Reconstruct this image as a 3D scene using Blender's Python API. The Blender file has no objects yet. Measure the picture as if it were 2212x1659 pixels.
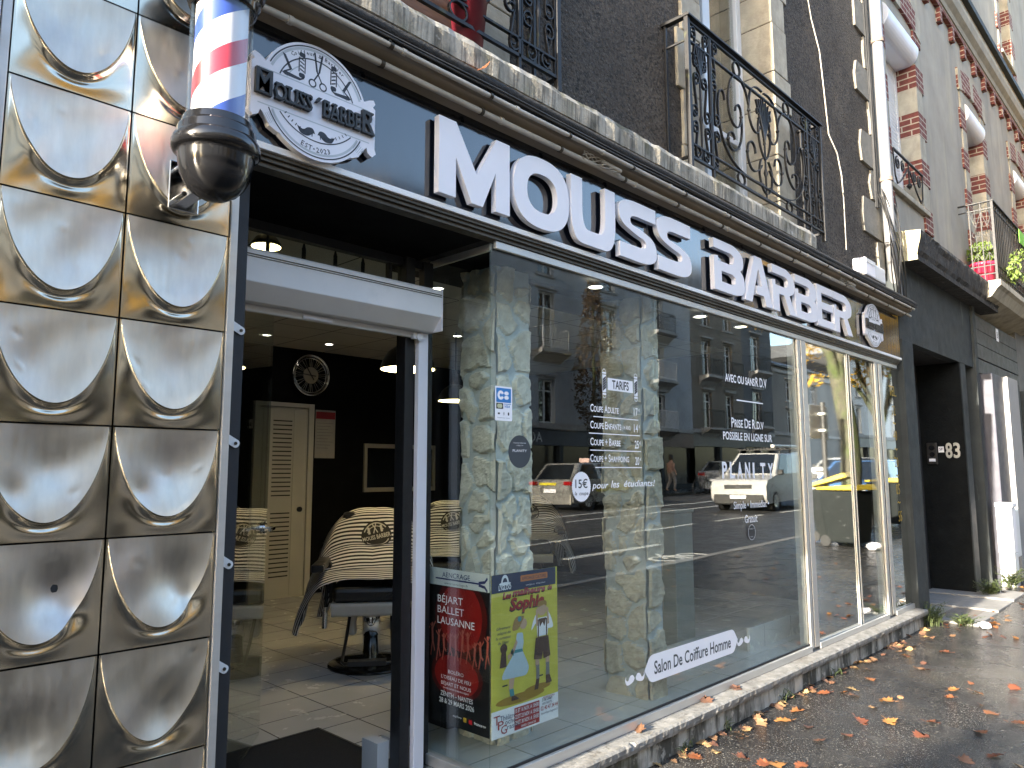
import bpy, bmesh, math, random
from mathutils import Vector, Matrix, noise
from mathutils.geometry import tessellate_polygon
rnd = random.Random(7)
R = math.radians
SC = bpy.context.scene
COL = SC.collection

# ------------------------------------------------------------------ camera
CAM = Vector((-1.0113, -2.25, 1.5))
FPX, CX, CY = 1591.51, 1106.0, 829.5            # focal length / centre for a 2212 x 1659 picture
_p, _y, _r = R(6.78775), R(45.83261), R(-0.11672)
FW = Vector((math.sin(_y)*math.cos(_p), math.cos(_y)*math.cos(_p), math.sin(_p)))
RT = Vector((math.cos(_y), -math.sin(_y), 0)); UP = RT.cross(FW)
RT, UP = math.cos(_r)*RT + math.sin(_r)*UP, -math.sin(_r)*RT + math.cos(_r)*UP
cam = bpy.data.cameras.new('camera'); cam.sensor_width = 36; cam.lens = FPX/2212*36
cam.clip_start = .02; cam.clip_end = 600
co = bpy.data.objects.new('camera', cam); COL.objects.link(co); SC.camera = co
m = Matrix((RT, UP, -FW)).transposed().to_4x4(); m.translation = CAM; co.matrix_world = m

# ------------------------------------------------------------------ light
SUN_EL, SUN_AZ = 17.0, .8                       # low sun almost along the street, from the left
w = bpy.data.worlds.new('World'); SC.world = w; w.use_nodes = True
nt = w.node_tree; sky = nt.nodes.new('ShaderNodeTexSky'); sky.sky_type = 'NISHITA'; sky.sun_disc = False
sky.sun_elevation = R(SUN_EL); sky.sun_rotation = R(-(90+SUN_AZ)); sky.air_density = 1.0; sky.dust_density = 1.6; sky.ozone_density = 1.0
nt.links.new(sky.outputs[0], nt.nodes['Background'].inputs[0]); nt.nodes['Background'].inputs[1].default_value = .15
sl = bpy.data.lights.new('sun', 'SUN'); sl.energy = 4.8; sl.angle = R(.53); sl.color = (1, .90, .75)
so = bpy.data.objects.new('sun', sl); COL.objects.link(so)
_d = Vector((-math.cos(R(SUN_EL))*math.cos(R(SUN_AZ)), -math.cos(R(SUN_EL))*math.sin(R(SUN_AZ)), math.sin(R(SUN_EL))))
so.rotation_euler = _d.to_track_quat('Z', 'Y').to_euler()
SC.view_settings.view_transform = 'Standard'; SC.view_settings.look = 'None'
SC.view_settings.exposure = 2.65; SC.view_settings.gamma = 1
SC.cycles.transparent_max_bounces = 24; SC.cycles.max_bounces = 10; SC.cycles.glossy_bounces = 5
SC.cycles.caustics_reflective = False; SC.cycles.caustics_refractive = False
SC.cycles.sample_clamp_indirect = 6

# ------------------------------------------------------------------ pixel -> place helpers
def ray(x, y): return FW + RT*((x-CX)/FPX) - UP*((y-CY)/FPX)
def P(x, y, ax, v):
    d = ray(x, y); i = 'XYZ'.index(ax); return CAM + d*((v-CAM[i])/d[i])

# ------------------------------------------------------------------ materials
MATS = {}
def mat(n, col, r=.5, m=0., var=.12, vs=4., bump=0., bs=60., rv=.08, lay=(), coat=0., spec=.5, emit=None, es=0., stretch=(1,1,1), bd=.01, sheen=0, objrand=0.):
    """procedural Principled material: tone variation, layered stains, rough variation, bump"""
    if n in MATS: return MATS[n]
    M = bpy.data.materials.new(n); M.use_nodes = True; t = M.node_tree; N = t.nodes; L = t.links
    b = N['Principled BSDF']; tc = N.new('ShaderNodeTexCoord')
    mp = N.new('ShaderNodeMapping'); mp.inputs[3].default_value = stretch; L.new(tc.outputs['Object'], mp.inputs[0])
    def nz(scale, det=5, src=None, rough=.6):
        k = N.new('ShaderNodeTexNoise'); k.inputs['Scale'].default_value = scale; k.inputs['Detail'].default_value = det
        k.inputs['Roughness'].default_value = rough
        L.new((src or mp).outputs[0], k.inputs[0]); return k.outputs[0]
    def ramp(fac, a, c):
        k = N.new('ShaderNodeMapRange'); k.inputs[1].default_value = a; k.inputs[2].default_value = c; L.new(fac, k.inputs[0]); return k.outputs[0]
    def mix(fac, A, B, bt='MIX'):
        k = N.new('ShaderNodeMix'); k.data_type = 'RGBA'; k.blend_type = bt
        if isinstance(fac, float): k.inputs[0].default_value = fac
        else: L.new(fac, k.inputs[0])
        for i, q in ((6, A), (7, B)):
            if isinstance(q, tuple): k.inputs[i].default_value = (*q, 1)
            else: L.new(q, k.inputs[i])
        return k.outputs[2]
    c = tuple(col)
    lo = tuple(x*(1-var) for x in c); hi = tuple(min(1, x*(1+var)) for x in c)
    out = mix(ramp(nz(vs), .3, .7), lo, hi)
    if objrand:
        oi = N.new('ShaderNodeObjectInfo'); hs = N.new('ShaderNodeHueSaturation'); L.new(out, hs.inputs['Color'])
        a = N.new('ShaderNodeMapRange'); a.inputs[3].default_value = 1-objrand; a.inputs[4].default_value = 1+objrand
        L.new(oi.outputs['Random'], a.inputs[0]); L.new(a.outputs[0], hs.inputs['Value'])
        a2 = N.new('ShaderNodeMapRange'); a2.inputs[3].default_value = .485; a2.inputs[4].default_value = .515
        L.new(oi.outputs['Random'], a2.inputs[0]); L.new(a2.outputs[0], hs.inputs['Hue']); out = hs.outputs[0]
    for (lc, sc, a, z, am) in lay:
        q = N.new('ShaderNodeMapping'); q.inputs[3].default_value = sc if isinstance(sc, tuple) else (sc,)*3
        q.inputs[1].default_value = (rnd.random()*9, rnd.random()*9, rnd.random()*9)
        L.new(tc.outputs['Object'], q.inputs[0])
        f = ramp(nz(1., 6, q), a, z)
        k = N.new('ShaderNodeMath'); k.operation = 'MULTIPLY'; L.new(f, k.inputs[0]); k.inputs[1].default_value = am
        out = mix(k.outputs[0], out, tuple(lc))
    L.new(out, b.inputs['Base Color'])
    b.inputs['Metallic'].default_value = m; b.inputs['Coat Weight'].default_value = coat; b.inputs['Coat Roughness'].default_value = .08
    b.inputs['Specular IOR Level'].default_value = spec; b.inputs['Sheen Weight'].default_value = sheen
    k = N.new('ShaderNodeMapRange'); k.inputs[1].default_value = .3; k.inputs[2].default_value = .7
    k.inputs[3].default_value = max(.02, r-rv); k.inputs[4].default_value = min(1, r+rv); L.new(nz(vs*2.3), k.inputs[0]); L.new(k.outputs[0], b.inputs['Roughness'])
    if bump:
        u = N.new('ShaderNodeBump'); u.inputs['Strength'].default_value = bump; u.inputs['Distance'].default_value = bd
        L.new(nz(bs, 6), u.inputs['Height']); L.new(u.outputs[0], b.inputs['Normal'])
    if emit: b.inputs['Emission Color'].default_value = (*emit, 1); b.inputs['Emission Strength'].default_value = es
    MATS[n] = M; return M

def nodes(M): return M.node_tree.nodes, M.node_tree.links, M.node_tree.nodes['Principled BSDF']
def glass(n, tint=(.93, .97, .96), boost=1.55, rough=.004, base=0., wob=0.):
    """sheet glass: transparent + fresnel reflection, the same on both faces of the sheet"""
    if n in MATS: return MATS[n]
    M = bpy.data.materials.new(n); M.use_nodes = True; N = M.node_tree.nodes; L = M.node_tree.links
    N.remove(N['Principled BSDF']); o = N['Material Output']
    g = N.new('ShaderNodeNewGeometry'); mr = N.new('ShaderNodeMapRange'); mr.inputs[3].default_value = 1.52; mr.inputs[4].default_value = 1/1.52
    L.new(g.outputs['Backfacing'], mr.inputs[0]); fr = N.new('ShaderNodeFresnel'); L.new(mr.outputs[0], fr.inputs[0])
    mu = N.new('ShaderNodeMath'); mu.operation = 'MULTIPLY_ADD'; mu.use_clamp = True; mu.inputs[1].default_value = boost; mu.inputs[2].default_value = base
    L.new(fr.outputs[0], mu.inputs[0])
    tr = N.new('ShaderNodeBsdfTransparent'); tr.inputs[0].default_value = (*tint, 1)
    gl = N.new('ShaderNodeBsdfGlossy'); gl.inputs[0].default_value = (1, 1, 1, 1); gl.inputs['Roughness'].default_value = rough
    if wob:
        tc = N.new('ShaderNodeTexCoord'); nz = N.new('ShaderNodeTexNoise'); nz.inputs['Scale'].default_value = 1.3; nz.inputs['Detail'].default_value = 1
        mp = N.new('ShaderNodeMapping'); mp.inputs[3].default_value = (1, 1, 6); L.new(tc.outputs['Object'], mp.inputs[0]); L.new(mp.outputs[0], nz.inputs[0])
        bu = N.new('ShaderNodeBump'); bu.inputs['Distance'].default_value = wob; bu.inputs['Strength'].default_value = 1
        L.new(nz.outputs[0], bu.inputs['Height']); L.new(bu.outputs[0], gl.inputs['Normal'])
    mx = N.new('ShaderNodeMixShader'); L.new(mu.outputs[0], mx.inputs[0]); L.new(tr.outputs[0], mx.inputs[1]); L.new(gl.outputs[0], mx.inputs[2])
    L.new(mx.outputs[0], o.inputs[0]); MATS[n] = M; return M

# ------------------------------------------------------------------ mesh builder
def to3(O, U, V, W): return Matrix((U, V, W)).transposed().to_4x4(), Vector(O)
EACH = set('window_surround post mullion mullion_gasket glazing_bead bottom_rail spiked_bar pipe_clip window_pane curtain shop_pier salon_wall moustache screw clamp bars brick_dentil corner_stone shop_pane upright glass_shelf boards bar far_pier collar cable_bundle louvre_slots button frame_bar spacer border arm_bracket sill cornice number_plate bumper edge_trim window_frame figures slabs seam lens groove rail_frame plank_fascia numerals stems scrollwork gold_figures'.split())
class MB:
    def __init__(s): s.v = []; s.f = []; s.mi = []; s.sm = []
    def islands(s):
        """the separate pieces of this mesh (pieces whose boxes touch count as one)"""
        par = list(range(len(s.v)))
        def fd(i):
            while par[i] != i: par[i] = par[par[i]]; i = par[i]
            return i
        for f in s.f:
            for i in f[1:]: par[fd(i)] = fd(f[0])
        g = {}
        for k, f in enumerate(s.f): g.setdefault(fd(f[0]), []).append(k)
        bx = [[fs, [min(s.v[i][a] for k in fs for i in s.f[k]) for a in range(3)], [max(s.v[i][a] for k in fs for i in s.f[k]) for a in range(3)]] for fs in g.values()]
        ch = True
        while ch:
            ch = False; out = []
            for b in bx:
                for o in out:
                    if all(b[1][a] <= o[2][a]+.004 and o[1][a] <= b[2][a]+.004 for a in range(3)):
                        o[0] = o[0]+b[0]; o[1] = [min(p, q) for p, q in zip(o[1], b[1])]; o[2] = [max(p, q) for p, q in zip(o[2], b[2])]; ch = True; break
                else: out.append(b)
            bx = out
        res = []
        for fs, _, _ in bx:
            m_ = MB(); mp = {}
            for k in fs:
                q = []
                for i in s.f[k]:
                    if i not in mp: mp[i] = len(m_.v); m_.v.append(s.v[i])
                    q.append(mp[i])
                m_.f.append(tuple(q)); m_.mi.append(s.mi[k]); m_.sm.append(s.sm[k])
            res.append(m_)
        return res
    def add(s, vs, fs, mi=0, sm=False):
        k = len(s.v); s.v += [tuple(v) for v in vs]
        for f in fs: s.f.append(tuple(i+k for i in f)); s.mi.append(mi); s.sm.append(sm)
        return s
    def box(s, x0, x1, y0, y1, z0, z1, mi=0):
        x0, x1 = min(x0, x1), max(x0, x1); y0, y1 = min(y0, y1), max(y0, y1); z0, z1 = min(z0, z1), max(z0, z1)
        return s.add([(x0,y0,z0),(x1,y0,z0),(x1,y1,z0),(x0,y1,z0),(x0,y0,z1),(x1,y0,z1),(x1,y1,z1),(x0,y1,z1)],
              [(0,3,2,1),(4,5,6,7),(0,1,5,4),(1,2,6,5),(2,3,7,6),(3,0,4,7)], mi)
    def obox(s, c, ux, uy, uz, sx, sy, sz, mi=0):          # box in any orientation: centre, axes, half sizes
        c = Vector(c); q = []
        for k in (-1, 1):
            for (i, j) in ((-1,-1),(1,-1),(1,1),(-1,1)): q.append(c + ux*(i*sx) + uy*(j*sy) + uz*(k*sz))
        return s.add(q, [(0,3,2,1),(4,5,6,7),(0,1,5,4),(1,2,6,5),(2,3,7,6),(3,0,4,7)], mi)
    def bar(s, a, b, w, t, mi=0, up=(0,0,1)):               # flat bar from a to b
        a, b = Vector(a), Vector(b); d = (b-a); L = d.length; d.normalize(); u = d.cross(Vector(up))
        if u.length < 1e-4: u = d.cross(Vector((0,1,0)))
        u.normalize(); n = u.cross(d); return s.obox((a+b)/2, d, u, n, L/2, w/2, t/2, mi)
    def tube(s, pts, r, n=8, closed=False, caps=True, mi=0):
        pts = [Vector(p) for p in pts]; N = len(pts); rr = r if isinstance(r, (list, tuple)) else [r]*N
        up = None; vs = []
        for i, p in enumerate(pts):
            a = pts[(i-1) % N] if (i or closed) else p; b = pts[(i+1) % N] if (i < N-1 or closed) else p
            t = (b-a)
            if t.length < 1e-9: t = Vector((0,0,1))
            t.normalize()
            if up is None:
                up = Vector((0,0,1)) if abs(t.z) < .9 else Vector((0,1,0))
            u = (up - t*up.dot(t))
            if u.length < 1e-6: u = t.orthogonal()
            u.normalize(); up = u; w = t.cross(u)
            for k in range(n):
                a_ = 2*math.pi*k/n; vs.append(p + (u*math.cos(a_) + w*math.sin(a_))*rr[i])
        fs = []
        for i in range(N if closed else N-1):
            for k in range(n): fs.append((i*n+k, i*n+(k+1) % n, ((i+1) % N)*n+(k+1) % n, ((i+1) % N)*n+k))
        s.add(vs, fs, mi, True)
        if caps and not closed: s.add(vs[:n], [tuple(range(n))[::-1]], mi); s.add(vs[-n:], [tuple(range(n))], mi)
        return s
    def strip(s, pts, w, t, nrm=(0,-1,0), mi=0):            # flat iron strip following a curve: w across nrm, t along the curve normal
        pts = [Vector(p) for p in pts]; n = Vector(nrm).normalized(); vs = []
        for i, p in enumerate(pts):
            d = (pts[min(i+1, len(pts)-1)] - pts[max(i-1, 0)]).normalized(); u = d.cross(n).normalized()
            for (a, b) in ((-1,-1),(1,-1),(1,1),(-1,1)): vs.append(p + u*(a*t/2) + n*(b*w/2))
        fs = [(0,1,2,3)]
        for i in range(len(pts)-1):
            for k in range(4): fs.append((i*4+k, (i+1)*4+k, (i+1)*4+(k+1) % 4, i*4+(k+1) % 4))
        q = (len(pts)-1)*4; fs.append((q+3, q+2, q+1, q)); return s.add(vs, fs, mi)
    def lathe(s, prof, c=(0,0,0), n=32, mi=0, sm=True, ax=None):
        c = Vector(c); vs = []; fs = []
        A = ax or (Vector((1,0,0)), Vector((0,1,0)), Vector((0,0,1)))
        for (r, z) in prof:
            for k in range(n):
                a = 2*math.pi*k/n; vs.append(c + A[0]*(r*math.cos(a)) + A[1]*(r*math.sin(a)) + A[2]*z)
        for i in range(len(prof)-1):
            for k in range(n): fs.append((i*n+k, i*n+(k+1) % n, (i+1)*n+(k+1) % n, (i+1)*n+k))
        return s.add(vs, fs, mi, sm)
    def prof(s, pts, x0, x1, mi=0, axis='X', sm=False):     # closed (y,z) profile swept along X (or (x,z) along Y)
        n = len(pts); mk = (lambda a, q: (a, q[0], q[1])) if axis == 'X' else ((lambda a, q: (q[0], a, q[1])) if axis == 'Y' else (lambda a, q: (q[0], q[1], a)))
        vs = [mk(x0, q) for q in pts] + [mk(x1, q) for q in pts]
        s.add(vs, [(k, (k+1) % n, n+(k+1) % n, n+k) for k in range(n)], mi, sm)
        tri = tessellate_polygon([[Vector((q[0], q[1], 0)) for q in pts]])
        return s.add(vs, [tuple(t) for t in tri] + [tuple(n+i for i in t[::-1]) for t in tri], mi)
    def poly(s, pts, mi=0): return s.add(pts, [tuple(range(len(pts)))], mi)
    def sphere(s, c, r, n=12, mi=0, sq=(1,1,1)):
        c = Vector(c); vs = []; m_ = n//2
        for i in range(m_+1):
            th = math.pi*i/m_
            for k in range(n):
                a = 2*math.pi*k/n; vs.append(c + Vector((r*sq[0]*math.sin(th)*math.cos(a), r*sq[1]*math.sin(th)*math.sin(a), r*sq[2]*math.cos(th))))
        return s.add(vs, [(i*n+k, (i+1)*n+k, (i+1)*n+(k+1) % n, i*n+(k+1) % n) for i in range(m_) for k in range(n)], mi, True)
    def mesh(s, data, O, U, V, W=None, mi=0, sm=False):     # put a flat (verts, faces) shape on a plane
        W = W or Vector(U).cross(Vector(V)); O, U, V, W = Vector(O), Vector(U), Vector(V), Vector(W)
        return s.add([O + U*p[0] + V*p[1] + W*p[2] for p in data[0]], data[1], mi, sm)
    def build(s, name, mats, parent=None, bevel=0, merge=False, autosm=None):
        if name in EACH and parent is not None:
            q = s.islands()
            if len(q) > 1: return [m_._build(name, mats, parent, bevel, merge) for m_ in q[:100]][0]
        return s._build(name, mats, parent, bevel, merge)
    def _build(s, name, mats, parent=None, bevel=0, merge=False):
        me = bpy.data.meshes.new(name); me.from_pydata(s.v, [], s.f)
        for q in (mats if isinstance(mats, (list, tuple)) else [mats]): me.materials.append(q)
        me.polygons.foreach_set('material_index', s.mi); me.polygons.foreach_set('use_smooth', s.sm)
        bm = bmesh.new(); bm.from_mesh(me)
        if merge: bmesh.ops.remove_doubles(bm, verts=bm.verts, dist=1e-5)
        bmesh.ops.recalc_face_normals(bm, faces=bm.faces); bm.to_mesh(me); bm.free(); me.update()
        o = bpy.data.objects.new(name, me); COL.objects.link(o)
        if parent: o.parent = parent; o.matrix_parent_inverse = parent.matrix_basis.inverted()
        if bevel:
            b = o.modifiers.new('edge', 'BEVEL'); b.width = bevel; b.segments = 2; b.limit_method = 'ANGLE'; b.angle_limit = R(40)
        return o
def tag(o, label, cat, group=None, kind=None):
    if label: o['label'] = label
    if cat: o['category'] = cat
    if group: o['group'] = group
    if kind: o['kind'] = kind
    return o
def thing(name, label, cat, loc=(0,0,0), group=None, rz=0):
    o = bpy.data.objects.new(name, None); COL.objects.link(o); o.location = loc; o.rotation_euler = (0,0,rz)
    o.empty_display_size = .1
    o.matrix_basis = Matrix.Translation(Vector(loc)) @ Matrix.Rotation(rz, 4, 'Z')
    return tag(o, label, cat, group)
def local(o, parent):                                        # child whose mesh is in the parent's own space
    o.parent = parent; o.matrix_parent_inverse = Matrix.Identity(4); return o
def parts(M, n, mt, par, bevel=0):
    q = M.islands() if n in EACH else [M]
    return [local(k._build(n, mt, None, bevel), par) for k in q][0]
def copytree(r, loc, rz=0, scale=1, label=None):
    n = r.copy(); COL.objects.link(n)
    n.matrix_basis = Matrix.Translation(Vector(loc)) @ Matrix.Rotation(rz, 4, 'Z') @ Matrix.Scale(scale, 4)
    if label: n['label'] = label
    def rec(a, b):
        for ch in a.children:
            c = ch.copy(); COL.objects.link(c); c.parent = b; rec(ch, c)
    rec(r, n); return n

# ------------------------------------------------------------------ flat shapes and lettering
def shape(polys, depth=0.):
    """filled outline(s) with holes -> (verts, faces), depth along +z"""
    cu = bpy.data.curves.new('s', 'CURVE'); cu.dimensions = '2D'; cu.fill_mode = 'BOTH' if depth else 'FRONT'; cu.extrude = depth/2
    for pl in polys:
        sp = cu.splines.new('POLY'); sp.points.add(len(pl)-1); sp.use_cyclic_u = True
        for i, q in enumerate(pl): sp.points[i].co = (q[0], q[1], 0, 1)
    return _cv(cu, depth/2)
def _cv(cu, dz=0.):
    o = bpy.data.objects.new('s', cu); me = bpy.data.meshes.new_from_object(o)
    d = ([Vector((v.co.x, v.co.y, v.co.z+dz)) for v in me.vertices], [tuple(p.vertices) for p in me.polygons])
    bpy.data.objects.remove(o); bpy.data.curves.remove(cu); bpy.data.meshes.remove(me); return d
CAPH = {}
def text(s, h, w=None, bold=0., depth=0., shear=0., align='L', res=3, space=1.):
    """lettering with capital height h, squeezed to width w; origin on the base line"""
    def mk(t, b, dp):
        cu = bpy.data.curves.new('t', 'FONT'); cu.body = t; cu.size = 1; cu.fill_mode = 'BOTH' if dp else 'FRONT'; cu.offset = b; cu.extrude = dp
        cu.resolution_u = res; cu.shear = shear; cu.space_character = space; return _cv(cu, dp)
    if 'H' not in CAPH: CAPH['H'] = max(v.y for v in mk('H', 0, 0)[0])
    k = h/CAPH['H']; vs, fs = mk(s, bold, depth/2/k)
    if not vs: return ([], [])
    x0 = min(v.x for v in vs); x1 = max(v.x for v in vs); kx = (w/(x1-x0)) if w else k
    off = {'L': 0, 'C': (x1-x0)/2, 'R': (x1-x0)}[align]
    return ([Vector(((v.x-x0-off)*kx, v.y*k, v.z*k)) for v in vs], fs)
def circ(cx, cy, r, n=40, ry=None, a0=0, a1=360): return [(cx+r*math.cos(R(a0+(a1-a0)*i/n)), cy+(ry or r)*math.sin(R(a0+(a1-a0)*i/n))) for i in range(n + (0 if a1-a0 == 360 else 1))]
def arcband(cx, cy, r, t, a0, a1, n=40):
    return [(cx+(r+t/2)*math.cos(R(a0+(a1-a0)*i/n)), cy+(r+t/2)*math.sin(R(a0+(a1-a0)*i/n))) for i in range(n+1)] + \
           [(cx+(r-t/2)*math.cos(R(a1+(a0-a1)*i/n)), cy+(r-t/2)*math.sin(R(a1+(a0-a1)*i/n))) for i in range(n+1)]
def rrect(x0, y0, x1, y1, r, n=6):
    o = []
    for (cx, cy, a) in ((x1-r, y0+r, -90), (x1-r, y1-r, 0), (x0+r, y1-r, 90), (x0+r, y0+r, 180)):
        o += [(cx+r*math.cos(R(a+90*i/n)), cy+r*math.sin(R(a+90*i/n))) for i in range(n+1)]
    return o
def line2(pts, w):                                            # poly line -> filled outline
    L = []; Rr = []
    for i, p in enumerate(pts):
        a = Vector(pts[max(i-1, 0)]); b = Vector(pts[min(i+1, len(pts)-1)]); d = (b-a).normalized(); n = Vector((-d.y, d.x))*w/2
        L.append((p[0]+n.x, p[1]+n.y)); Rr.append((p[0]-n.x, p[1]-n.y))
    return L + Rr[::-1]
X3, Y3, Z3 = Vector((1,0,0)), Vector((0,1,0)), Vector((0,0,1))
FRONT = (X3, Z3, -Y3)                                        # u, v, outward for a wall that faces the street
SIDE = (-Y3, Z3, -X3)                                        # for a wall that faces left (-X)
# ------------------------------------------------------------------ common materials
m_rough = mat('roughcast', (.115,.092,.070), .92, var=.3, vs=5, bump=1., bs=48, bd=.06, lay=[((.028,.024,.021), 52, .50, .60, .9), ((.24,.21,.18), 60, .58, .68, .8), ((.045,.04,.036), (1.2,1.2,.5), .45, .7, .5)])
m_stone = mat('pale_stone', (.40,.36,.28), .85, var=.2, vs=7, bump=.6, bs=40, bd=.008, lay=[((.12,.11,.09), (4,4,1.5), .5, .75, .8)])
m_ledge = mat('weathered_concrete', (.36,.33,.27), .85, var=.25, vs=6, bump=.7, bs=55, bd=.006, lay=[((.10,.09,.075), (60,60,1.0), .48, .62, .8), ((.035,.033,.022), (7,7,3), .50, .68, .9), ((.10,.10,.03), (4,4,2.5), .55, .72, .7), ((.6,.58,.54), (9,9,12), .64, .74, .7)])
m_ledgetop = mat('lichen_ledge_top', (.27,.26,.235), .85, var=.3, vs=8, bump=.6, bs=40, bd=.006, lay=[((.06,.06,.03), 9, .48, .62, .85), ((.55,.53,.49), 14, .60, .7, .6)])
m_alu = mat('brushed_aluminium', (.56,.55,.52), .38, .5, var=.06, vs=20, stretch=(.2,1,1))
m_alud = mat('dull_brown_aluminium', (.075,.062,.045), .4, .6, var=.2, vs=14)
m_white = mat('white_lacquer', (.80,.79,.83), .42, var=.02, vs=5, lay=[((.55,.52,.5), (3,3,1.5), .62, .85, .35)])
m_whitepl = mat('white_metal', (.84,.83,.81), .4, var=.03, vs=6, lay=[((.5,.5,.48), 5, .58, .8, .35)])
m_black = mat('black_paint', (.012,.012,.013), .4, var=.3, vs=20, bump=.15, bs=60, bd=.003)
m_blackm = mat('black_matt', (.014,.014,.015), .8)
m_panel = mat('black_gloss_panel', (.006,.008,.014), .11, var=.3, vs=3, spec=.6, coat=.6, rv=.05, bump=.02, bs=16, bd=.003, stretch=(5,1,.35), lay=[((.10,.09,.08), (60,60,1.2), .66, .8, .25)])
m_panel.node_tree.nodes['Principled BSDF'].inputs['Coat IOR'].default_value = 1.7; m_panel.node_tree.nodes['Principled BSDF'].inputs['Coat Roughness'].default_value = .09
m_iron = mat('black_iron', (.010,.010,.011), .5, spec=.3, var=.3, vs=60, bump=.3, bs=120, bd=.002, lay=[((.11,.12,.05), 9, .62, .75, .5)])
m_pipe = mat('grimy_white_pipe', (.52,.48,.41), .5, var=.15, vs=9, lay=[((.22,.18,.12), (3,9,9), .5, .75, .7)])
m_beige = mat('beige_board', (.27,.22,.16), .7, var=.15, vs=3, bump=.2, bs=20)
m_bitumen = mat('black_bitumen', (.02,.019,.018), .85, var=.3, vs=20, bump=.8, bs=45, bd=.01)
m_pvc = mat('white_pvc', (.72,.72,.72), .35, var=.03)
m_rubber = mat('black_rubber', (.015,.015,.015), .65)
m_cable = mat('grey_cable', (.06,.055,.05), .6)
m_steel = mat('polished_steel', (.57,.52,.42), .175, 1., var=.06, vs=3, rv=.05, bump=.03, bs=5, bd=.004)
m_shield = mat('brushed_steel', (.60,.55,.46), .41, 1., var=.09, vs=5, rv=.06, bump=.01, bs=3, bd=.003, stretch=(6,6,1), lay=[((.42,.37,.37), 3, .45, .7, .6)])
m_chrome = mat('chrome', (.75,.75,.75), .07, 1., var=.02)
m_glass = glass('shop_glass', wob=.00022, boost=1.2)
m_doorglass = glass('door_glass', tint=(.86,.9,.87), boost=1.3)
m_win = glass('house_glass', tint=(.5,.55,.55), boost=2.2, wob=.002)
m_dark = mat('dark_room', (.012,.012,.012), .9)

GZ = lambda x: .04 + max(0, x-6.6)*.022                       # pavement height at the foot of the houses

# ------------------------------------------------------------------ cladding pillar of embossed steel panels
T = .30987; TZ = 2.249
pil = thing('steel_clad_pillar', 'shop pillar clad in embossed steel panels, left of the open door', 'pillar', (-.31, 0, .04))
MB().box(-.66, .0, .022, .40, .03, 3.2).build('backing', m_blackm, pil)
fr = MB().box(.001, .026, -.012, .05, .04, 3.2).box(-.645, -.622, -.012, .05, .04, 3.2)
fr.build('edge_trim', m_alu, pil, bevel=.002)
def steel_tile(x0, z1, seed, dents):
    rs = random.Random(seed); ph = [(rs.uniform(2, 7), rs.uniform(2, 7), rs.uniform(0, 6)) for _ in range(5)]
    w_ = T-.005; B = .83 + rs.uniform(-.01, .01); H = .025; NU, N1, N2 = 44, 26, 22
    def wob(u, v):
        e = (1-abs(u)**6)*min(1, v*8)*min(1, (1-v)*8)
        return e*sum(.00055*math.sin(a*u*1.1+b*v*2+c) for a, b, c in ph)
    def dent(u, v):
        return sum(-d*math.exp(-((u-a)**2/(2*s*s) + (v-b)**2/(2*(s*.6)**2))) for a, b, d, s in dents)
    M = MB()
    us = [.965*math.sin(R(-90+180*i/NU)) for i in range(NU+1)]
    def pos(u, v, h): return (x0 + w_*(u+1)/2, -(h + wob(u, v) + dent(u, v))-.004, z1 - v*w_)
    def vb(u): return B*max(0, 1-(u/.965)**2)**.62
    def lip(u): k = vb(u)/B; return H*(k**1.1)
    a = []; b = []
    for u in us:
        q = vb(u); l = lip(u)
        for j in range(N1+1):
            s = j/N1; v = q*s; dish = -.007*math.sin(math.pi*s)*k if (k := 1-(u/.965)**2) > 0 else 0
            a.append(pos(u, v, l*(s**1.15) + dish*.9))
    for u in [-1.] + us + [1.]:
        uu = max(-.965, min(.965, u)); q = vb(uu) if abs(u) < 1 else 0; l = lip(uu) if abs(u) < 1 else 0
        for j in range(N2+1):
            s = j/N2; v = q + (1-q)*s
            bowl = -.009*math.exp(-((s-.30)/.20)**2)*(l/H)**5
            b.append(pos(u, v, l*((.62 if 0 < j else 1)*(1-s)**1.7) + bowl))
    n1 = N1+1; n2 = N2+1
    M.add(a, [(i*n1+j, (i+1)*n1+j, (i+1)*n1+j+1, i*n1+j+1) for i in range(NU) for j in range(N1)], 0, True)
    M.add(b, [(i*n2+j, (i+1)*n2+j, (i+1)*n2+j+1, i*n2+j+1) for i in range(NU+2) for j in range(N2)], 1, True)
    e = .012; X1, Z0 = x0+w_, z1-w_; y = -.004                 # folded edges
    for (p, q) in (((x0, z1), (X1, z1)), ((X1, z1), (X1, Z0)), ((X1, Z0), (x0, Z0)), ((x0, Z0), (x0, z1))):
        M.add([(p[0], y, p[1]), (q[0], y, q[1]), (q[0], e, q[1]), (p[0], e, p[1])], [(0,1,2,3)], 1)
    o = M.build('embossed_panel', [m_shield, m_steel], pil)
    return o
for k in range(10):
    for c in range(2):
        rs = random.Random(k*2+c); dd = [(rs.uniform(-.6,.6), rs.uniform(.15,.6), .004, .25), (rs.uniform(-.7,.7), rs.uniform(.1,.7), -.0025, .03), (rs.uniform(-.7,.7), rs.uniform(.1,.7), .0025, .04)]
        if k == 6: dd += [(.30, .42, .030, .30), (.55, .62, .014, .16), (-.4, .3, -.010, .3)]
        if k == 7: dd += [((-.2,.3)[c], .62, .026, .34), (.2, .25, -.010, .3)]
        if k == 5: dd += [(.1, .35, .016, .34), (-.5, .6, .010, .15)]
        steel_tile(-T*(2-c)+.0025, TZ + T*(3-k) - .0025, k*7+c*3+1, dd)

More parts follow.
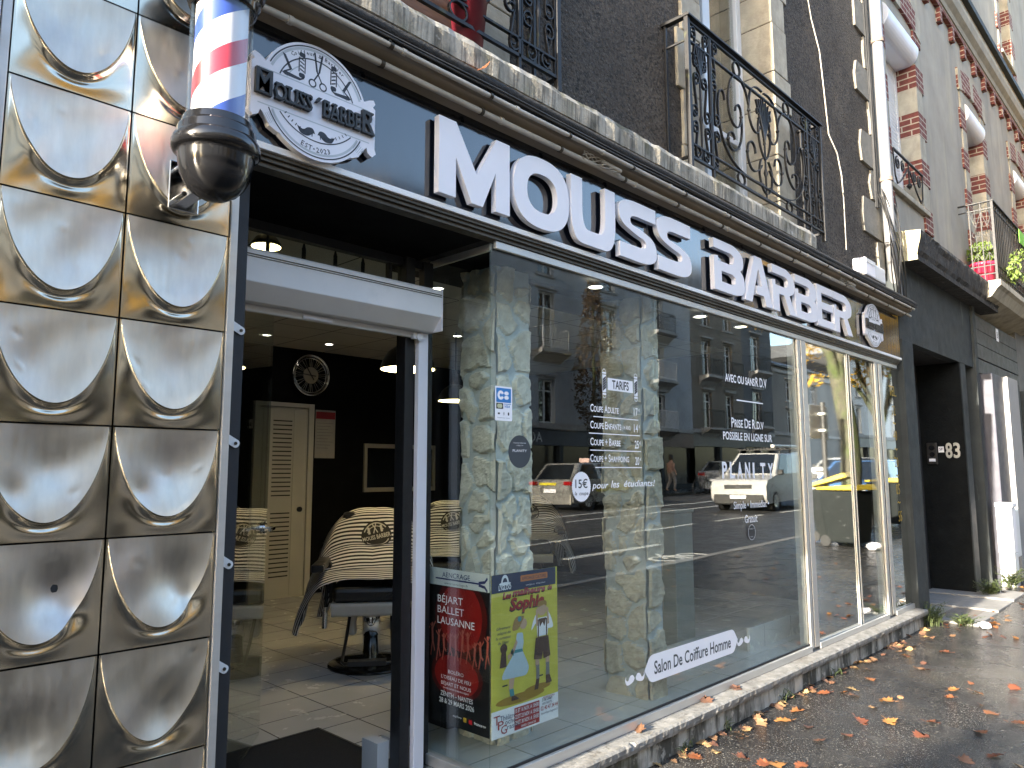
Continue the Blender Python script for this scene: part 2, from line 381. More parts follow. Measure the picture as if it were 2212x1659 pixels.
# ------------------------------------------------------------------ barber pole on the pillar
pc = P(471, 250, 'Y', -.215); bx, by = pc.x, pc.y
bz = P(457, 300, 'Y', -.215).z
crisp = lambda pr: [q for i, p in enumerate(pr) for q in ([p] if i in (0, len(pr)-1) else [(p[0]+(pr[i-1][0]-p[0])*.12, p[1]+(pr[i-1][1]-p[1])*.12), (p[0]+(pr[i+1][0]-p[0])*.12, p[1]+(pr[i+1][1]-p[1])*.12)])]
pole = thing('barber_pole', 'red, white and blue striped barber pole with a black rounded foot', 'barber pole', (bx, by, bz))
m_blackgl = mat('glossy_black_plastic', (.008,.008,.009), .14, var=.1, spec=.6, lay=[((.10,.095,.085), 26, .66, .8, .3)])
MB().lathe(crisp([(.086,.056),(.096,.052),(.0985,.030),(.1075,.024),(.1095,-.002),(.118,-.008),(.1225,-.022),(.1225,-.036),(.117,-.046),(.1065,-.050),(.104,-.056)])+[(.1035,-.058),(.1025,-.075),(.096,-.108),(.083,-.136),(.062,-.160),(.035,-.176),(.012,-.1815),(0,-.182)], (bx,by,bz), 64).build('foot', m_blackgl, pole)
MB().lathe([(.0,.62),(.05,.61),(.09,.575),(.1035,.53)]+crisp([(.104,.512),(.1065,.506),(.117,.502),(.1225,.492),(.1225,.478),(.118,.464),(.1095,.458),(.1075,.432),(.0985,.426),(.096,.404),(.086,.400)]), (bx,by,bz), 56).build('cap', m_blackgl, pole)
m_str = mat('striped_cylinder_paint', (.8,.78,.77), .35, var=.03, lay=[((.45,.43,.4), 30, .62, .75, .3)])
n_, l_, b_ = nodes(m_str); tc = n_.new('ShaderNodeTexCoord'); sx = n_.new('ShaderNodeSeparateXYZ'); l_.new(tc.outputs['Object'], sx.inputs[0])
def mth(n_, l_, op, a, b=None, c=None):
    k = n_.new('ShaderNodeMath'); k.operation = op
    for i, q in enumerate((a, b, c)):
        if q is None: continue
        if isinstance(q, (int, float)): k.inputs[i].default_value = q
        else: l_.new(q, k.inputs[i])
    return k.outputs[0]
def stripe_pole():
    old = b_.inputs['Base Color'].links[0].from_socket
    ang = mth(n_, l_, 'ARCTAN2', mth(n_, l_, 'SUBTRACT', sx.outputs[1], by), mth(n_, l_, 'SUBTRACT', sx.outputs[0], bx))
    ph = mth(n_, l_, 'FRACT', mth(n_, l_, 'ADD', mth(n_, l_, 'SUBTRACT', mth(n_, l_, 'MULTIPLY', mth(n_, l_, 'SUBTRACT', sx.outputs[2], bz), 1/.335), mth(n_, l_, 'DIVIDE', ang, 2*math.pi)), 20.655))
    rp = n_.new('ShaderNodeValToRGB'); rp.color_ramp.interpolation = 'CONSTANT'; e = rp.color_ramp.elements
    e[0].position = 0; e[0].color = (.03,.075,.42,1); e[1].position = .20; e[1].color = (1,1,1,1)
    for p_, c_ in ((.5, (.60,.02,.03,1)), (.72, (1,1,1,1))): k = e.new(p_); k.color = c_
    l_.new(ph, rp.inputs[0]); mx = n_.new('ShaderNodeMix'); mx.data_type = 'RGBA'; mx.blend_type = 'MULTIPLY'; mx.inputs[0].default_value = 1
    l_.new(old, mx.inputs[6]); l_.new(rp.outputs[0], mx.inputs[7]); l_.new(mx.outputs[2], b_.inputs['Base Color'])
stripe_pole()
MB().lathe([(.073,.04),(.073,.45)], (bx,by,bz), 64).build('striped_cylinder', m_str, pole)
m_tube = glass('perspex', tint=(.97,.97,.97), boost=.7, rough=.02, base=0)
MB().lathe([(.0875,.045),(.0875,.43)], (bx,by,bz), 64).lathe([(.0845,.43),(.0845,.045)], (bx,by,bz), 64).build('clear_tube', m_tube, pole)
bk = MB().box(bx-.02, bx+.02, by+.05, -.02, bz-.135, bz-.07)
for dz in (-.05, -.145): bk.tube([(bx-.045, by+.10, bz+dz), (bx-.045, -.02, bz+dz)], .008)
bk.box(bx-.06, bx+.03, -.035, -.028, bz-.17, bz-.02)
bk.build('bracket', m_chrome, pole, bevel=.002)

# ------------------------------------------------------------------ shop building
shop = thing('barber_shop_building', 'old house with dark roughcast upper wall over the barber shop', 'building', (3.4, .3, .04))
WY = .10                                                       # upper wall plane
def wall_with_holes(M, x0, x1, z0, z1, y0, y1, holes, mi=0):
    xs = sorted({x0, x1, *[h[0] for h in holes], *[h[1] for h in holes]}); zs = sorted({z0, z1, *[h[2] for h in holes], *[h[3] for h in holes]})
    def inside(i, j):
        if not (0 <= i < len(xs)-1 and 0 <= j < len(zs)-1): return False
        cx, cz = (xs[i]+xs[i+1])/2, (zs[j]+zs[j+1])/2
        return not any(h[0] < cx < h[1] and h[2] < cz < h[3] for h in holes)
    for i in range(len(xs)-1):
        for j in range(len(zs)-1):
            if not inside(i, j): continue
            a, b, c, d = xs[i], xs[i+1], zs[j], zs[j+1]
            M.add([(a,y0,c),(b,y0,c),(b,y0,d),(a,y0,d)], [(0,1,2,3)], mi); M.add([(a,y1,c),(b,y1,c),(b,y1,d),(a,y1,d)], [(3,2,1,0)], mi)
            if not inside(i-1, j): M.add([(a,y0,c),(a,y0,d),(a,y1,d),(a,y1,c)], [(0,1,2,3)], mi)
            if not inside(i+1, j): M.add([(b,y0,c),(b,y1,c),(b,y1,d),(b,y0,d)], [(0,1,2,3)], mi)
            if not inside(i, j-1): M.add([(a,y0,c),(a,y1,c),(b,y1,c),(b,y0,c)], [(0,1,2,3)], mi)
            if not inside(i, j+1): M.add([(a,y0,d),(b,y0,d),(b,y1,d),(a,y1,d)], [(0,1,2,3)], mi)
    return M
WIN = [(3.22, 4.36, 3.30, 5.75), (.0, 1.12, 3.30, 5.75)]
wall_with_holes(MB(), -2.6, 6.74, 3.19, 10.2, WY, WY+.42, WIN).build('roughcast_wall', m_rough, shop)
MB().box(-2.7, 6.74, WY+1.0, 6.2, 6.3, 6.35).box(-2.6, 6.74, WY+4.9, WY+5.4, 2.95, 10.2).box(-2.6, 6.74, -.1, 6.0, 10.2, 10.35).build('back_structure', m_dark, shop)
for (a, b, c, d) in WIN:
    rs = random.Random(int(a*10)); z = c
    sm = MB()
    while z < d+.2:                                            # dressed stones round the opening
        h = rs.uniform(.26, .42); z2 = min(z+h, d+.25)
        for s, xe in ((-1, a), (1, b)):
            wd = rs.uniform(.24, .31); x0, x1 = (xe-wd, xe+.004) if s < 0 else (xe-.004, xe+wd)
            sm.box(x0, x1, WY-.018-rs.uniform(0, .006), WY+.26, z+.003, z2-.003)
        z = z2
    sm.box(a-.26, b+.26, WY-.02, WY+.26, z+.001, z+.3)
    sm.build('window_surround', m_stone, shop, bevel=.006)
    f = MB(); y0, y1 = WY+.24, WY+.31
    for (x0, x1) in ((a, a+.075), (b-.075, b), ((a+b)/2-.055, (a+b)/2+.055)): f.box(x0, x1, y0, y1, c, d)
    for (z0, z1) in ((c, c+.10), (d-.09, d), (c+.75, c+.80)): f.box(a+.075, (a+b)/2-.055, y0+.004, y1-.004, z0, z1).box((a+b)/2+.055, b-.075, y0+.004, y1-.004, z0, z1)
    wf = f.build('window_frame', m_pvc, shop, bevel=.006)
    g = MB()
    for (x0, x1) in ((a+.07, (a+b)/2-.05), ((a+b)/2+.05, b-.07)): g.box(x0, x1, y0+.03, y0+.036, c+.09, d-.08)
    g.build('window_pane', m_win, wf)
    MB().box(a, b, WY+.9, WY+.95, c, d).build('room_back', m_dark, shop)
    cu = MB()
    for (x0, x1) in ((a+.08, a+.4), (b-.36, b-.08)):
        n = 30; pts = [(x0+(x1-x0)*i/n, WY+.40+.018*math.sin(i*1.9)) for i in range(n+1)]
        cu.add([(p[0], p[1], z) for z in (c+.02, d) for p in pts], [(i, i+1, n+2+i, n+1+i) for i in range(n)], 0, True)
    cu.build('curtain', mat('net_curtain', (.45,.44,.41), .9), shop)
# toothed corner stones at the right end
zz = 3.45; k = 0; qs = MB(); rs = random.Random(4)
while zz < 9.8:
    h = rs.uniform(.30, .40); wd = (.46 if k % 2 else .20) + rs.uniform(-.06, .06)
    x1 = 6.742; x0 = x1-wd; j = lambda: rs.uniform(-.025, .025)
    p = [(x0+j(), zz+.01), (x1, zz+.003), (x1, zz+h-.003), (x0+j()*2, zz+h-.02+j()*.5), (x0-.02+j(), zz+h*.5)]
    qs.mesh(shape([p], .022+rs.uniform(0,.006)), (0, WY+.001, 0), X3, Z3, -Y3); zz += h+.005; k += 1
qs.build('corner_stone', mat('grey_corner_stone', (.20,.185,.155), .9, var=.2, vs=9, bump=.8, bs=45, bd=.01), shop)
# balcony slab / string ledge, irregular weathered edge
def ledge(x0, x1, zb, zt, yf, yb, name, mats, seed=1):
    M = MB(); n = max(12, int((x1-x0)/.035)); vs = []; rs = random.Random(seed)
    for i in range(n+1):
        x = x0+(x1-x0)*i/n; a = .010*noise.noise(Vector((x*3, seed, 0))) + .006*noise.noise(Vector((x*14, seed, 5)))
        b = .014*noise.noise(Vector((x*4, seed, 9))) + .008*noise.noise(Vector((x*19, seed, 3)))
        vs += [(x, yb, zb), (x, yf+.03, zb), (x, yf+.004+a*.6, zb+.02), (x, yf+a, zt-.035), (x, yf+.012+a, zt-.006+b*.7), (x, yf+.05, zt+b*.5), (x, yb, zt+.012)]
    k = 7
    for i in range(n):
        for j in range(k-1): M.add([vs[i*k+j], vs[i*k+j+1], vs[(i+1)*k+j+1], vs[(i+1)*k+j]], [(0,1,2,3)], 1 if j >= 3 else 0, j in (2,3))
    M.add(vs[:k], [tuple(range(k))]); M.add(vs[-k:], [tuple(range(k))[::-1]])
    return M.build(name, mats, shop)
ledge(-2.6, 4.56, 3.175, 3.315, -.105, WY+.05, 'balcony_slab', [m_ledge, m_ledgetop])
ledge(4.563, 6.74, 3.150, 3.205, -.02, WY+.05, 'stone_ledge', [m_ledge, m_ledgetop], 2)
# cornice over the sign
E1 = 6.93
MB().prof([(.02,3.02),(-.045,3.048),(-.098,3.072),(-.102,3.088),(-.04,3.098),(.02,3.10)], -2.6, E1-.03).build('soffit_board', m_beige, shop)
MB().prof([(.03,3.098),(-.085,3.098),(-.10,3.103),(-.10,3.108),(.03,3.12)], -2.6, E1-.02).build('flashing', m_alud, shop)
cn = MB(); n = 150
for i in range(n+1):
    x = -2.6+(E1+2.6)*i/n; j = .006*noise.noise(Vector((x*5, 3, 1)))+.003*noise.noise(Vector((x*21, 3, 1)))
    for q in range(7):
        a = R(-100+200*q/6); cn.v.append((x, -.118+j-.030*math.cos(a), 3.138+.028*math.sin(a)+j))
    cn.v.append((x, .03, 3.178)); cn.v.append((x, .03, 3.112))
for i in range(n):
    for q in range(9): cn.f.append((i*9+q, i*9+(q+1) % 9, (i+1)*9+(q+1) % 9, (i+1)*9+q)); cn.mi.append(0); cn.sm.append(q < 6)
cn.f.append(tuple(range(9))); cn.mi.append(0); cn.sm.append(False); cn.f.append(tuple(n*9+q for q in range(9))[::-1]); cn.mi.append(0); cn.sm.append(False)
cn.build('bitumen_edging', m_bitumen, shop)
ww = lambda y, z, s, x0=-2.6, x1=E1, a=.004, st=60: [(x0+(x1-x0)*i/st, y+a*noise.noise(Vector((i*.23, s, 0))), z+a*noise.noise(Vector((i*.19, s, 4)))) for i in range(st+1)]
q = MB()
for s, (y, z, r_) in enumerate(((-.137,3.104,.0045), (-.143,3.113,.004), (-.131,3.116,.004))): q.tube(ww(y, z, s, a=.009), r_, 6)
q.build('cable_run', m_cable, shop)
for nm, y, z, r_, st, e1 in (('drain_pipe', -.068, 3.034, .0125, 1.02, E1+.02), ('conduit', -.125, 3.083, .0105, .62, E1-.05)):
    pm = MB().tube(ww(y, z, 11, -2.6, e1, .002), r_, 12)
    x = -1.9
    while x < e1-.1: pm.tube([(x, y, z), (x+.018, y, z)], r_*1.28, 12); x += st
    po = pm.build(nm, m_pipe, shop)
    x = -1.55; cl = MB()
    while x < e1-.1: cl.box(x-.006, x+.006, y+.004, y+.014, z, z+.05).tube([(x-.008,y,z),(x+.008,y,z)], r_*1.35, 10); x += .52
    cl.build('pipe_clip', m_alud, po)
# loose cable bundle under the cornice
q = MB(); rs = random.Random(3)
for cxx, L in ((1.72,.30), (5.05,.34)):
    for s in range(5): q.tube([(cxx+L*i/12, -.085-.01*math.sin(i*.8+s), 3.05+.018*math.sin(i*.52+s*1.3)) for i in range(13)], .0035, 5)
    q.tube([(cxx+.14, -.088, 3.062), (cxx+.30, -.095, 3.05)], .012, 8)
q.build('cable_bundle', m_pipe, shop)
# shop front frame: header, mullions, rails, sill
hd = MB().prof([(.0,2.574),(.0,2.562),(.010,2.559),(.010,2.547),(.022,2.544),(.022,2.530),(.075,2.530),(.075,2.574)], .027, 6.775)
hd.build('window_header', m_alud, shop)
MB().box(1.235, 6.76, .030, .0475, 2.494, 2.5285).box(1.226, 1.240, .058, .48, 2.486, 2.52).build('glazing_bead', m_alu, shop, bevel=.002)
MB().box(.027, 1.20, .076, .55, 2.532, 2.575).build('porch_soffit', mat('dull_black', (.006,.006,.006), .9, spec=.1), shop)  # soffit in one even near-black with little gloss
MX = [P(x, y, 'Y', .03).x for x, y in ((1721.5,731),(1727.5,733),(1729.6,733),(1739.5,736),(1829,750),(1831.5,750),(1834,750),(1836,750),(1888,768),(1893,769),(1896,770),(1903,773),(1943,785),(1946,786))]
mu = MB()
for (a, b) in ((MX[0], MX[1]), (MX[2], MX[3]), (MX[8], MX[9]), (MX[10], MX[11])): mu.box(a, b, .030, .0478, .228, 2.492).box(a, b, .0562, .115, .236, 2.50)
for x in (MX[4], MX[6]): mu.box(x, x+.012, .036, .0478, .25, 2.492)
mu.box(MX[12], MX[13], .028, .0478, .205, 2.492)
mu.build('mullion', m_alu, shop, bevel=.003)
MB().box(MX[1]+.001, MX[2]-.001, .036, .0478, .228, 2.492).box(MX[9]+.001, MX[10]-.001, .036, .0478, .228, 2.492).build('mullion_gasket', m_rubber, shop)
MB().box(1.20, MX[0]-.002, .022, .0475, .206, .252).box(1.20, 1.245, .063, .475, .206, .252).box(MX[3]+.002, MX[8]-.002, .026, .0475, .206, .248).box(MX[11]+.002, MX[12]-.002, .026, .0475, .206, .248).build('bottom_rail', m_alu, shop, bevel=.003)
MB().box(1.23, MX[0]-.002, .038, .0475, .2525, .262).build('black_seal', m_rubber, shop)
mirr = mat('mirror_pane', (.74,.77,.76), .025, 1., var=.01, rv=.005, bump=.02, bs=2, bd=.004, stretch=(1,1,8))
def pane(x0, x1, z0, z1, M_): return MB().box(x0, x1, .048, .056, z0, z1).build('shop_window_pane', M_, shop)
pane(1.222, MX[1], .25, 2.515, m_glass); pane(MX[2], MX[4]+.005, .25, 2.528, mirr); pane(MX[6], MX[9], .25, 2.528, m_glass); pane(MX[10], MX[13], .25, 2.528, mirr)
MB().box(1.222, 1.230, .0575, .475, .25, 2.49).build('shop_window_pane', m_glass, shop)
m_sill = mat('stained_travertine', (.20,.195,.18), .65, var=.3, vs=14, bump=.8, bs=60, bd=.006, lay=[((.34,.33,.31), (17,17,9), .50, .66, .6), ((.07,.062,.052), (30,30,7), .54, .68, .8), ((.12,.10,.075), 6, .52, .72, .6), ((.03,.028,.024), 3, .60, .74, .75)])
m_base = mat('stained_render', (.40,.385,.34), .85, var=.25, vs=9, bump=.6, bs=45, bd=.006, lay=[((.035,.034,.026), (8,8,2.0), .42, .58, .95), ((.6,.57,.5), 16, .58, .70, .6), ((.055,.065,.025), (4,4,10), .58, .75, .6)])
def stone_strip(x0, x1, yf, yb, z0, z1, name, M_, step=.02, a=.005, seed=0):
    n = int((x1-x0)/step); M = MB(); vs = []
    for i in range(n+1):
        x = x0+(x1-x0)*i/n; d = lambda k: a*noise.noise(Vector((x*11, k*7+seed, 1))) + a*.8*noise.noise(Vector((x*37, k*5+seed, 2)))
        chip = .014 if noise.noise(Vector((x*6.1, seed, 8))) > .58 else 0
        vs += [(x, yb, z0), (x, yf+.006+d(1), z0), (x, yf+d(2), z0+(z1-z0)*.4), (x, yf+d(3)*.7+chip, z1-.009-chip*.5), (x, yf+.012+d(4)*.6+chip, z1), (x, yb, z1)]
    for i in range(n):
        for j in range(5): M.add([vs[i*6+j], vs[i*6+j+1], vs[(i+1)*6+j+1], vs[(i+1)*6+j]], [(0,1,2,3)], 0, False)
    M.add(vs[:6], [tuple(range(6))]); M.add(vs[-6:], [tuple(range(6))[::-1]])
    return M.build(name, M_, shop)
stone_strip(1.13, 6.83, -.085, .30, .155, .205, 'stone_sill', m_sill)
stone_strip(1.17, 6.80, -.045, .30, -.1, .154, 'base_wall', m_base, a=.006, seed=3)
MB().box(1.13, 1.45, .302, .50, -.1, .204).build('base_return', m_base, shop)
MB().box(-.6, 1.128, .012, .6, -.1, .17).build('doorstep', mat('worn_step', (.16,.15,.14), .7, bump=.3), shop)
# door post, reveal board, transom
MB().box(1.045, 1.098, .43, .50, .17, 2.50).build('door_post', m_black, shop, bevel=.004)
MB().box(1.158, 1.215, .44, .48, .17, 2.50).build('corner_post', m_black, shop, bevel=.003)
JX = P(528, 700, 'Y', .098).x
MB().box(.03, JX, .098, .45, .05, 2.50).build('reveal_board', mat('slate_board', (.024,.025,.028), .6, var=.2, bump=.1), shop)
for z in (.705, 1.02, 1.375, 1.742):
    pass
tr = MB().box(.095, 1.045, .47, .478, 2.36, 2.50); tr.build('transom_pane', m_doorglass, shop)
MB().box(.095, 1.2, .455, .495, 2.462, 2.50).box(.97, .985, .46, .49, 2.2, 2.46).build('transom_frame', m_black, shop)
sp = MB()
for x in (.22, .40, .565, .72, .865): sp.bar((x, .52, 2.18), (x, .52, 2.45), .018, .004, up=(0,1,0)); sp.add([(x-.009,.52,2.45),(x+.009,.52,2.45),(x,.52,2.485)], [(0,1,2)])
sp.build('spiked_bar', m_iron, shop)
# ------------------------------------------------------------------ shop sign: panel, white strip, letters
sign = thing('shop_sign', 'long black shop sign with big white raised letters reading MOUSS BARBER', 'shop sign', (3.4, 0, 2.6))
MB().box(.035, 5.36, 0, .018, 2.602, 3.055).box(5.364, 6.78, 0, .018, 2.602, 3.055).build('panel', m_panel, sign)
gv = MB()
for x in (5.62, 5.73, 5.82, 5.90, 6.42, 6.52, 6.60, 6.68, 6.74): gv.box(x-.0012, x+.0012, -.0008, 0, 2.603, 3.05)
gv.box(.035, 5.36, -.0012, 0, 2.985, 2.991).build('groove', m_blackm, sign)
MB().box(.027, 6.785, -.012, .018, 2.576, 2.600).build('white_strip', m_whitepl, sign, bevel=.002)
def sm(pts, n=6):                                              # round the corners marked with a third value
    out = []; N = len(pts)
    for i, p in enumerate(pts):
        if len(p) < 3: out.append(p[:2]); continue
        a, b, c = Vector(pts[i-1][:2]), Vector(p[:2]), Vector(pts[(i+1) % N][:2]); r = p[2]
        s = b+(a-b)*min(.5, r/max(1e-6, (a-b).length)); e = b+(c-b)*min(.5, r/max(1e-6, (c-b).length))
        for k in range(n+1): t = k/n; q = s*(1-t)**2 + b*2*t*(1-t) + e*t*t; out.append((q.x, q.y))
    return out
def sq_ellipse(cx, cy, a, b, p=2.5, n=48): return [(cx+a*abs(math.cos(t))**(2/p)*(1 if math.cos(t) > 0 else -1), cy+b*abs(math.sin(t))**(2/p)*(1 if math.sin(t) > 0 else -1)) for t in [2*math.pi*k/n for k in range(n)]]
H = .328; gl = {}
gl['M'] = lambda w: [[(x*w, y*H) for x, y in ((0,0),(0,1),(.225,1),(.515,.40),(.80,1),(1,1),(1,0),(.79,0),(.79,.53),(.60,.0),(.44,.0),(.225,.53),(.225,0))]]
gl['O'] = lambda w: [sq_ellipse(w/2, H/2, w/2, H/2+.006), sq_ellipse(w/2, H/2, w/2-.088, H/2-.072, 2.4)]
gl['U'] = lambda w: [sm([(0,H),(.088,H),(.088,.072,.11),(w/2,.070,.08),(w-.088,.072,.11),(w-.088,H),(w,H),(w,-.004,.2),(w/2,-.006),(0,-.004,.2)], 10)]
gl['S'] = lambda w: [sm([(w,H),(w,H-.080),(.125,H-.080,.05),(.095,H-.10,.02),(.105,H-.135,.03),(w*.6,H*.56,.1),(w*1.03,H*.42,.12),(w*1.0,-.004,.17),(0,0),(0,.080),(w-.125,.080,.05),(w-.092,.10,.02),(w-.105,.132,.03),(w*.4,H*.45,.1),(-w*.03,H*.60,.12),(0,H+.002,.17)], 8)]
gl['B'] = lambda w: [sm([(0,H),(w*.70,H,.05),(w*.99,H*.86,.07),(w*.99,H*.60,.05),(w*.87,H*.53,.015),(w*1.01,H*.44,.05),(w*1.03,H*.08,.07),(w*.72,0,.05),(0,0),(0,H*.66),(w*.13,H*.68),(w*.13,H*.585),(w*.56,H*.585,.02),(w*.66,H*.64,.015),(w*.66,H*.78,.015),(w*.56,H*.815,.02),(0,H*.815)]), [(x*w, y*H) for x, y in ((.24,.40),(.60,.40),(.70,.35),(.70,.24),(.60,.19),(.24,.19))]]
gl['A'] = lambda w: [[(x*w, y*H) for x, y in ((0,0),(.38,1),(.63,1),(1,0),(.76,0),(.695,.20),(.43,.20),(.43,.38),(.635,.38),(.505,.76),(.25,0))]]
gl['R'] = lambda w: [sm([(0,H),(w*.66,H,.05),(w*1.0,H*.84,.08),(w*1.0,H*.52,.05),(w*.74,H*.42,.01),(w*1.02,0),(w*.74,0),(w*.50,H*.39),(w*.28,H*.39),(w*.28,0),(0,0),(0,H*.66),(w*.13,H*.68),(w*.13,H*.57),(w*.58,H*.57,.02),(w*.69,H*.63,.015),(w*.69,H*.77,.015),(w*.58,H*.815,.02),(0,H*.815)])]
gl['E'] = lambda w: [[(x*w, y*H) for x, y in ((0,0),(0,1),(1,1),(1,.82),(.27,.82),(.27,.60),(.93,.60),(.93,.425),(.27,.425),(.27,.18),(1,.18),(1,0))]]
m_side = m_white
for ch, xa, xb, ym in (('M',948,1101,350),('O',1110,1229,415),('U',1234,1329,470),('S',1339,1417,515),('S',1422,1492.5,555),('B',1543.5,1607,600),('A',1609,1668,625),('R',1670,1718,645),('B',1719.5,1765,658),('E',1766,1801,668),('R',1802.5,1839.5,678)):
    a = P(xa, ym, 'Y', -.045).x; b = P(xb, ym, 'Y', -.045).x
    M = MB().mesh(shape(gl[ch](b-a), .030), (a, -.015, 2.624), *FRONT)
    o = M.build('letter', m_white, sign)
    st = MB()
    for fx in (.12, .85): st.tube([(a+(b-a)*fx, -.001, 2.72), (a+(b-a)*fx, -.016, 2.72)], .006, 6)
    st.build('spacer', m_black, o)

# ------------------------------------------------------------------ round badges on the sign
m_print = mat('dark_print', (.022,.026,.035), .5, var=.1); m_greyp = mat('grey_print', (.50,.53,.55), .5, var=.08)
m_raised = mat('raised_black_letters', (.020,.021,.022), .5, var=.15)
def badge(cx, cz, r, label, yaw=0):
    t = thing('badge_sign', label, 'sign', (cx, 0, cz))
    y0 = -.012; yf = -.037
    out = [(1.0*math.cos(R(a)), 1.0*math.sin(R(a))) for a in range(22, 159, 4)]
    out += [(-1.04,.44),(-1.13,.47),(-1.17,.40),(-1.12,.34),(-1.17,.30),(-1.17,-.44),(-1.20,-.52),(-1.12,-.60),(-1.03,-.55),(-1.00,-.46),(-.90,-.56),(-.84,-.68),(-.70,-.745)]
    out += [(1.0*math.cos(R(a)), 1.0*math.sin(R(a))) for a in range(228, 313, 4)]
    out += [(.70,-.745),(.84,-.68),(.90,-.56),(1.00,-.46),(1.03,-.55),(1.12,-.60),(1.20,-.52),(1.17,-.44),(1.17,.30),(1.12,.34),(1.17,.40),(1.13,.47),(1.04,.44)]
    out = [(x*r, y*r) for x, y in out]
    MB().mesh(shape([out], .025), (cx, y0, cz), *FRONT).build('plate', m_white, t)
    MB().mesh(shape([circ(0, 0, r*.5)], .012), (cx, -.0002, cz), *FRONT).build('spacer', m_black, t)
    pr = MB(); gp = MB(); O = (cx, yf-.0006, cz); G = (cx, yf-.0003, cz)
    s = lambda pl: [[(x*r, y*r) for x, y in q] for q in pl]
    D = lambda *pl: pr.mesh(shape(s(pl)), O, *FRONT)
    K = lambda *pl: gp.mesh(shape(s(pl)), G, *FRONT)
    D(arcband(0, 0, .945, .022, 24, 156)); D(arcband(0, 0, .945, .022, 204, 336)); D(arcband(0, 0, .735, .022, 20, 160))
    K(arcband(0, 0, .90, .045, 22, 158)); K(arcband(0, 0, .89, .04, 206, 334)); K(line2([(-1.05,.235),(1.05,.235)], .02)); K(line2([(-1.05,-.36),(1.05,-.36)], .02))
    K(arcband(0, 0, .62, .02, 118, 156)); K(arcband(0, 0, .62, .02, 24, 62))
    D(arcband(0, .22, .90, .02, 222, 318)); 
    for k in range(17):
        a = R(226+88*k/16)
        if k == 8: continue
        D(line2([(.84*math.cos(a), .22+.84*math.sin(a)), (.79*math.cos(a), .22+.79*math.sin(a))], .016))
    D0 = D; D = lambda *pl: D0(*[[(x, y+.07 if y > .1 else y) for x, y in q] for q in pl])
    for sx in (-1, 1):                                         # razors, small poles, half moustaches
        f = lambda pl: [(sx*x, y) for x, y in pl]
        D(f([(.60,.55),(.66,.57),(.53,.33),(.47,.33)])); D(f([(.66,.235),(.60,.27),(.32,.245),(.26,.29),(.26,.25),(.34,.20),(.60,.20)]))
        D(f(line2([(.50,.33),(.62,.25)], .025)))
        px = .30
        D(f(rrect(px-.055, .62, px+.055, .70, .03))); D(f(rrect(px-.055, .26, px+.055, .34, .03))); D(f(rrect(px-.065, .35, px-.045, .61, .005))); D(f(rrect(px+.045, .35, px+.065, .61, .005)))
        for k in range(4): D(f([(px-.04,.36+.065*k),(px+.04,.395+.065*k),(px+.04,.42+.065*k),(px-.04,.385+.065*k)]))
        D(f(sm([(.02,-.56),(.06,-.47,.04),(.16,-.47,.05),(.24,-.55,.05),(.36,-.50),(.30,-.62,.05),(.16,-.64,.06),(.05,-.55,.02)])))
        D(f(line2([(.02,.47),(.075,.80)], .035))); D(f(line2([(.02,.47),(-.07,.31)], .025)))
        D(f(circ(-.10, .245, .075, 20)), f(circ(-.10, .245, .050, 20)))
        for k in range(6): K(f(line2([(.80+.03*k,-.42-.02*k),(.72+.025*k,-.56-.02*k)], .012)))
    st_ = 'Coiffeur & Barbier'
    for i, c in enumerate(st_):
        if c == ' ': continue
        a = R(90+37-74*(i+.5)/len(st_)); u = Vector((math.sin(a), -math.cos(a))); v = Vector((math.cos(a), math.sin(a)))
        pr.mesh(text(c, r*.070, None, .012, align='C', res=1), (cx+.80*r*math.cos(a), yf-.0006, cz+.80*r*math.sin(a)), (u.x,0,u.y), (v.x,0,v.y), -Y3)
    st_ = 'EST•2023'
    for i, c in enumerate(st_):
        a = R(270-20+40*(i+.5)/len(st_)); u = Vector((-math.sin(a), math.cos(a))); v = Vector((-math.cos(a), -math.sin(a)))
        pr.mesh(text(c, r*.085, None, .012, align='C', res=1), (cx+.86*r*math.cos(a), yf-.0006, cz+.86*r*math.sin(a)), (u.x,0,u.y), (v.x,0,v.y), -Y3)
    pr.build('print', m_print, t); gp.build('grey_print', m_greyp, t)
    L = MB()
    for (c, x, h, w) in (('M',-1.12,.40,.28),('OUSS',-.80,.27,.68),("´",-.06,.34,.12),('BARBE',.09,.29,.74),('R',.86,.40,.27)):
        L.mesh(text(c, r*h, r*w, .012, r*.07, res=2), (cx+x*r, yf-.001, cz-(.22 if c not in ("´",) else .26)*r), *FRONT)
        if c not in ("´",):                                    # slab feet and heads
            n_ = len(c)
            for k in range(n_):
                xa = x+w*k/n_
                for zb in (-.225, -.22+h-.03): L.mesh(shape([rrect(0, 0, r*(w/n_-.05), r*.034, r*.008, 2)], r*.066), (cx+(xa+.015)*r, yf-.0012, cz+zb*r), *FRONT)
    L.build('raised_lettering', m_raised, t)
    return t
b1 = P(683, 222, 'Y', -.037); rb = (P(655, 87, 'Y', -.037).z - P(705, 352, 'Y', -.037).z)/2
badge(b1.x+.004, b1.z, rb*1.01, 'large round white badge sign at the door end of the black shop sign')
b2 = P(1888, 703, 'Y', -.037)
badge(b2.x, b2.z, rb*.94, 'round white badge sign after the last letter of the black shop sign')

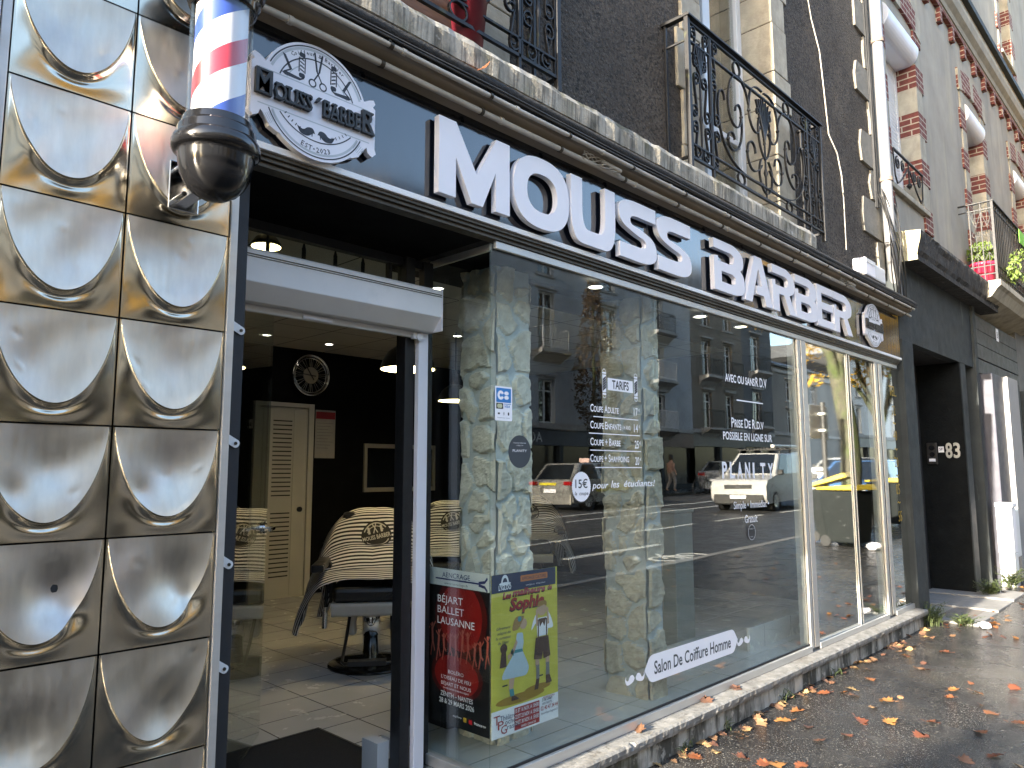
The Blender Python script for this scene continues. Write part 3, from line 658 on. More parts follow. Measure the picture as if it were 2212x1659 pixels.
# ------------------------------------------------------------------ lettering and stickers on the window
WYD = .0472
m_vinyl = mat('white_vinyl', (.90,.90,.93), .5, var=.015); m_vblack = mat('black_vinyl', (.02,.02,.022), .5); m_vgrey = mat('slate_vinyl', (.045,.055,.065), .45)
m_gold = mat('gold_leaf_letters', (.55,.36,.05), .45, .3, var=.1)
def wt(M, s, xl, yl, xr, yr, h, bold=.012, shear=0, mi=0, y=WYD, caps=1.0, res=3, fit=True):
    """lettering on the window from the left pixel to the right pixel of its base line"""
    a, b = P(xl, yl, 'Y', y), P(xr, yr, 'Y', y); z = (a.z+b.z)/2
    ht = h
    if caps > 1:                                               # larger initials
        words = s.split(' '); wid = []; 
        for wd in words:
            q = text(wd[0], ht*caps, None, bold, res=res); w0 = max(v.x for v in q[0])*.62
            q2 = text(wd[1:], ht, None, bold, res=res) if len(wd) > 1 else ([], []); w1 = max(v.x for v in q2[0])*.62 if q2[0] else 0
            wid.append((w0, w1))
        gap = ht*.32; tot = sum(p+q+ht*.06 for p, q in wid)+gap*(len(words)-1); k = (b.x-a.x)/tot; x = a.x
        for wd, (p, q) in zip(words, wid):
            M.mesh(text(wd[0], ht*caps, p*k, bold, res=res), (x, y, z), *FRONT, mi=mi); x += (p+ht*.06)*k
            if q: M.mesh(text(wd[1:], ht, q*k, bold, res=res), (x, y, z), *FRONT, mi=mi)
            x += (q+gap)*k
    else: M.mesh(text(s, ht, (b.x-a.x) if fit else None, bold, shear=shear, res=res), (a.x, y, z), *FRONT, mi=mi)
zA = lambda x, y: ((2200+.3919*x)/1.82278, (1400+.3919*y)/1.82278)
zB = lambda x, y: ((2700+.6024*x)/1.82278, (1200+.6024*y)/1.82278)
zC = lambda x, y: ((1900+.5424*x)/1.82278, (1000+.5424*y)/1.82278)
zD = lambda x, y: ((2200+.4973*x)/1.82278, (2000+.4973*y)/1.82278)
zP = lambda x, y: ((1650+.4823*x)/1.82278, (2150+.4823*y)/1.82278)
def hgt(x, ya, yb, f, y=WYD): return P(*f(x, ya), 'Y', y).z - P(*f(x, yb), 'Y', y).z
tl = P(*zA(490, 222), 'Y', WYD); br = P(*zA(745, 380), 'Y', WYD); bl = P(*zA(490, 345), 'Y', WYD)
tz = bl.z; th = tl.z-bl.z; tw = br.x-tl.x
tar = thing('price_list_sticker', 'white lettering TARIFS with the price list, stuck on the large window', 'window sticker', (tl.x, WYD, tz))
M = MB().mesh(shape([[(0,0),(tw,0),(tw,th),(0,th)]]), (tl.x, WYD, tz), *FRONT)
for x0 in (-.045, tw+.012):
    O = (tl.x+x0, WYD, tz)
    M.mesh(shape([rrect(0, -.028, .033, -.018, .004), ]), O, *FRONT); M.mesh(shape([rrect(0, th+.018, .033, th+.028, .004)]), O, *FRONT)
    M.mesh(shape([[(0,-.014),(.033,-.014),(.033,th+.014),(0,th+.014)]]), O, *FRONT)
    for s in (1, -1): M.mesh(shape([arcband(.0165, th+.03 if s > 0 else -.03, .013, .003, 0 if s > 0 else 180, 180 if s > 0 else 360, 12)]), O, *FRONT)
M.build('panel', m_vinyl, tar)
M = MB(); M.mesh(text('TARIFS', th*.68, tw*.66, .02), (tl.x+tw*.17, WYD-.0006, tz+th*.16), *FRONT)
for x0 in (-.045, tw+.012):
    for k in range(5): M.mesh(shape([[(.003,-.008+k*th/5),(.030,.010+k*th/5),(.030,.021+k*th/5),(.003,.003+k*th/5)]]), (tl.x+x0, WYD-.0006, tz), *FRONT)
M.build('dark_print', m_vblack, tar)
M = MB(); hh = hgt(460, 505, 565, zA)*.92
for s, y1, y2, xr, pr, py, ly in (('COUPE ADULTE',562,582,602,'17',603,(348,612,800,648)),('COUPE ENFANTS',732,745,628,'14',768,(303,778,815,806)),('COUPE + BARBE',902,908,622,'25',932,(316,952,826,962)),('COUPE + SHAMPOING',1068,1070,708,'20',1096,(368,1125,836,1124))):
    wt(M, s, *zA(318, y1), *zA(xr, y2), hh, caps=1.28, bold=.018)
    xp = {'17': 755, '14': 757, '25': 765, '20': 770}[pr]
    wt(M, pr, *zA(xp, py), *zA(xp+40, py+4), hh*1.45, bold=.012); wt(M, '€', *zA(xp+46, py-40), *zA(xp+60, py-38), hh*.5, bold=.01)
    a, b = P(*zA(ly[0], ly[1]), 'Y', WYD), P(*zA(ly[2], ly[3]), 'Y', WYD); z = (a.z+b.z)/2
    M.mesh(shape([[(0,-.0025),(b.x-a.x,-.0025),(b.x-a.x,.0025),(0,.0025)]]), (a.x, WYD, z), *FRONT)
wt(M, '(-14 ANS)', *zA(634, 742), *zA(722, 748), hh*.72, bold=.008)
M.build('lettering', m_vinyl, tar)
c = P(*zA(228, 1318), 'Y', WYD); rr = hgt(228, 1168, 1468, zA)/2
stu = thing('student_price_sticker', 'scalloped white sticker 15€ la coupe followed by pour les étudiants! on the large window', 'window sticker', (c.x, WYD, c.z))
MB().mesh(shape([[(rr*(1+.022*math.cos(40*a))*math.cos(a), rr*(1+.022*math.cos(40*a))*math.sin(a)) for a in [2*math.pi*k/240 for k in range(240)]]]), (c.x, WYD, c.z), *FRONT).build('disc', m_vinyl, stu)
M = MB(); M.mesh(text('15€', rr*.56, rr*1.3, .005, align='C'), (c.x, WYD-.0006, c.z-rr*.08), *FRONT); M.mesh(text('la  coupe', rr*.24, rr*1.45, .004, shear=.2, align='C'), (c.x, WYD-.0006, c.z-rr*.56), *FRONT)
M.build('print', m_vblack, stu)
M = MB(); wt(M, 'pour', *zA(335, 1340), *zA(500, 1330), hh*1.15, bold=.014, shear=.25); wt(M, 'les', *zA(525, 1330), *zA(610, 1322), hh*1.25, bold=.014, shear=.25); wt(M, 'étudiants!', *zA(655, 1318), *zA(968, 1310), hh*1.15, bold=.014, shear=.25)
M.build('lettering', m_vinyl, stu)
bk = thing('booking_sticker', 'white lettering AVEC OU SANS RDV and PLANITY on the large window', 'window sticker', tuple(P(*zB(400, 800), 'Y', WYD)))
M = MB(); h2 = hgt(390, 465, 520, zB)*.85
wt(M, 'AVEC OU SANS', *zB(258, 498), *zB(452, 532), h2, caps=1.0, bold=.02); wt(M, 'R D.V', *zB(457, 533), *zB(530, 545), h2*1.25, bold=.018)
M.build('lettering', m_vinyl, bk); M = MB()
a, b = P(*zB(333, 622), 'Y', WYD), P(*zB(505, 647), 'Y', WYD); M.mesh(shape([[(0,-.004),(b.x-a.x,-.004),(b.x-a.x,.004),(0,.004)]]), (a.x, WYD, (a.z+b.z)/2), *FRONT)
M.build('dash', m_vinyl, bk); M = MB()
wt(M, 'PRISE DE R.D.V', *zB(300, 798), *zB(510, 815), h2, caps=1.22, bold=.018); M.build('lettering', m_vinyl, bk); M = MB(); wt(M, 'POSSIBLE EN LIGNE SUR', *zB(245, 876), *zB(565, 900), h2, caps=1.0, bold=.018)
M.build('lettering', m_vinyl, bk); M = MB()
for i, ch in enumerate('PLANITY'):
    xa = 240+ i*50; wt(M, ch, *zB(xa, 1129), *zB(xa+(33 if ch != 'I' else 12), 1131), h2*1.95, bold=.035)
M.build('lettering', m_vinyl, bk); M = MB()
wt(M, 'Simple • Immediat •', *zB(315, 1333), *zB(545, 1322), h2*.95, bold=.004); M.build('lettering', m_vinyl, bk); M = MB(); wt(M, 'Gratuit', *zB(388, 1424), *zB(470, 1420), h2*1.0, bold=.004)
M.build('lettering', m_vinyl, bk)
c = P(*zB(432, 1487), 'Y', WYD); r2 = hgt(432, 1436, 1538, zB)/2
rs_ = thing('round_sticker', 'small round black sticker low on the window under the word Gratuit', 'window sticker', tuple(c))
MB().mesh(shape([circ(0,0,r2)]), c, *FRONT).build('disc', m_vblack, rs_)
M = MB().mesh(shape([arcband(0,0,r2*.97,r2*.05,0,359)]), c-Y3*.0006, *FRONT).mesh(text('PRENEZ RENDEZ-VOUS', r2*.10, r2*1.2, .0, align='C', res=1), c+Vector((0,-.0006,r2*.4)), *FRONT).mesh(text('PLANITY', r2*.12, r2*.7, 0, align='C', res=1), c+Vector((0,-.0006,-r2*.62)), *FRONT)
M.build('print', m_vinyl, rs_)
c = P(*zC(270, 1435), 'Y', WYD); r2 = hgt(270, 1315, 1553, zC)/2
rs_ = thing('round_sticker', 'slate grey round sticker reading PLANITY on the window in front of the first stone column', 'window sticker', tuple(c))
MB().mesh(shape([circ(0,0,r2)]), c, *FRONT).build('disc', m_vgrey, rs_)
MB().mesh(text('PLANITY', r2*.15, r2*1.25, .0, align='C'), c+Vector((0,-.0006,-.02*r2)), *FRONT).mesh(text('Ici, prenez rendez-vous', r2*.08, r2*1.1, 0, align='C', res=1), c+Vector((0,-.0006,.50*r2)), *FRONT).mesh(text('en ligne sur', r2*.08, r2*.6, 0, align='C', res=1), c+Vector((0,-.0006,.35*r2)), *FRONT).build('print', m_vinyl, rs_)
a, b = P(*zC(90, 955), 'Y', WYD), P(*zC(215, 1215), 'Y', WYD); cw, chh = b.x-a.x, a.z-b.z
cb = thing('card_payment_sticker', 'white and blue CB card payment sticker on the window near the corner', 'window sticker', (a.x, WYD, b.z))
O = Vector((a.x, WYD, b.z)); u = lambda x, y: (x*cw, y*chh)
MB().mesh(shape([rrect(0,0,cw,chh,.006)]), O, *FRONT).build('backing', m_vinyl, cb)
MB().mesh(shape([rrect(*u(.07,.53),*u(.93,.95),.004)]), O-Y3*.0005, *FRONT).mesh(text('VISA', chh*.07, cw*.32, .02, shear=.2), O+Vector((cw*.55,-.0005,chh*.385)), *FRONT).mesh(shape([[u(.52,.48),u(.93,.48),u(.93,.5),u(.52,.5)]]), O-Y3*.0005, *FRONT).build('blue_print', mat('card_blue', (.03,.21,.55), .5), cb)
MB().mesh(shape([arcband(cw*.33,chh*.74,cw*.13,cw*.12,25,335,24)]), O-Y3*.001, *FRONT).mesh(shape([rrect(*u(.52,.75),*u(.80,.86),.012)]), O-Y3*.001, *FRONT).mesh(shape([rrect(*u(.52,.62),*u(.80,.735),.012)]), O-Y3*.001, *FRONT).build('white_print', m_vinyl, cb)
M = MB().mesh(shape([rrect(*u(.07,.34),*u(.47,.51),.003)]), O-Y3*.0005, *FRONT).mesh(shape([rrect(*u(.16,.18),*u(.28,.23),.002)]), O-Y3*.0005, *FRONT).mesh(shape([rrect(*u(.74,.16),*u(.82,.25),.002)]), O-Y3*.0005, *FRONT)
for k in range(3): M.mesh(shape([arcband(cw*.44,chh*.205,cw*(.04+.03*k),cw*.012,-50,50,8)]), O-Y3*.0005, *FRONT)
M.mesh(text('Paiement sans contact', chh*.03, cw*.7, 0, align='C', res=1), O+Vector((cw*.5,-.0005,chh*.07)), *FRONT); M.build('dark_print', m_vblack, cb)
MB().mesh(shape([circ(*u(.21,.425),cw*.09,20)]), O-Y3*.0010, *FRONT).mesh(shape([circ(*u(.32,.425),cw*.09,20)]), O-Y3*.0014, *FRONT).build('two_discs', mat('pale_yellow_print', (.6,.6,.36), .5), cb)
pts = [P(*zD(*q), 'Y', WYD) for q in ((678,1275),(745,1150),(1385,965),(1418,1045),(1385,1150),(735,1380))]
x0, x1 = pts[0].x, pts[3].x; zt = (pts[1].z+pts[2].z)/2; zb = (pts[4].z+pts[5].z)/2; zm = (zt+zb)/2; hb = (zt-zb)
sal = thing('salon_sticker', 'white pointed banner sticker Salon De Coiffure Homme low on the window', 'window sticker', (x0, WYD, zb))
W = x1-x0; MB().mesh(shape([sm([(0,zm-zb),(.055,0,.03),(W-.055,0,.03),(W,zm-zb),(W-.055,hb,.03),(.055,hb,.03)])]), (x0, WYD, zb), *FRONT).build('banner', m_vinyl, sal)
MB().mesh(text('Salon De Coiffure Homme', hb*.46, W*.82, .014), (x0+W*.09, WYD-.0006, zb+hb*.27), *FRONT).build('print', mat('grey_vinyl', (.06,.07,.075), .5), sal)
M = MB()
for xc in (x0-.085, x1+.075):
    for s in (-1, 1): M.mesh(shape([sm([(s*.004,.004),(s*.02,.024,.012),(s*.045,.02,.012),(s*.062,-.006,.012),(s*.082,.006,.008),(s*.076,.022,.006),(s*.090,.010,.012),(s*.078,-.022,.02),(s*.05,-.024,.02),(s*.012,-.012,.015)])]), (xc, WYD, zm-.02), *FRONT)
M.build('moustache', m_vinyl, sal)
tel = thing('telephone_lettering', 'gold stacked lettering TEL. 02 40 20 05 55 on the last mirror pane', 'lettering', tuple(P(1940, 980, 'Y', WYD)))
M = MB(); zE = lambda x, y: ((3050+.7831*x)/1.82278, (1200+.7831*y)/1.82278)
for s, x, y in (('TEL.',594,448),('02',599,545),('~',603,605),('40',607,672),('~',611,735),('20',614,806),('~',618,868),('05',622,942),('~',627,1003),('55',633,1078)):
    c = P(*zE(x, y), 'Y', WYD); M.mesh(text(s, .095, .20 if len(s) > 2 else (.10 if s != '~' else .08), .0, align='C', res=2), (c.x, WYD, c.z-.02), *FRONT)
M.build('gold_figures', m_gold, tel)

# ------------------------------------------------------------------ two posters hung inside the glass corner
def quadxy(O, U, V, W, H_):                                    # drawing board: unit square -> wall
    O, U, V = Vector(O), Vector(U), Vector(V); N_ = U.cross(V)
    def put(M, polys, k=1, mi=0): return M.mesh(shape([[(x*W, y*H_) for x, y in q] for q in polys]), O+N_*(.0004*k), U, V, mi=mi)
    def tx(M, s, x, y, h, w, k=2, mi=0, align='L', bold=.0, shear=0): return M.mesh(text(s, h*H_, w*W if w else None, bold, shear=shear, align=align, res=2), O+U*(x*W)+V*(y*H_)+N_*(.0004*k), U, V, mi=mi)
    return put, tx
def pmat(n, c): return mat('print_'+n, c, .45, var=.03)
PX = 1.2300+.0025; q1 = [P(*zP(*q), 'X', PX) for q in ((83,155),(572,240),(35,1370),(555,1585))]
ya, yb = (q1[0].y+q1[2].y)/2+.004, .064; zt = (q1[0].z+q1[1].z)/2; zb = (q1[2].z+q1[3].z)/2; W, H_ = ya-yb, zt-zb
p1 = thing('ballet_poster', 'black and red ballet poster headed AENCRAGE hung inside the side pane by the door', 'poster', (PX, ya, zb))
# printed sheet faces the door side (-X)
MB().box(PX+.0002, PX+.0014, yb, ya, zb, zt).build('sheet', pmat('black', (.006,.006,.007)), p1)
put, tx = quadxy((PX, ya, zb), *SIDE[:2], W, H_)
m_red = mat('print_red', (.27,.010,.007), .45, var=.05)
M = MB()
def blob(cx, cy, rx, ry, y0, y1, n=48): return [(min(.995, max(.005, cx+rx*math.cos(R(360*k/n)))), min(y1, max(y0, cy+ry*math.sin(R(360*k/n))))) for k in range(n)]
put(M, [blob(.56,.70,.33,.22,.42,.88)], 1); put(M, [blob(.50,.32,.34,.13,.19,.44)], 2); M.build('red_glow', m_red, p1)
M = MB()
put(M, [blob(.56,.70,.40,.26,.40,.885)], .5); put(M, [blob(.50,.32,.40,.155,.165,.44)], .4); M.build('dark_red_halo', pmat('dark_red', (.07,.004,.003)), p1)
M = MB(); put(M, [[(.01,.885),(1,.885),(1,.999),(.01,.999)]], 1.5); M.build('header', pmat('pale_grey', (.60,.63,.63)), p1)
M = MB(); tx(M, 'AENCRAGE', .27, .942, .032, .44, 4, bold=.005); put(M, [[(.16,.925),(.86,.925),(.86,.935),(.16,.935)]], 3)
put(M, [line2([(.84,.935),(.93,.945),(.97,.972)], .018)], 3.5); put(M, [line2([(.84,.922),(.93,.913),(.97,.888)], .018)], 3.5); M.build('blue_print', pmat('navy', (.02,.03,.13)), p1)
M = MB(); tx(M, 'www.aencrage.fr', .30, .896, .016, .38, 3); M.build('grey_print', pmat('grey', (.15,.16,.18)), p1)
M = MB()
for s, y in (('BÉJART',.775),('BALLET',.705),('LAUSANNE',.635)): tx(M, s, .20, y, .046, {'BÉJART':.40,'BALLET':.42,'LAUSANNE':.58}[s], 4, bold=.0)
for s, y, x, w_, h in (('BOLÉRO',.325,.38,.24,.022),("L'OISEAU DE FEU",.285,.27,.46,.022),('BÉJART ET NOUS',.245,.27,.46,.022),('CHORÉGRAPHIES DE MAURICE BÉJART',.222,.30,.40,.010),('ZÉNITH – NANTES',.175,.26,.50,.028),('28 & 29 MARS 2026',.130,.24,.54,.030)): tx(M, s, x, y, h, w_, 4, bold=.012 if h > .025 else .004)
tx(M, 'france', .78, .055, .018, .12, 4, bold=.012); tx(M, '·tv', .90, .055, .018, .05, 4); tx(M, 'explore', .46, .062, .014, .13, 4, shear=.2); M.build('white_print', m_vinyl, p1)
M = MB(); put(M, [rrect(.62,.05,.665,.078,.004)], 4); M.build('yellow_print', pmat('amber', (.6,.35,.02)), p1)
M = MB(); put(M, [rrect(.70,.048,.75,.076,.004)], 4); M.build('red_print', pmat('bright_red', (.5,.01,.02)), p1)
M = MB(); rs = random.Random(5)                                # a frieze of plain dancing figures
def limb(M, a, b, w_, k=5): put(M, [line2([a, b], w_)], k)
for k in range(11):
    x = .03+.094*k; y = .40+.015*math.sin(k*2.1); hh_ = .20+.03*math.sin(k*1.3)
    limb(M, (x, y+hh_*.45), (x+.01*(-1)**k, y+hh_*.80), .030, 5); put(M, [circ(x+.008*(-1)**k, y+hh_*.90, .017, 10, .014)], 5.2)
    limb(M, (x, y+hh_*.47), (x-.03, y), .016, 5.4); limb(M, (x, y+hh_*.47), (x+.035, y+hh_*(.15 if k % 3 else .35)), .016, 5.5)
    limb(M, (x, y+hh_*.78), (x-.04, y+hh_*.9), .010, 5.6); limb(M, (x, y+hh_*.78), (x+.045, y+hh_*1.0), .010, 5.7)
M.build('dancers', pmat('flesh_red', (.40,.10,.07)), p1)

PY = .0565; q2 = [P(*zP(*q), 'Y', PY+.001) for q in ((590,243),(1130,170),(585,1595),(1145,1400))]
xa, xb = 1.240, (q2[1].x+q2[3].x)/2; zt = (q2[0].z+q2[1].z)/2; zb = (q2[2].z+q2[3].z)/2; W, H_ = xb-xa, zt-zb
p2 = thing('theatre_poster', 'yellow theatre poster of a girl and a boy hung inside the front window corner', 'poster', (xa, PY, zb))
MB().box(xa, xb, PY+.006, PY+.0075, zb, zt).build('sheet', mat('print_yellow', (.62,.56,.07), .45, var=.10, vs=9), p2)
put, tx = quadxy((xa, PY+.006, zb), X3, Z3, W, H_)
M = MB(); put(M, [[(.0,.885),(.97,.885),(.97,1),(.0,1)]], 2); tx(M, 'Théâtre', .12, .098, .030, .22, 4); tx(M, 'oche', .19, .068, .03, .15, 4); tx(M, 'raslin', .22, .036, .03, .18, 4)
tx(M, '5 rue Lekain', .74, .135, .02, .16, 4, bold=.01); tx(M, '44000 NANTES', .74, .112, .014, .16, 4); tx(M, 'theatredepochegraslin.fr', .72, .052, .014, .27, 4)
tx(M, 'Librement', .07, .655, .018, .2, 4, shear=.3); tx(M, 'adapté de', .08, .625, .018, .19, 4, shear=.3); tx(M, 'la comtesse', .06, .595, .018, .21, 4, shear=.3); tx(M, 'de Ségur', .09, .565, .018, .16, 4, shear=.3); M.build('navy_print', pmat('dark_navy', (.012,.03,.085)), p2)
M = MB(); put(M, [[(.0,.0),(1,.0),(1,.165),(.0,.165)]], 1); tx(M, "L'IGLOO", .10, .900, .030, .18, 4, bold=.03); put(M, [arcband(.19,.94,.045,.02,0,180,12)], 4); put(M, [blob(.19,.938,.085,.010,0,1)], 4.4); tx(M, 'www.ligloo.org    affichage culturel', .50, .905, .009, .30, 4)
for k, s in enumerate(('15 ET 16 NOV. A 15H30','22 ET 23 NOV. A 15H30','29 ET 30 NOV. A 15H30')): tx(M, s, .335, .118-.036*k, .024, .35, 5, bold=.012)
tx(M, 'SAMEDI / DIMANCHE', .42, .020, .014, .22, 5); M.build('white_print', m_vinyl, p2)
M = MB(); put(M, [rrect(.42,.935,.84,.975,.008)], 3); M.build('orange_print', pmat('orange', (.60,.20,.06)), p2)
M = MB(); tx(M, 'AFFICHAGE CULTUREL', .44, .944, .020, .38, 5, bold=.008); M.build('header_print', pmat('dark_navy', (.012,.03,.085)), p2)
M = MB(); put(M, [[(.325,.012),(.70,.012),(.70,.150),(.325,.150)]], 2); tx(M, 'T', .03, .082, .055, .09, 5); tx(M, 'P', .09, .050, .05, .08, 5); tx(M, 'G', .13, .018, .05, .085, 5); tx(M, '02 40 47 34 44', .72, .078, .026, .27, 4, bold=.01); tx(M, 'RESERVATIONS', .76, .150, .012, .18, 4)
for s, x, y, h, w_ in (('Les',.16,.845,.035,.12),('malheurs',.30,.852,.040,.50),('de',.84,.858,.03,.07),('Sophie',.26,.765,.072,.52)): tx(M, s, x, y, h, w_, 5, bold=.035, shear=.2)
M.build('red_print', pmat('crimson', (.36,.015,.02)), p2)
M = MB()
for s, x, y, h, w_ in (('Les',.153,.841,.036,.125),('malheurs',.293,.848,.041,.51),('de',.835,.854,.031,.075),('Sophie',.25,.760,.074,.535)): tx(M, s, x, y, h, w_, 4.4, bold=.06, shear=.2)
for x0, w_ in ((.155,.075),(.665,.095)): put(M, [[(x0,.30),(x0+w_,.30),(x0+w_,.31),(x0,.31)]], .5)
M.build('black_print', m_vblack, p2)
M = MB(); put(M, [blob(.42,.205,.36,.03,.17,.26)], 1.5); put(M, [blob(.68,.235,.20,.022,.17,.27)], 1.8); M.build('painted_ground', pmat('ochre', (.34,.20,.02)), p2)
dress, skin, hair, brown, whit, teal = pmat('pale_blue', (.50,.62,.68)), pmat('skin', (.55,.36,.24)), pmat('hair', (.33,.20,.06)), pmat('brown', (.07,.03,.02)), m_vinyl, pmat('teal', (.06,.27,.30))
M = MB(); put(M, [sm([(.36,.615,.02),(.45,.61,.02),(.46,.54,.02),(.44,.50,.02),(.55,.38,.05),(.50,.335,.03),(.14,.345,.03),(.16,.385,.03),(.33,.50,.04)])], 6); M.build('girl_dress', dress, p2)
M = MB(); put(M, [circ(.455,.665,.055,20,.034)], 6.5); put(M, [line2([(.27,.30),(.30,.35)], .05)], 5); put(M, [line2([(.36,.565),(.30,.50),(.23,.47)], .03)], 7); put(M, [[(.24,.265),(.30,.265),(.33,.345),(.25,.345)]], 5.5)
put(M, [circ(.745,.735,.075,20,.043)], 7); put(M, [line2([(.665,.63),(.665,.74)], .03)], 6.2); put(M, [line2([(.845,.63),(.83,.74)], .03)], 6.2); put(M, [[(.64,.37),(.70,.37),(.70,.42),(.64,.42)]], 5); put(M, [[(.80,.37),(.86,.37),(.86,.42),(.80,.42)]], 5); M.build('faces_and_limbs', skin, p2)
M = MB(); put(M, [sm([(.48,.715,.03),(.33,.72,.05),(.28,.63,.04),(.38,.635,.03),(.42,.665,.02),(.45,.69,.02)])], 7); put(M, [sm([(.67,.745,.03),(.68,.79,.04),(.82,.79,.04),(.82,.745,.03),(.78,.765,.02)])], 7.6); M.build('hair', hair, p2)
M = MB(); put(M, [sm([(.66,.66,.03),(.57,.60,.03),(.60,.66,.02),(.65,.71,.02),(.66,.68),(.83,.68),(.85,.71),(.90,.66,.02),(.93,.60,.03),(.84,.60),(.83,.56),(.67,.56)])], 6); M.build('shirt', whit, p2)
M = MB(); put(M, [[(.645,.555),(.845,.555),(.875,.42),(.765,.41),(.755,.46),(.735,.41),(.615,.42)]], 7); put(M, [line2([(.685,.555),(.685,.67)], .018)], 7); put(M, [line2([(.815,.555),(.815,.67)], .018)], 7); put(M, [[(.69,.675),(.81,.675),(.78,.62),(.75,.65),(.71,.62)]], 8)
put(M, [sm([(.62,.225),(.68,.225,.01),(.70,.29),(.65,.29)])], 6); put(M, [sm([(.80,.245),(.90,.245,.02),(.86,.30),(.80,.30)])], 6); put(M, [sm([(.28,.20),(.40,.20,.02),(.34,.225),(.28,.23)])], 6); put(M, [blob(.17,.535,.05,.03,0,1)], 7); put(M, [[(.11,.42),(.21,.42),(.20,.52),(.14,.52)]], 7.4); M.build('dark_clothes', brown, p2)
M = MB(); put(M, [[(.65,.29),(.70,.29),(.70,.38),(.65,.38)]], 6); put(M, [[(.80,.30),(.86,.30),(.855,.38),(.805,.38)]], 6); M.build('grey_socks', pmat('sock_grey', (.22,.2,.19)), p2)
M = MB(); put(M, [[(.26,.23),(.32,.23),(.31,.275),(.25,.275)]], 6); put(M, [circ(.40,.70,.03,12,.018)], 8); put(M, [[(.32,.49),(.45,.49),(.44,.51),(.33,.51)]], 7); put(M, [sm([(.30,.53,.02),(.26,.50,.02),(.32,.47,.02)])], 7); M.build('teal_ribbons', teal, p2)

# ------------------------------------------------------------------ roller shutter over the door
sh = thing('roller_shutter', 'white roller shutter box rolled up above the open shop door', 'roller shutter', (.6, .4, 2.13))
MB().prof([(.300,2.325),(.300,2.205),(.362,2.143),(.455,2.143),(.455,2.335),(.312,2.335)], .03, 1.150).build('box', m_whitepl, sh, bevel=.003)
MB().box(1.1505, 1.156, .297, .458, 2.14, 2.338).build('end_cap', m_white, sh, bevel=.002)
MB().box(.03, 1.15, .2965, .2995, 2.306, 2.309).box(.03, 1.15, .2965, .2995, 2.298, 2.300).build('seam', m_alud, sh)
MB().box(.03, 1.10, .405, .425, 2.115, 2.1425).build('bottom_bar', m_pvc, sh, bevel=.003)
MB().box(.50, .64, .394, .404, 2.117, 2.137).build('pull_handle', m_white, sh, bevel=.006)
MB().box(1.100, 1.156, .40, .429, .17, 2.142).build('guide_rail', m_white, sh, bevel=.003)
MB().tube([(1.095,.385,2.118),(1.095,.40,2.118)], .018, 14).box(1.06,1.093,.39,.41,2.107,2.13).build('stop', m_pvc, sh)
MB().box(1.157, 1.1575, .40, .44, .17, 2.14).build('rail_gasket', m_rubber, sh)

# ------------------------------------------------------------------ straps on the reveal board
strap_group = 'metal straps on the door reveal'
for i, ((xa, ya_), (xb, yb_), wd) in enumerate((((494,696),(527.5,719.5),'uppermost'), ((483,942),(515.5,962.5),'second from the top'), ((471,1205),(501,1224),'third from the top'), ((462,1433),(491,1449),'lowest'))):
    a, b = P(xa, ya_, 'Y', .094), P(xb, yb_, 'Y', .094); d = (b-a); L = d.length; u = d.normalized(); v = Vector((-u.z, 0, u.x))
    t = thing('metal_strap', wd+' slanting white metal strap on the dark board by the door', 'strap', tuple(a), strap_group)
    MB().mesh(shape([rrect(-.05, -.0135, L, .0135, .012)], .003), a+Vector((0,.001,0)), u, v, -Y3).build('plate', m_whitepl, t)
    s = MB()
    for k in (.012, L-.014): s.tube([a+u*k+Vector((0,-.0022,0)), a+u*k+Vector((0,-.0052,0))], .0055, 8)
    s.build('screw', m_alud, t)

# ------------------------------------------------------------------ open glass door
far = Vector((.87, 1.36, 0)); hin = Vector((.175, .50, 0)); dd = (far-hin).normalized(); nn = Vector((dd.y, -dd.x, 0))
ztop = P(598, 688, 'X', .87).z
gd = thing('glass_door', 'frameless glass shop door standing open into the salon', 'door', tuple(hin+Z3*.18))
L = (far-hin).length
M = MB(); M.mesh(shape([[(0,.20),(L,.20),(L,ztop),(L-.05,ztop+.045),(0,ztop+.045)]], .010), hin, dd, Z3, nn); M.build('pane', m_doorglass, gd)
M = MB()
M.mesh(shape([[(0,.19),(.20,.19),(.20,.25),(0,.26)]], .022), hin-nn*.006, dd, Z3, nn); M.build('floor_fitting', mat('dark_steel', (.05,.05,.052), .35, .8), gd, bevel=.003)
hp = P(570, 1143, 'X', .80)
hc = hin + dd*(L-.075); hc.z = hp.z
M = MB().tube([hc-nn*.012, hc-nn*.002], .034, 20).tube([hc+nn*.012, hc+nn*.022], .034, 20)
for s in (-1, 1):
    M.tube([hc+nn*(s*.012), hc+nn*(s*.055), hc+nn*(s*.062)-dd*.012, hc+nn*(s*.062)-dd*.11], .0095, 10)
M.tube([hc-nn*.02+dd*.02, hc+nn*.02+dd*.02], .02, 14)
M.build('handle', m_chrome, gd)
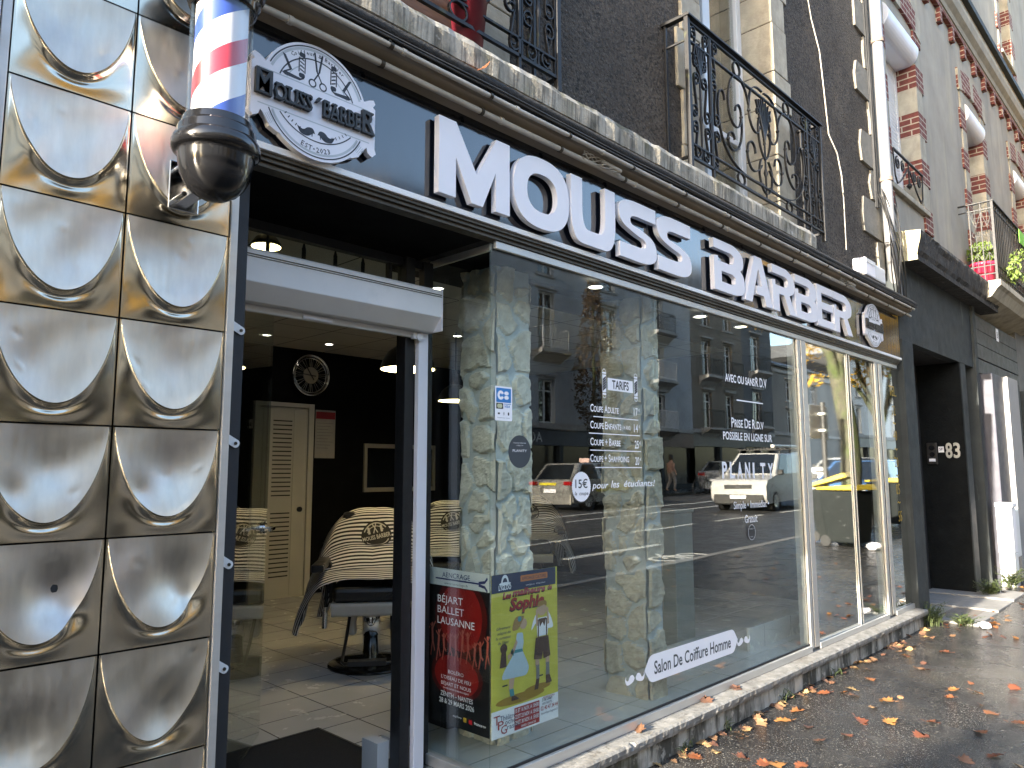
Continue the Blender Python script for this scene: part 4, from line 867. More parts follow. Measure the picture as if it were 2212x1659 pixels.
# ------------------------------------------------------------------ salon interior
FZ, CZ, BY = .18, 2.86, 5.1
def grid_mat(n, col, line, sx, sy, ox, oy, wd, r=.3, var=.06, ax=(0,1), bump=0, spec=.5):
    M = mat(n, col, r, var=var, vs=3, bump=bump, bs=6, spec=spec); N_, L_, B_ = nodes(M)
    t = N_.new('ShaderNodeTexCoord'); s = N_.new('ShaderNodeSeparateXYZ'); L_.new(t.outputs['Object'], s.inputs[0]); f = []
    for a, sz, o in ((ax[0], sx, ox), (ax[1], sy, oy)):
        q = mth(N_, L_, 'FRACT', mth(N_, L_, 'DIVIDE', mth(N_, L_, 'SUBTRACT', s.outputs[a], o-200*sz), sz)); f.append(mth(N_, L_, 'LESS_THAN', q, wd/sz))
    k = mth(N_, L_, 'MAXIMUM', f[0], f[1]); old = B_.inputs['Base Color'].links[0].from_socket
    mx = N_.new('ShaderNodeMix'); mx.data_type = 'RGBA'; L_.new(k, mx.inputs[0]); L_.new(old, mx.inputs[6]); mx.inputs[7].default_value = (*line, 1); L_.new(mx.outputs[2], B_.inputs['Base Color'])
    return M
m_floor = grid_mat('salon_floor_tiles', (.55,.55,.545), (.03,.026,.022), .44, .293, 1.385, 1.235, .006, r=.22)
m_disp = grid_mat('display_floor_tiles', (.50,.515,.51), (.06,.07,.07), .45, .45, 1.55, .235, .004, r=.18)
m_ceil = grid_mat('ceiling_tiles', (.48,.455,.40), (.06,.055,.05), .62, .62, .35, .2, .012, r=.85)
m_wall = mat('dark_wall', (.005,.005,.005), .8, spec=.15, var=.25, vs=3)
MB().box(-.6, 6.7, .50, BY+.1, .06, FZ).build('salon_floor', m_floor, shop)
MB().box(-.6, 6.7, .50, BY+.1, CZ, CZ+.05).build('salon_ceiling', m_ceil, shop)
MB().box(-.65, 6.74, BY, BY+.1, FZ, CZ).box(-.60, -.5, .48, BY, FZ, CZ).box(6.64, 6.74, .12, BY, -.1, 3.15).box(-2.6, -.60, .5, 1., 0, 3.15).build('salon_wall', m_wall, shop)
MB().box(1.235, 6.7, .058, .82, .05, .235).build('display_floor', m_disp, shop)
MB().box(.03, 6.7, .076, .50, 2.575, 3.15).box(1.232, 6.62, .50, .80, 2.535, 2.90).build('lintel', m_blackm, shop)
MB().box(4.02, 6.2, .30, .32, .236, .395).build('tiled_upstand', grid_mat('upstand_tiles', (.50,.515,.51), (.06,.07,.07), .45, 3, 1.55, .2, .004, r=.25), shop)
MB().box(.13, 1.03, .49, .505, .05, FZ-.002).build('threshold', m_alud, shop)
MB().box(.985, 1.045, .505, .62, FZ, .33).build('tile_upstand', m_disp, shop)

# ---- rubble clad columns
m_rub = mat('cream_rubble_stone', (.74,.68,.56), .9, var=.16, vs=14, bump=.7, bs=70, bd=.006, lay=[((.42,.35,.25), 7, .55, .75, .6)])
m_mort = mat('grey_mortar', (.62,.65,.64), .95, var=.1, vs=20, bump=.3, bs=90, bd=.004)
m_rub2 = mat('dimmed_tan_rubble_stone', (.50,.44,.34), .9, var=.2, vs=14, bump=.7, bs=70, bd=.006, lay=[((.28,.23,.16), 6, .52, .72, .6)]); m_mort2 = mat('dimmed_mortar', (.44,.455,.44), .95, var=.1, vs=20, bump=.3, bs=90, bd=.004)  # browner stone; the column's dimmer light is also put into these colours
def rubble_column(x0, x1, y0, y1, z0, z1, seed, label, ms):
    t = thing('stone_column', label, 'column', ((x0+x1)/2, (y0+y1)/2, z0), 'rubble clad columns in the shop window')
    M = MB(); rs = random.Random(seed)
    M.box(x0+.012, x1-.012, y0+.012, y1-.012, z0, z1, 1)
    per = [(x0,y0),(x1,y0),(x1,y1),(x0,y1)]
    for f in range(4):
        a, b = Vector(per[f]), Vector(per[(f+1) % 4]); L = (b-a).length; d = (b-a)/L; n = Vector((d.y, -d.x))
        cells = []; z = z0
        while z < z1+.1:                                       # stone centres
            k = 2 if L > .2 else 1
            for q in range(k): cells.append((L*(q+.5)/k + rs.uniform(-.06,.06), z+rs.uniform(-.08,.09), rs.uniform(.014,.032), rs.uniform(-.10,.10), rs.uniform(-.10,.10), rs.uniform(.8,1.2)))
            z += rs.uniform(.15,.23)
        NU, NV = max(10, int(L/.0075)), int((z1-z0)/.0085); vs = []; isst = []
        for j in range(NV+1):
            zz = z0+(z1-z0)*j/NV
            near = [c for c in cells if abs(c[1]-zz) < .28]
            for i in range(NU+1):
                s = L*i/NU; wx = s+.03*noise.noise(Vector((s*12, zz*12, seed))); wz = zz+.03*noise.noise(Vector((s*14, zz*14, seed+7)))
                ds = sorted(((((wx-c[0])/.9)**2+(wz-c[1])**2)**.5*c[5], c) for c in near)[:2]
                e = (ds[1][0]-ds[0][0]) if len(ds) > 1 else .1; c = ds[0][1]
                k = max(0, min(1, (e-.022)/.012)); k = k*k*(3-2*k)
                if ds[0][0] > .125: k *= max(0, 1-(ds[0][0]-.125)/.012)
                h = k*(c[2] + c[3]*(wx-c[0]) + c[4]*(wz-c[1]) + .006*noise.noise(Vector((s*30, zz*30, seed+f))) + .004*noise.noise(Vector((s*80, zz*80, seed))))
                h = max(h, .0015*noise.noise(Vector((s*60, zz*60, 3))))
                if i in (0, NU): h = max(h*.5, 0)
                p = a+d*s+n*h; vs.append((p.x, p.y, zz)); isst.append(k)
        w_ = NU+1
        k0 = len(M.v); M.v += vs
        for j in range(NV):
            for i in range(NU):
                q = (j*w_+i, j*w_+i+1, (j+1)*w_+i+1, (j+1)*w_+i); M.f.append(tuple(k0+x for x in q)); M.mi.append(0 if sum(isst[x] for x in q) > 1.3 else 1); M.sm.append(False)
    M.build('rubble_cladding', ms, t)
rubble_column(1.52, 1.76, .32, .56, .235, 2.53, 3, 'rubble stone column behind the card sticker, nearest the glass corner', [m_rub, m_mort])
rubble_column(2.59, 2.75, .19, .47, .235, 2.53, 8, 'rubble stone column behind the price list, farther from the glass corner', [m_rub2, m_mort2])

# ---- lamps
m_shade = mat('black_lamp_enamel', (.012,.011,.010), .35); m_lit = mat('lit_lamp_inside', (.9,.8,.55), .6, emit=(1,.78,.36), es=2.2)
def pendant(x, y, z, d, label, e=10):
    t = thing('pendant_lamp', label, 'pendant lamp', (x, y, CZ), 'pendant lamps in the salon'); r = d/2
    pr = [(r, 0), (r*.99, .02), (r*.92, r*.32), (r*.74, r*.62), (r*.46, r*.83), (r*.22, r*.93), (r*.17, r*.95), (r*.14, r*1.5), (.03, r*1.52)]
    MB().lathe(pr, (x,y,z), 40).build('lamp_shade', m_shade, t)
    MB().lathe([(a*.975, b-.004+.004) for a, b in pr[:6]]+[(0, r*.90)], (x,y,z-.002), 40).build('lamp_inside', m_lit, t)
    MB().tube([(x,y,z+r*1.5), (x,y,CZ)], .006, 6).build('cord', m_shade, t)
    MB().sphere((x,y,z+r*.45), .045, 14).build('bulb', mat('bulb', (1,.9,.7), .4, emit=(1,.8,.45), es=1.6), t)
    l = bpy.data.lights.new('lamp_light', 'POINT'); l.energy = e*.10; l.color = (1,.94,.84); l.shadow_soft_size = .05
    o = bpy.data.objects.new('lamp_light', l); COL.objects.link(o); o.location = (x,y,z+.03)
for px, py, Yv, dpx, lab, e in ((881,798,2.05,118,'black dome pendant lamp cut by the white door rail',7), (984,866,3.1,76,'black dome pendant lamp seen through the side pane beside the first stone column',7), (1297,853,4.4,40,'black dome pendant lamp deep in the salon beside the TARIFS sticker',5), (575,533,1.5,62,'black dome pendant lamp seen through the glass over the roller shutter',3)):
    c = P(px, py, 'Y', Yv); dist = (c-CAM).dot(FW); pendant(c.x, c.y, c.z, dpx*dist/FPX, lab, e)
m_led = mat('lit_downlight', (1,1,1), .5, emit=(1,.93,.78), es=3)
for px, py, lab in ((577,723,'recessed ceiling spotlight seen through the open glass door'), (711,743,'recessed ceiling spotlight above the wall clock'), (988,725,'recessed ceiling spotlight seen through the side pane above the shallow pendant'), (946,622,'recessed ceiling spotlight beside the end of the roller shutter box'), (1287,620,'recessed ceiling spotlight high in the large window above the TARIFS sticker'), (1512,684,'recessed ceiling spotlight in the large window between the TARIFS and AVEC OU SANS stickers'), (1600,706,'recessed ceiling spotlight in the large window above the AVEC OU SANS lettering')):
    c = P(px, py, 'Z', CZ)
    if c.y > BY-.1: c = P(px, py, 'Y', BY-.5); c.z = CZ
    if px > 1200: c = P(px, py, 'Z', 2.53); c.z = 2.535
    t = thing('ceiling_spotlight', lab, 'spotlight', tuple(c), 'recessed spotlights in the salon ceiling')
    MB().lathe([(.052,0),(.052,-.006),(.042,-.008),(.040,-.001)], c, 24).build('ring', m_whitepl, t); MB().lathe([(0,-.004),(.040,-.004)], c, 24).build('lens', m_led, t)
    if px > 1200:
        l = bpy.data.lights.new('spot_light', 'SPOT'); l.energy = 1.6; l.color = (.95,.97,1); l.spot_size = R(64); l.spot_blend = .7; l.shadow_soft_size = .15
        o = bpy.data.objects.new('spot_light', l); COL.objects.link(o); o.location = c-Vector((0,0,.02))

# ---- wall clock, door, notice, mirror
m_cream = mat('cream_door', (.62,.60,.54), .55, var=.05)
c = P(671, 811, 'Y', BY-.03); c.y = BY-.03; rc = .235
ck = thing('wall_clock', 'round chrome skeleton wall clock on the dark back wall of the salon', 'clock', tuple(c))
AX = (X3, Z3, -Y3)
MB().lathe([(rc*.88,0),(rc*.90,.022),(rc*.95,.035),(rc,.022),(rc*1.0,0)], c, 48, ax=AX).lathe([(rc*.80,.004),(rc*.83,.012),(rc*.85,.004)], c, 48, ax=AX).build('ring', m_chrome, ck)
MB().mesh(shape([circ(0,0,rc*.40)], .008), c, *FRONT).build('centre_disc', mat('clock_disc', (.28,.26,.21), .5), ck)
M = MB()
for k in range(12):
    a = R(30*k); u = Vector((math.cos(a),0,math.sin(a))); v = Vector((-math.sin(a),0,math.cos(a)))
    for s in ((-.024,.0,.024) if k % 3 != 1 else (-.018,.018)): M.bar(c+u*rc*.42+v*s*.5-Y3*.006, c+u*rc*.82+v*s*1.1-Y3*.006, .006, .004, up=(0,1,0))
M.build('numerals', m_chrome, ck)
M = MB(); M.bar(c-Y3*.012, c+Vector((-.13,-.012,.012)), .010, .003, up=(0,1,0)); M.bar(c-Y3*.015, c+Vector((-.055,-.015,.085)), .013, .003, up=(0,1,0)); M.bar(c-Y3*.012, c+Vector((.06,-.012,-.005)), .012, .003, up=(0,1,0)); M.bar(c-Y3*.015, c+Vector((.035,-.015,-.05)), .012, .003, up=(0,1,0)); M.build('hands', m_black, ck)
d0, d1 = 2.66, 3.32
dr = thing('louvred_door', 'cream louvred cupboard door in the back wall under the clock', 'door', ((d0+d1)/2, BY, FZ))
M = MB().box(d0+.05, d1-.05, BY-.03, BY-.002, FZ, 2.20).box(d0+.08, d0+.18, BY-.038, BY-.03, FZ+.02, 2.18).box(d1-.22, d1-.08, BY-.038, BY-.03, FZ+.02, 2.18)
M.build('leaf', m_cream, dr, bevel=.003)
M = MB().box(d0-.02, d0+.045, BY-.05, BY, FZ, 2.25).box(d1-.045, d1+.02, BY-.05, BY, FZ, 2.25).box(d0+.045, d1-.045, BY-.05, BY, 2.205, 2.25); M.build('door_frame', m_cream, dr, bevel=.003)
M = MB(); z = .40
while z < 2.08:
    if not 1.08 < z < 1.2: M.box(d0+.20, d1-.24, BY-.0345, BY-.030, z, z+.012)
    z += .047
M.build('louvre_slots', m_blackm, dr)
MB().tube([(d1-.13, BY-.06, 1.10), (d1-.13, BY-.03, 1.10)], .028, 14).build('door_knob', m_black, dr)
a, b = P(682, 885, 'Y', BY-.01), P(722, 990, 'Y', BY-.01)
nt_ = thing('wall_notice', 'white notice with a red heading on the dark wall beside the louvred door', 'notice', (a.x, BY-.01, b.z))
MB().box(a.x, b.x, BY-.014, BY-.010, b.z-.0, a.z).build('sheet', mat('paper', (.45,.43,.40), .8), nt_)
MB().box(a.x+.005, b.x-.005, BY-.0152, BY-.0141, a.z-.10, a.z-.02).build('red_heading', mat('notice_red', (.35,.03,.04), .7), nt_)
M = MB()
for k in range(9): M.box(a.x+.02, b.x-.03-.03*(k % 3), BY-.0150, BY-.0141, a.z-.15-.035*k, a.z-.146-.035*k)
M.build('print', mat('faint_print', (.2,.19,.18), .8), nt_)
a, b = P(787, 958, 'Y', BY-.02), P(905, 1060, 'Y', BY-.02)
mr = thing('framed_mirror', 'white framed mirror on the dark wall behind the barber chair', 'mirror', ((a.x+b.x)/2, BY, b.z))
w0, w1, z0, z1 = a.x, b.x+.25, b.z, a.z
M = MB(); M.box(w0, w1, BY-.035, BY-.004, z0, z0+.05).box(w0, w1, BY-.035, BY-.004, z1-.05, z1).box(w0, w0+.04, BY-.035, BY-.004, z0+.05, z1-.05).box(w1-.04, w1, BY-.035, BY-.004, z0+.05, z1-.05); M.build('frame', mat('cream_frame', (.40,.37,.31), .5), mr, bevel=.003)
MB().box(w0+.04, w1-.04, BY-.02, BY-.012, z0+.05, z1-.05).build('glass', mirr, mr)
sw = P(1017, 918, 'Y', BY-.01); t = thing('light_switch', 'small cream light switch on the dark wall seen through the side pane', 'switch', tuple(sw))
MB().box(sw.x-.03, sw.x+.03, BY-.012, BY-.001, sw.z-.06, sw.z+.06).build('plate', m_cream, t, bevel=.003); MB().box(sw.x-.012, sw.x+.012, BY-.018, BY-.0125, sw.z-.03, sw.z+.02).build('rocker', m_black, t)

# ---- doormat
mat_t = thing('doormat', 'large black doormat inside the open shop door', 'doormat', (.6, .9, FZ))
c = P(688, 1572, 'Z', FZ+.01); e = P(497, 1640, 'Z', FZ+.01)
MB().box(.14, c.x-.012, .52, c.y-.015, FZ+.0005, FZ+.010).build('pile', mat('black_pile', (.009,.009,.010), .95, bump=.8, bs=300, bd=.004, var=.4, vs=80), mat_t)
M = MB().box(c.x-.012, c.x, .52, c.y, FZ+.0005, FZ+.013).box(.14, c.x-.012, c.y-.015, c.y, FZ+.0005, FZ+.013); M.build('border', m_rubber, mat_t)

# ---- barber chairs with striped capes
m_seat = mat('black_leatherette', (.012,.012,.013), .35); m_shell = mat('white_shell', (.62,.60,.57), .4)
m_cape = mat('striped_cape', (.72,.71,.72), .8, var=.03); N_, L_, B_ = nodes(m_cape)
uv = N_.new('ShaderNodeUVMap'); s_ = N_.new('ShaderNodeSeparateXYZ'); L_.new(uv.outputs[0], s_.inputs[0])
k_ = mth(N_, L_, 'LESS_THAN', mth(N_, L_, 'FRACT', mth(N_, L_, 'MULTIPLY', s_.outputs[0], 33)), .5)
mx = N_.new('ShaderNodeMix'); mx.data_type = 'RGBA'; L_.new(k_, mx.inputs[0]); L_.new(B_.inputs['Base Color'].links[0].from_socket, mx.inputs[6]); mx.inputs[7].default_value = (.012,.012,.014,1); L_.new(mx.outputs[2], B_.inputs['Base Color'])
def cape_pt(u, v):
    # u: metres along the cape from behind the backrest, over it, to the knees; v: metres sideways
    prof_ = [(0,(-.40,.50)),(.5,(-.36,.98)),(.58,(-.30,1.055)),(.66,(-.22,1.03)),(.95,(-.08,.80)),(1.2,(.10,.66)),(1.42,(.28,.60)),(1.7,(.36,.36))]
    for i in range(len(prof_)-1):
        if u <= prof_[i+1][0]: break
    (ua, a), (ub, b) = prof_[i], prof_[i+1]; t = (u-ua)/(ub-ua); t = t*t*(3-2*t)*.5+t*.5; x = a[0]+(b[0]-a[0])*t; z = a[1]+(b[1]-a[1])*t
    wt_ = .24 + .10*max(0, min(1, (u-.6)/.5)); s = abs(v); sg = 1 if v > 0 else -1
    if s < wt_: y = s; dz = -.05*(s/wt_)**3 + .012*math.sin(u*14+s*9)*(s/wt_)
    else:
        q = s-wt_; y = wt_ + .10*(1-math.exp(-q/.12)) + q*.12 + .032*math.sin(u*17+sg*1.2)*min(1, q*4); dz = -.05 - q*.93 + .012*math.sin(u*14+s*9)
    return Vector((x + .02*math.sin(v*9)*(1 if u > 1.2 else .3), sg*y, max(.26, z+dz)))
def make_chair(label, loc, rz, cape_drop=.78):
    t = thing('barber_chair', label, 'barber chair', (0,0,0), 'barber chairs in the salon')
    Bd = lambda M, n, mt, bevel=0: parts(M, n, mt, t, bevel)
    Bd(MB().lathe([(.0,.055),(.06,.058),(.11,.05),(.22,.032),(.275,.022),(.29,.012),(.29,0),(0,0)], (0,0,.001), 48), 'base_plate', mat('glossy_black_base', (.01,.01,.01), .12))
    Bd(MB().lathe([(.055,.055),(.055,.20),(.062,.205),(.062,.37),(.05,.38)], (0,0,0), 28), 'column', m_chrome)
    Bd(MB().prof([(-.02,.35),(.26,.37),(.30,.46),(-.26,.46),(-.25,.40)], -.25, .25, axis='Y').box(-.05,.02,-.16,-.10,.20,.36), 'seat_shell', m_shell, .02)
    Bd(MB().box(-.24,.28,-.245,.245,.462,.56), 'seat_cushion', m_seat, .03)
    q = MB().obox((-.30,0,.76), Vector((.17,0,.98)).normalized(), Y3, Vector((.98,0,-.17)).normalized(), .27, .235, .045); Bd(q, 'backrest', m_seat, .03)
    for s in (-1, 1):
        Bd(MB().box(-.20,.40,s*.33-.04,s*.33+.04,.675,.725), 'armrest', m_seat, .012)
        m_ = MB(); m_.bar((.05,s*.29,.70),(-.02,s*.27,.42),.03,.02); m_.bar((-.12,s*.29,.70),(-.16,s*.27,.44),.03,.02); Bd(m_, 'arm_bracket', m_black)
    m_ = MB(); m_.tube([(.05,-.14,.36),(.22,-.15,.22),(.40,-.16,.12),(.44,-.14,.115),(.44,.14,.115),(.40,.16,.12),(.22,.15,.22),(.05,.14,.36)], .011, 8); m_.box(.40,.47,-.12,.12,.105,.135); Bd(m_, 'footrest', m_black)
    m_ = MB(); m_.tube([(.0,-.30,.70),(.04,-.31,.34)], .012, 8); Bd(m_, 'recline_lever', m_black); Bd(MB().tube([(.035,-.31,.40),(.045,-.312,.26)], .019, 12), 'lever_grip', m_chrome)
    t.matrix_basis = Matrix.Translation(Vector(loc)) @ Matrix.Rotation(rz, 4, 'Z')
    return t
def make_cape(label, loc, rz):
    t = thing('barber_cape', label, 'cape', (0,0,0), 'striped capes over the barber chairs')
    NU, NV = 70, 80; M = MB(); vs = []; uvs = []
    for i in range(NU+1):
        for j in range(NV+1):
            u = .05+1.33*i/NU; v = -.70+1.4*j/NV; vs.append(cape_pt(u, v)); uvs.append((u+.10*abs(v)+.05*v, v))
    M.add(vs, [(i*(NV+1)+j, (i+1)*(NV+1)+j, (i+1)*(NV+1)+j+1, i*(NV+1)+j+1) for i in range(NU) for j in range(NV)], 0, True)
    o = M.build('cloth', m_cape); ul = o.data.uv_layers.new(name='UVMap')
    for lp in o.data.loops: ul.data[lp.index].uv = uvs[lp.vertex_index]
    so_ = o.modifiers.new('thickness', 'SOLIDIFY'); so_.thickness = .004; so_.offset = 0
    local(o, t)
    def patch(pl_data, k):                                     # print lying on the cloth
        q = []
        for p in pl_data[0]:
            uu, vv = .86-p.y, p.x+.02
            a = cape_pt(uu, vv); b = cape_pt(uu+.01, vv)-a; c_ = cape_pt(uu, vv+.01)-a; n = b.cross(c_).normalized(); n = n if n.z > 0 else -n
            q.append(a+n*(.004+.0012*k))
        return q, pl_data[1]
    def fine(r, n=28, m_=9): return [Vector((r*j/m_*math.cos(2*math.pi*i/n), r*j/m_*math.sin(2*math.pi*i/n), 0)) for j in range(m_+1) for i in range(n)], [(j*n+i, j*n+(i+1) % n, (j+1)*n+(i+1) % n, (j+1)*n+i) for j in range(m_) for i in range(n)]
    rt = lambda d, a: ([Vector((p.x*math.cos(a)-p.y*math.sin(a), p.x*math.sin(a)+p.y*math.cos(a), 0)) for p in d[0]], d[1])
    M = MB(); v_, f_ = patch(fine(.108), 1); M.add(v_, f_); local(M.build('dark_emblem', mat('emblem_black', (.02,.018,.016), .8)), t)
    M = MB()
    for d in (shape([arcband(0,0,.090,.008,30,150,30)]), shape([arcband(0,0,.090,.008,210,330,30)]), shape([arcband(0,0,.068,.005,30,150,30)])): v_, f_ = patch(rt(d, .25), 2.6); M.add(v_, f_)
    d = text('MOUSS BARBER', .032, .20, .02, res=2); d = ([Vector((p.x-.10, p.y-.026, 0)) for p in d[0]], d[1]); v_, f_ = patch(rt(d, .25), 2.8); M.add(v_, f_)
    for x in (-.045,.045): v_, f_ = patch(rt(shape([rrect(x-.008,.02,x+.008,.07,.004)]), .25), 2.8); M.add(v_, f_)
    v_, f_ = patch(rt(shape([line2([(-.015,.02),(.012,.085)],.007)]), .25), 2.8); M.add(v_, f_); v_, f_ = patch(rt(shape([line2([(.015,.02),(-.012,.085)],.007)]), .25), 3.0); M.add(v_, f_)
    local(M.build('emblem_print', mat('emblem_white', (.5,.48,.45), .8)), t)
    t.matrix_basis = Matrix.Translation(Vector(loc)) @ Matrix.Rotation(rz, 4, 'Z'); return t
cb_ = P(800, 1432, 'Z', FZ+.01); cb_.z = FZ
for lab, cl, loc, rz in (('barber chair with its round black foot in the open doorway', 'striped barber cape with a round emblem over the chair in the open doorway', cb_, R(232)),
                     ('barber chair behind the side pane, half hidden by the first stone column', 'striped barber cape over the chair behind the side pane', Vector((3.35, 2.75, FZ)), R(228)),
                     ('barber chair deep in the salon behind the large window', 'striped barber cape over the chair deep behind the large window', Vector((4.95, 3.3, FZ)), R(225))):
    ch = make_chair(lab, loc, rz); make_cape(cl, loc, rz)
# spray bottle on the display edge behind the ballet poster
sb = P(1004, 1225, 'Y', .72); t = thing('spray_bottle', 'black bottle with a blue band behind the ballet poster', 'bottle', (sb.x, .72, .5))
MB().lathe([(0,0),(.04,.0),(.042,.01),(.042,.16),(.03,.20),(.014,.22),(.014,.25),(0,.25)], (sb.x,.72,.79), 20).build('body', m_black, t); MB().lathe([(.0425,.06),(.0425,.11)], (sb.x,.72,.79), 20).build('band', mat('cyan_label', (.02,.25,.33), .5), t)
t2 = thing('side_cabinet', 'low dark cabinet standing behind the ballet poster', 'cabinet', (sb.x, .9, FZ))
MB().box(sb.x-.18, sb.x+.14, .64, 1.0, FZ, .77).build('carcass', m_blackm, t2, bevel=.004); MB().box(sb.x-.19, sb.x+.15, .63, 1.01, .771, .788).build('top', m_black, t2)
# left wall shelves glimpsed through the glass door
sf = thing('wall_shelf', 'dark wall shelf with jars on the left wall behind the glass door', 'shelf', (.0, 2.6, 1.2))
M = MB()
for z in (1.12, 1.42, 1.75): M.box(-.49, -.28, 2.0, 3.6, z, z+.025)
M.build('boards', m_black, sf)
for i, (y, z, c) in enumerate(((2.3,1.145,(.3,.12,.04)),(2.6,1.145,(.3,.12,.04)),(2.4,1.445,(.05,.2,.22)),(2.9,1.445,(.3,.05,.12)),(3.2,1.145,(.25,.14,.05)))):
    t = thing('cosmetic_jar', ('amber jar first on the low shelf','amber jar on the low shelf, second from the street','teal jar on the middle shelf','pink jar on the middle shelf','brown jar last on the low shelf')[i], 'jar', (-.38,y,z), 'jars on the wall shelf')
    MB().lathe([(0,0),(.05,0),(.05,.09),(0,.09)], (-.38,y,z), 18).build('body', mat('jar_%d' % i, c, .3), t); MB().lathe([(.052,.091),(.052,.12),(0,.12)], (-.38,y,z), 18).build('lid', m_black, t)
# white display shelf unit in the narrow pane
su = thing('display_shelf', 'tall white glass shelf unit standing behind the narrow clear pane', 'shelf', (5.65, .45, .235))
M = MB().box(5.60, 5.68, .40, .46, .236, 2.2).box(5.47, 6.08, .40, .44, 2.12, 2.24); M.build('upright', m_pvc, su, bevel=.004)
M = MB()
for z in (.55,.88,1.18,1.50,1.80): M.box(5.685, 5.90, .25, .46, z, z+.012)
M.build('glass_shelf', mat('frosted_shelf', (.55,.6,.6), .3), su)
t = thing('white_bowl', 'small white bowl on the display floor behind the narrow clear pane', 'bowl', (5.62,.16,.236)); MB().lathe([(0,.004),(.03,.0),(.05,.03),(.06,.055),(.055,.055),(.04,.02),(0,.012)], (5.62,.17,.237), 24).build('body', m_white, t); MB().lathe([(.0,.052),(.03,.062),(.05,.052)], (5.62,.17,.237), 16).build('cloth', m_vinyl, t)
# grey post at the back of the large window
t = thing('pale_cabinet', 'pale narrow cabinet standing in the salon behind the salon banner sticker', 'cabinet', (3.97,.95,FZ)); MB().box(3.98, 4.24, .86, 1.1, FZ, 1.18).build('carcass', mat('grey_post', (.22,.23,.20), .6), t, bevel=.005); MB().box(3.97, 4.25, .85, 1.11, 1.181, 1.20).build('top', mat('grey_post', (.22,.23,.20), .6), t)
# ------------------------------------------------------------------ wrought iron balcony rails
def spiral(cx, cz, r0, r1, a0, turns, n=22): return [(cx+(r0+(r1-r0)*i/n)*math.cos(R(a0+360*turns*i/n)), cz+(r0+(r1-r0)*i/n)*math.sin(R(a0+360*turns*i/n))) for i in range(n+1)]
def bez(a, b, c, d, n=12): return [tuple(a[k]*(1-t)**3+3*b[k]*t*(1-t)**2+3*c[k]*t*t*(1-t)+d[k]*t**3 for k in (0,1)) for t in [i/n for i in range(n+1)]]
def sscroll(x, z0, z1, r, f=1):                                # upright S with curled ends
    h = z1-z0; top = spiral(x+f*r*.2, z1-r, r, r*.25, 90, -1.2*f, 16)[::-1]; bot = spiral(x-f*r*.2, z0+r, r, r*.25, 270, -1.2*f, 16)
    mid = bez(top[-1], (top[-1][0]-f*r*1.6, top[-1][1]), (bot[0][0]+f*r*1.6, bot[0][1]), bot[0], 10)
    return top + mid[1:-1] + bot
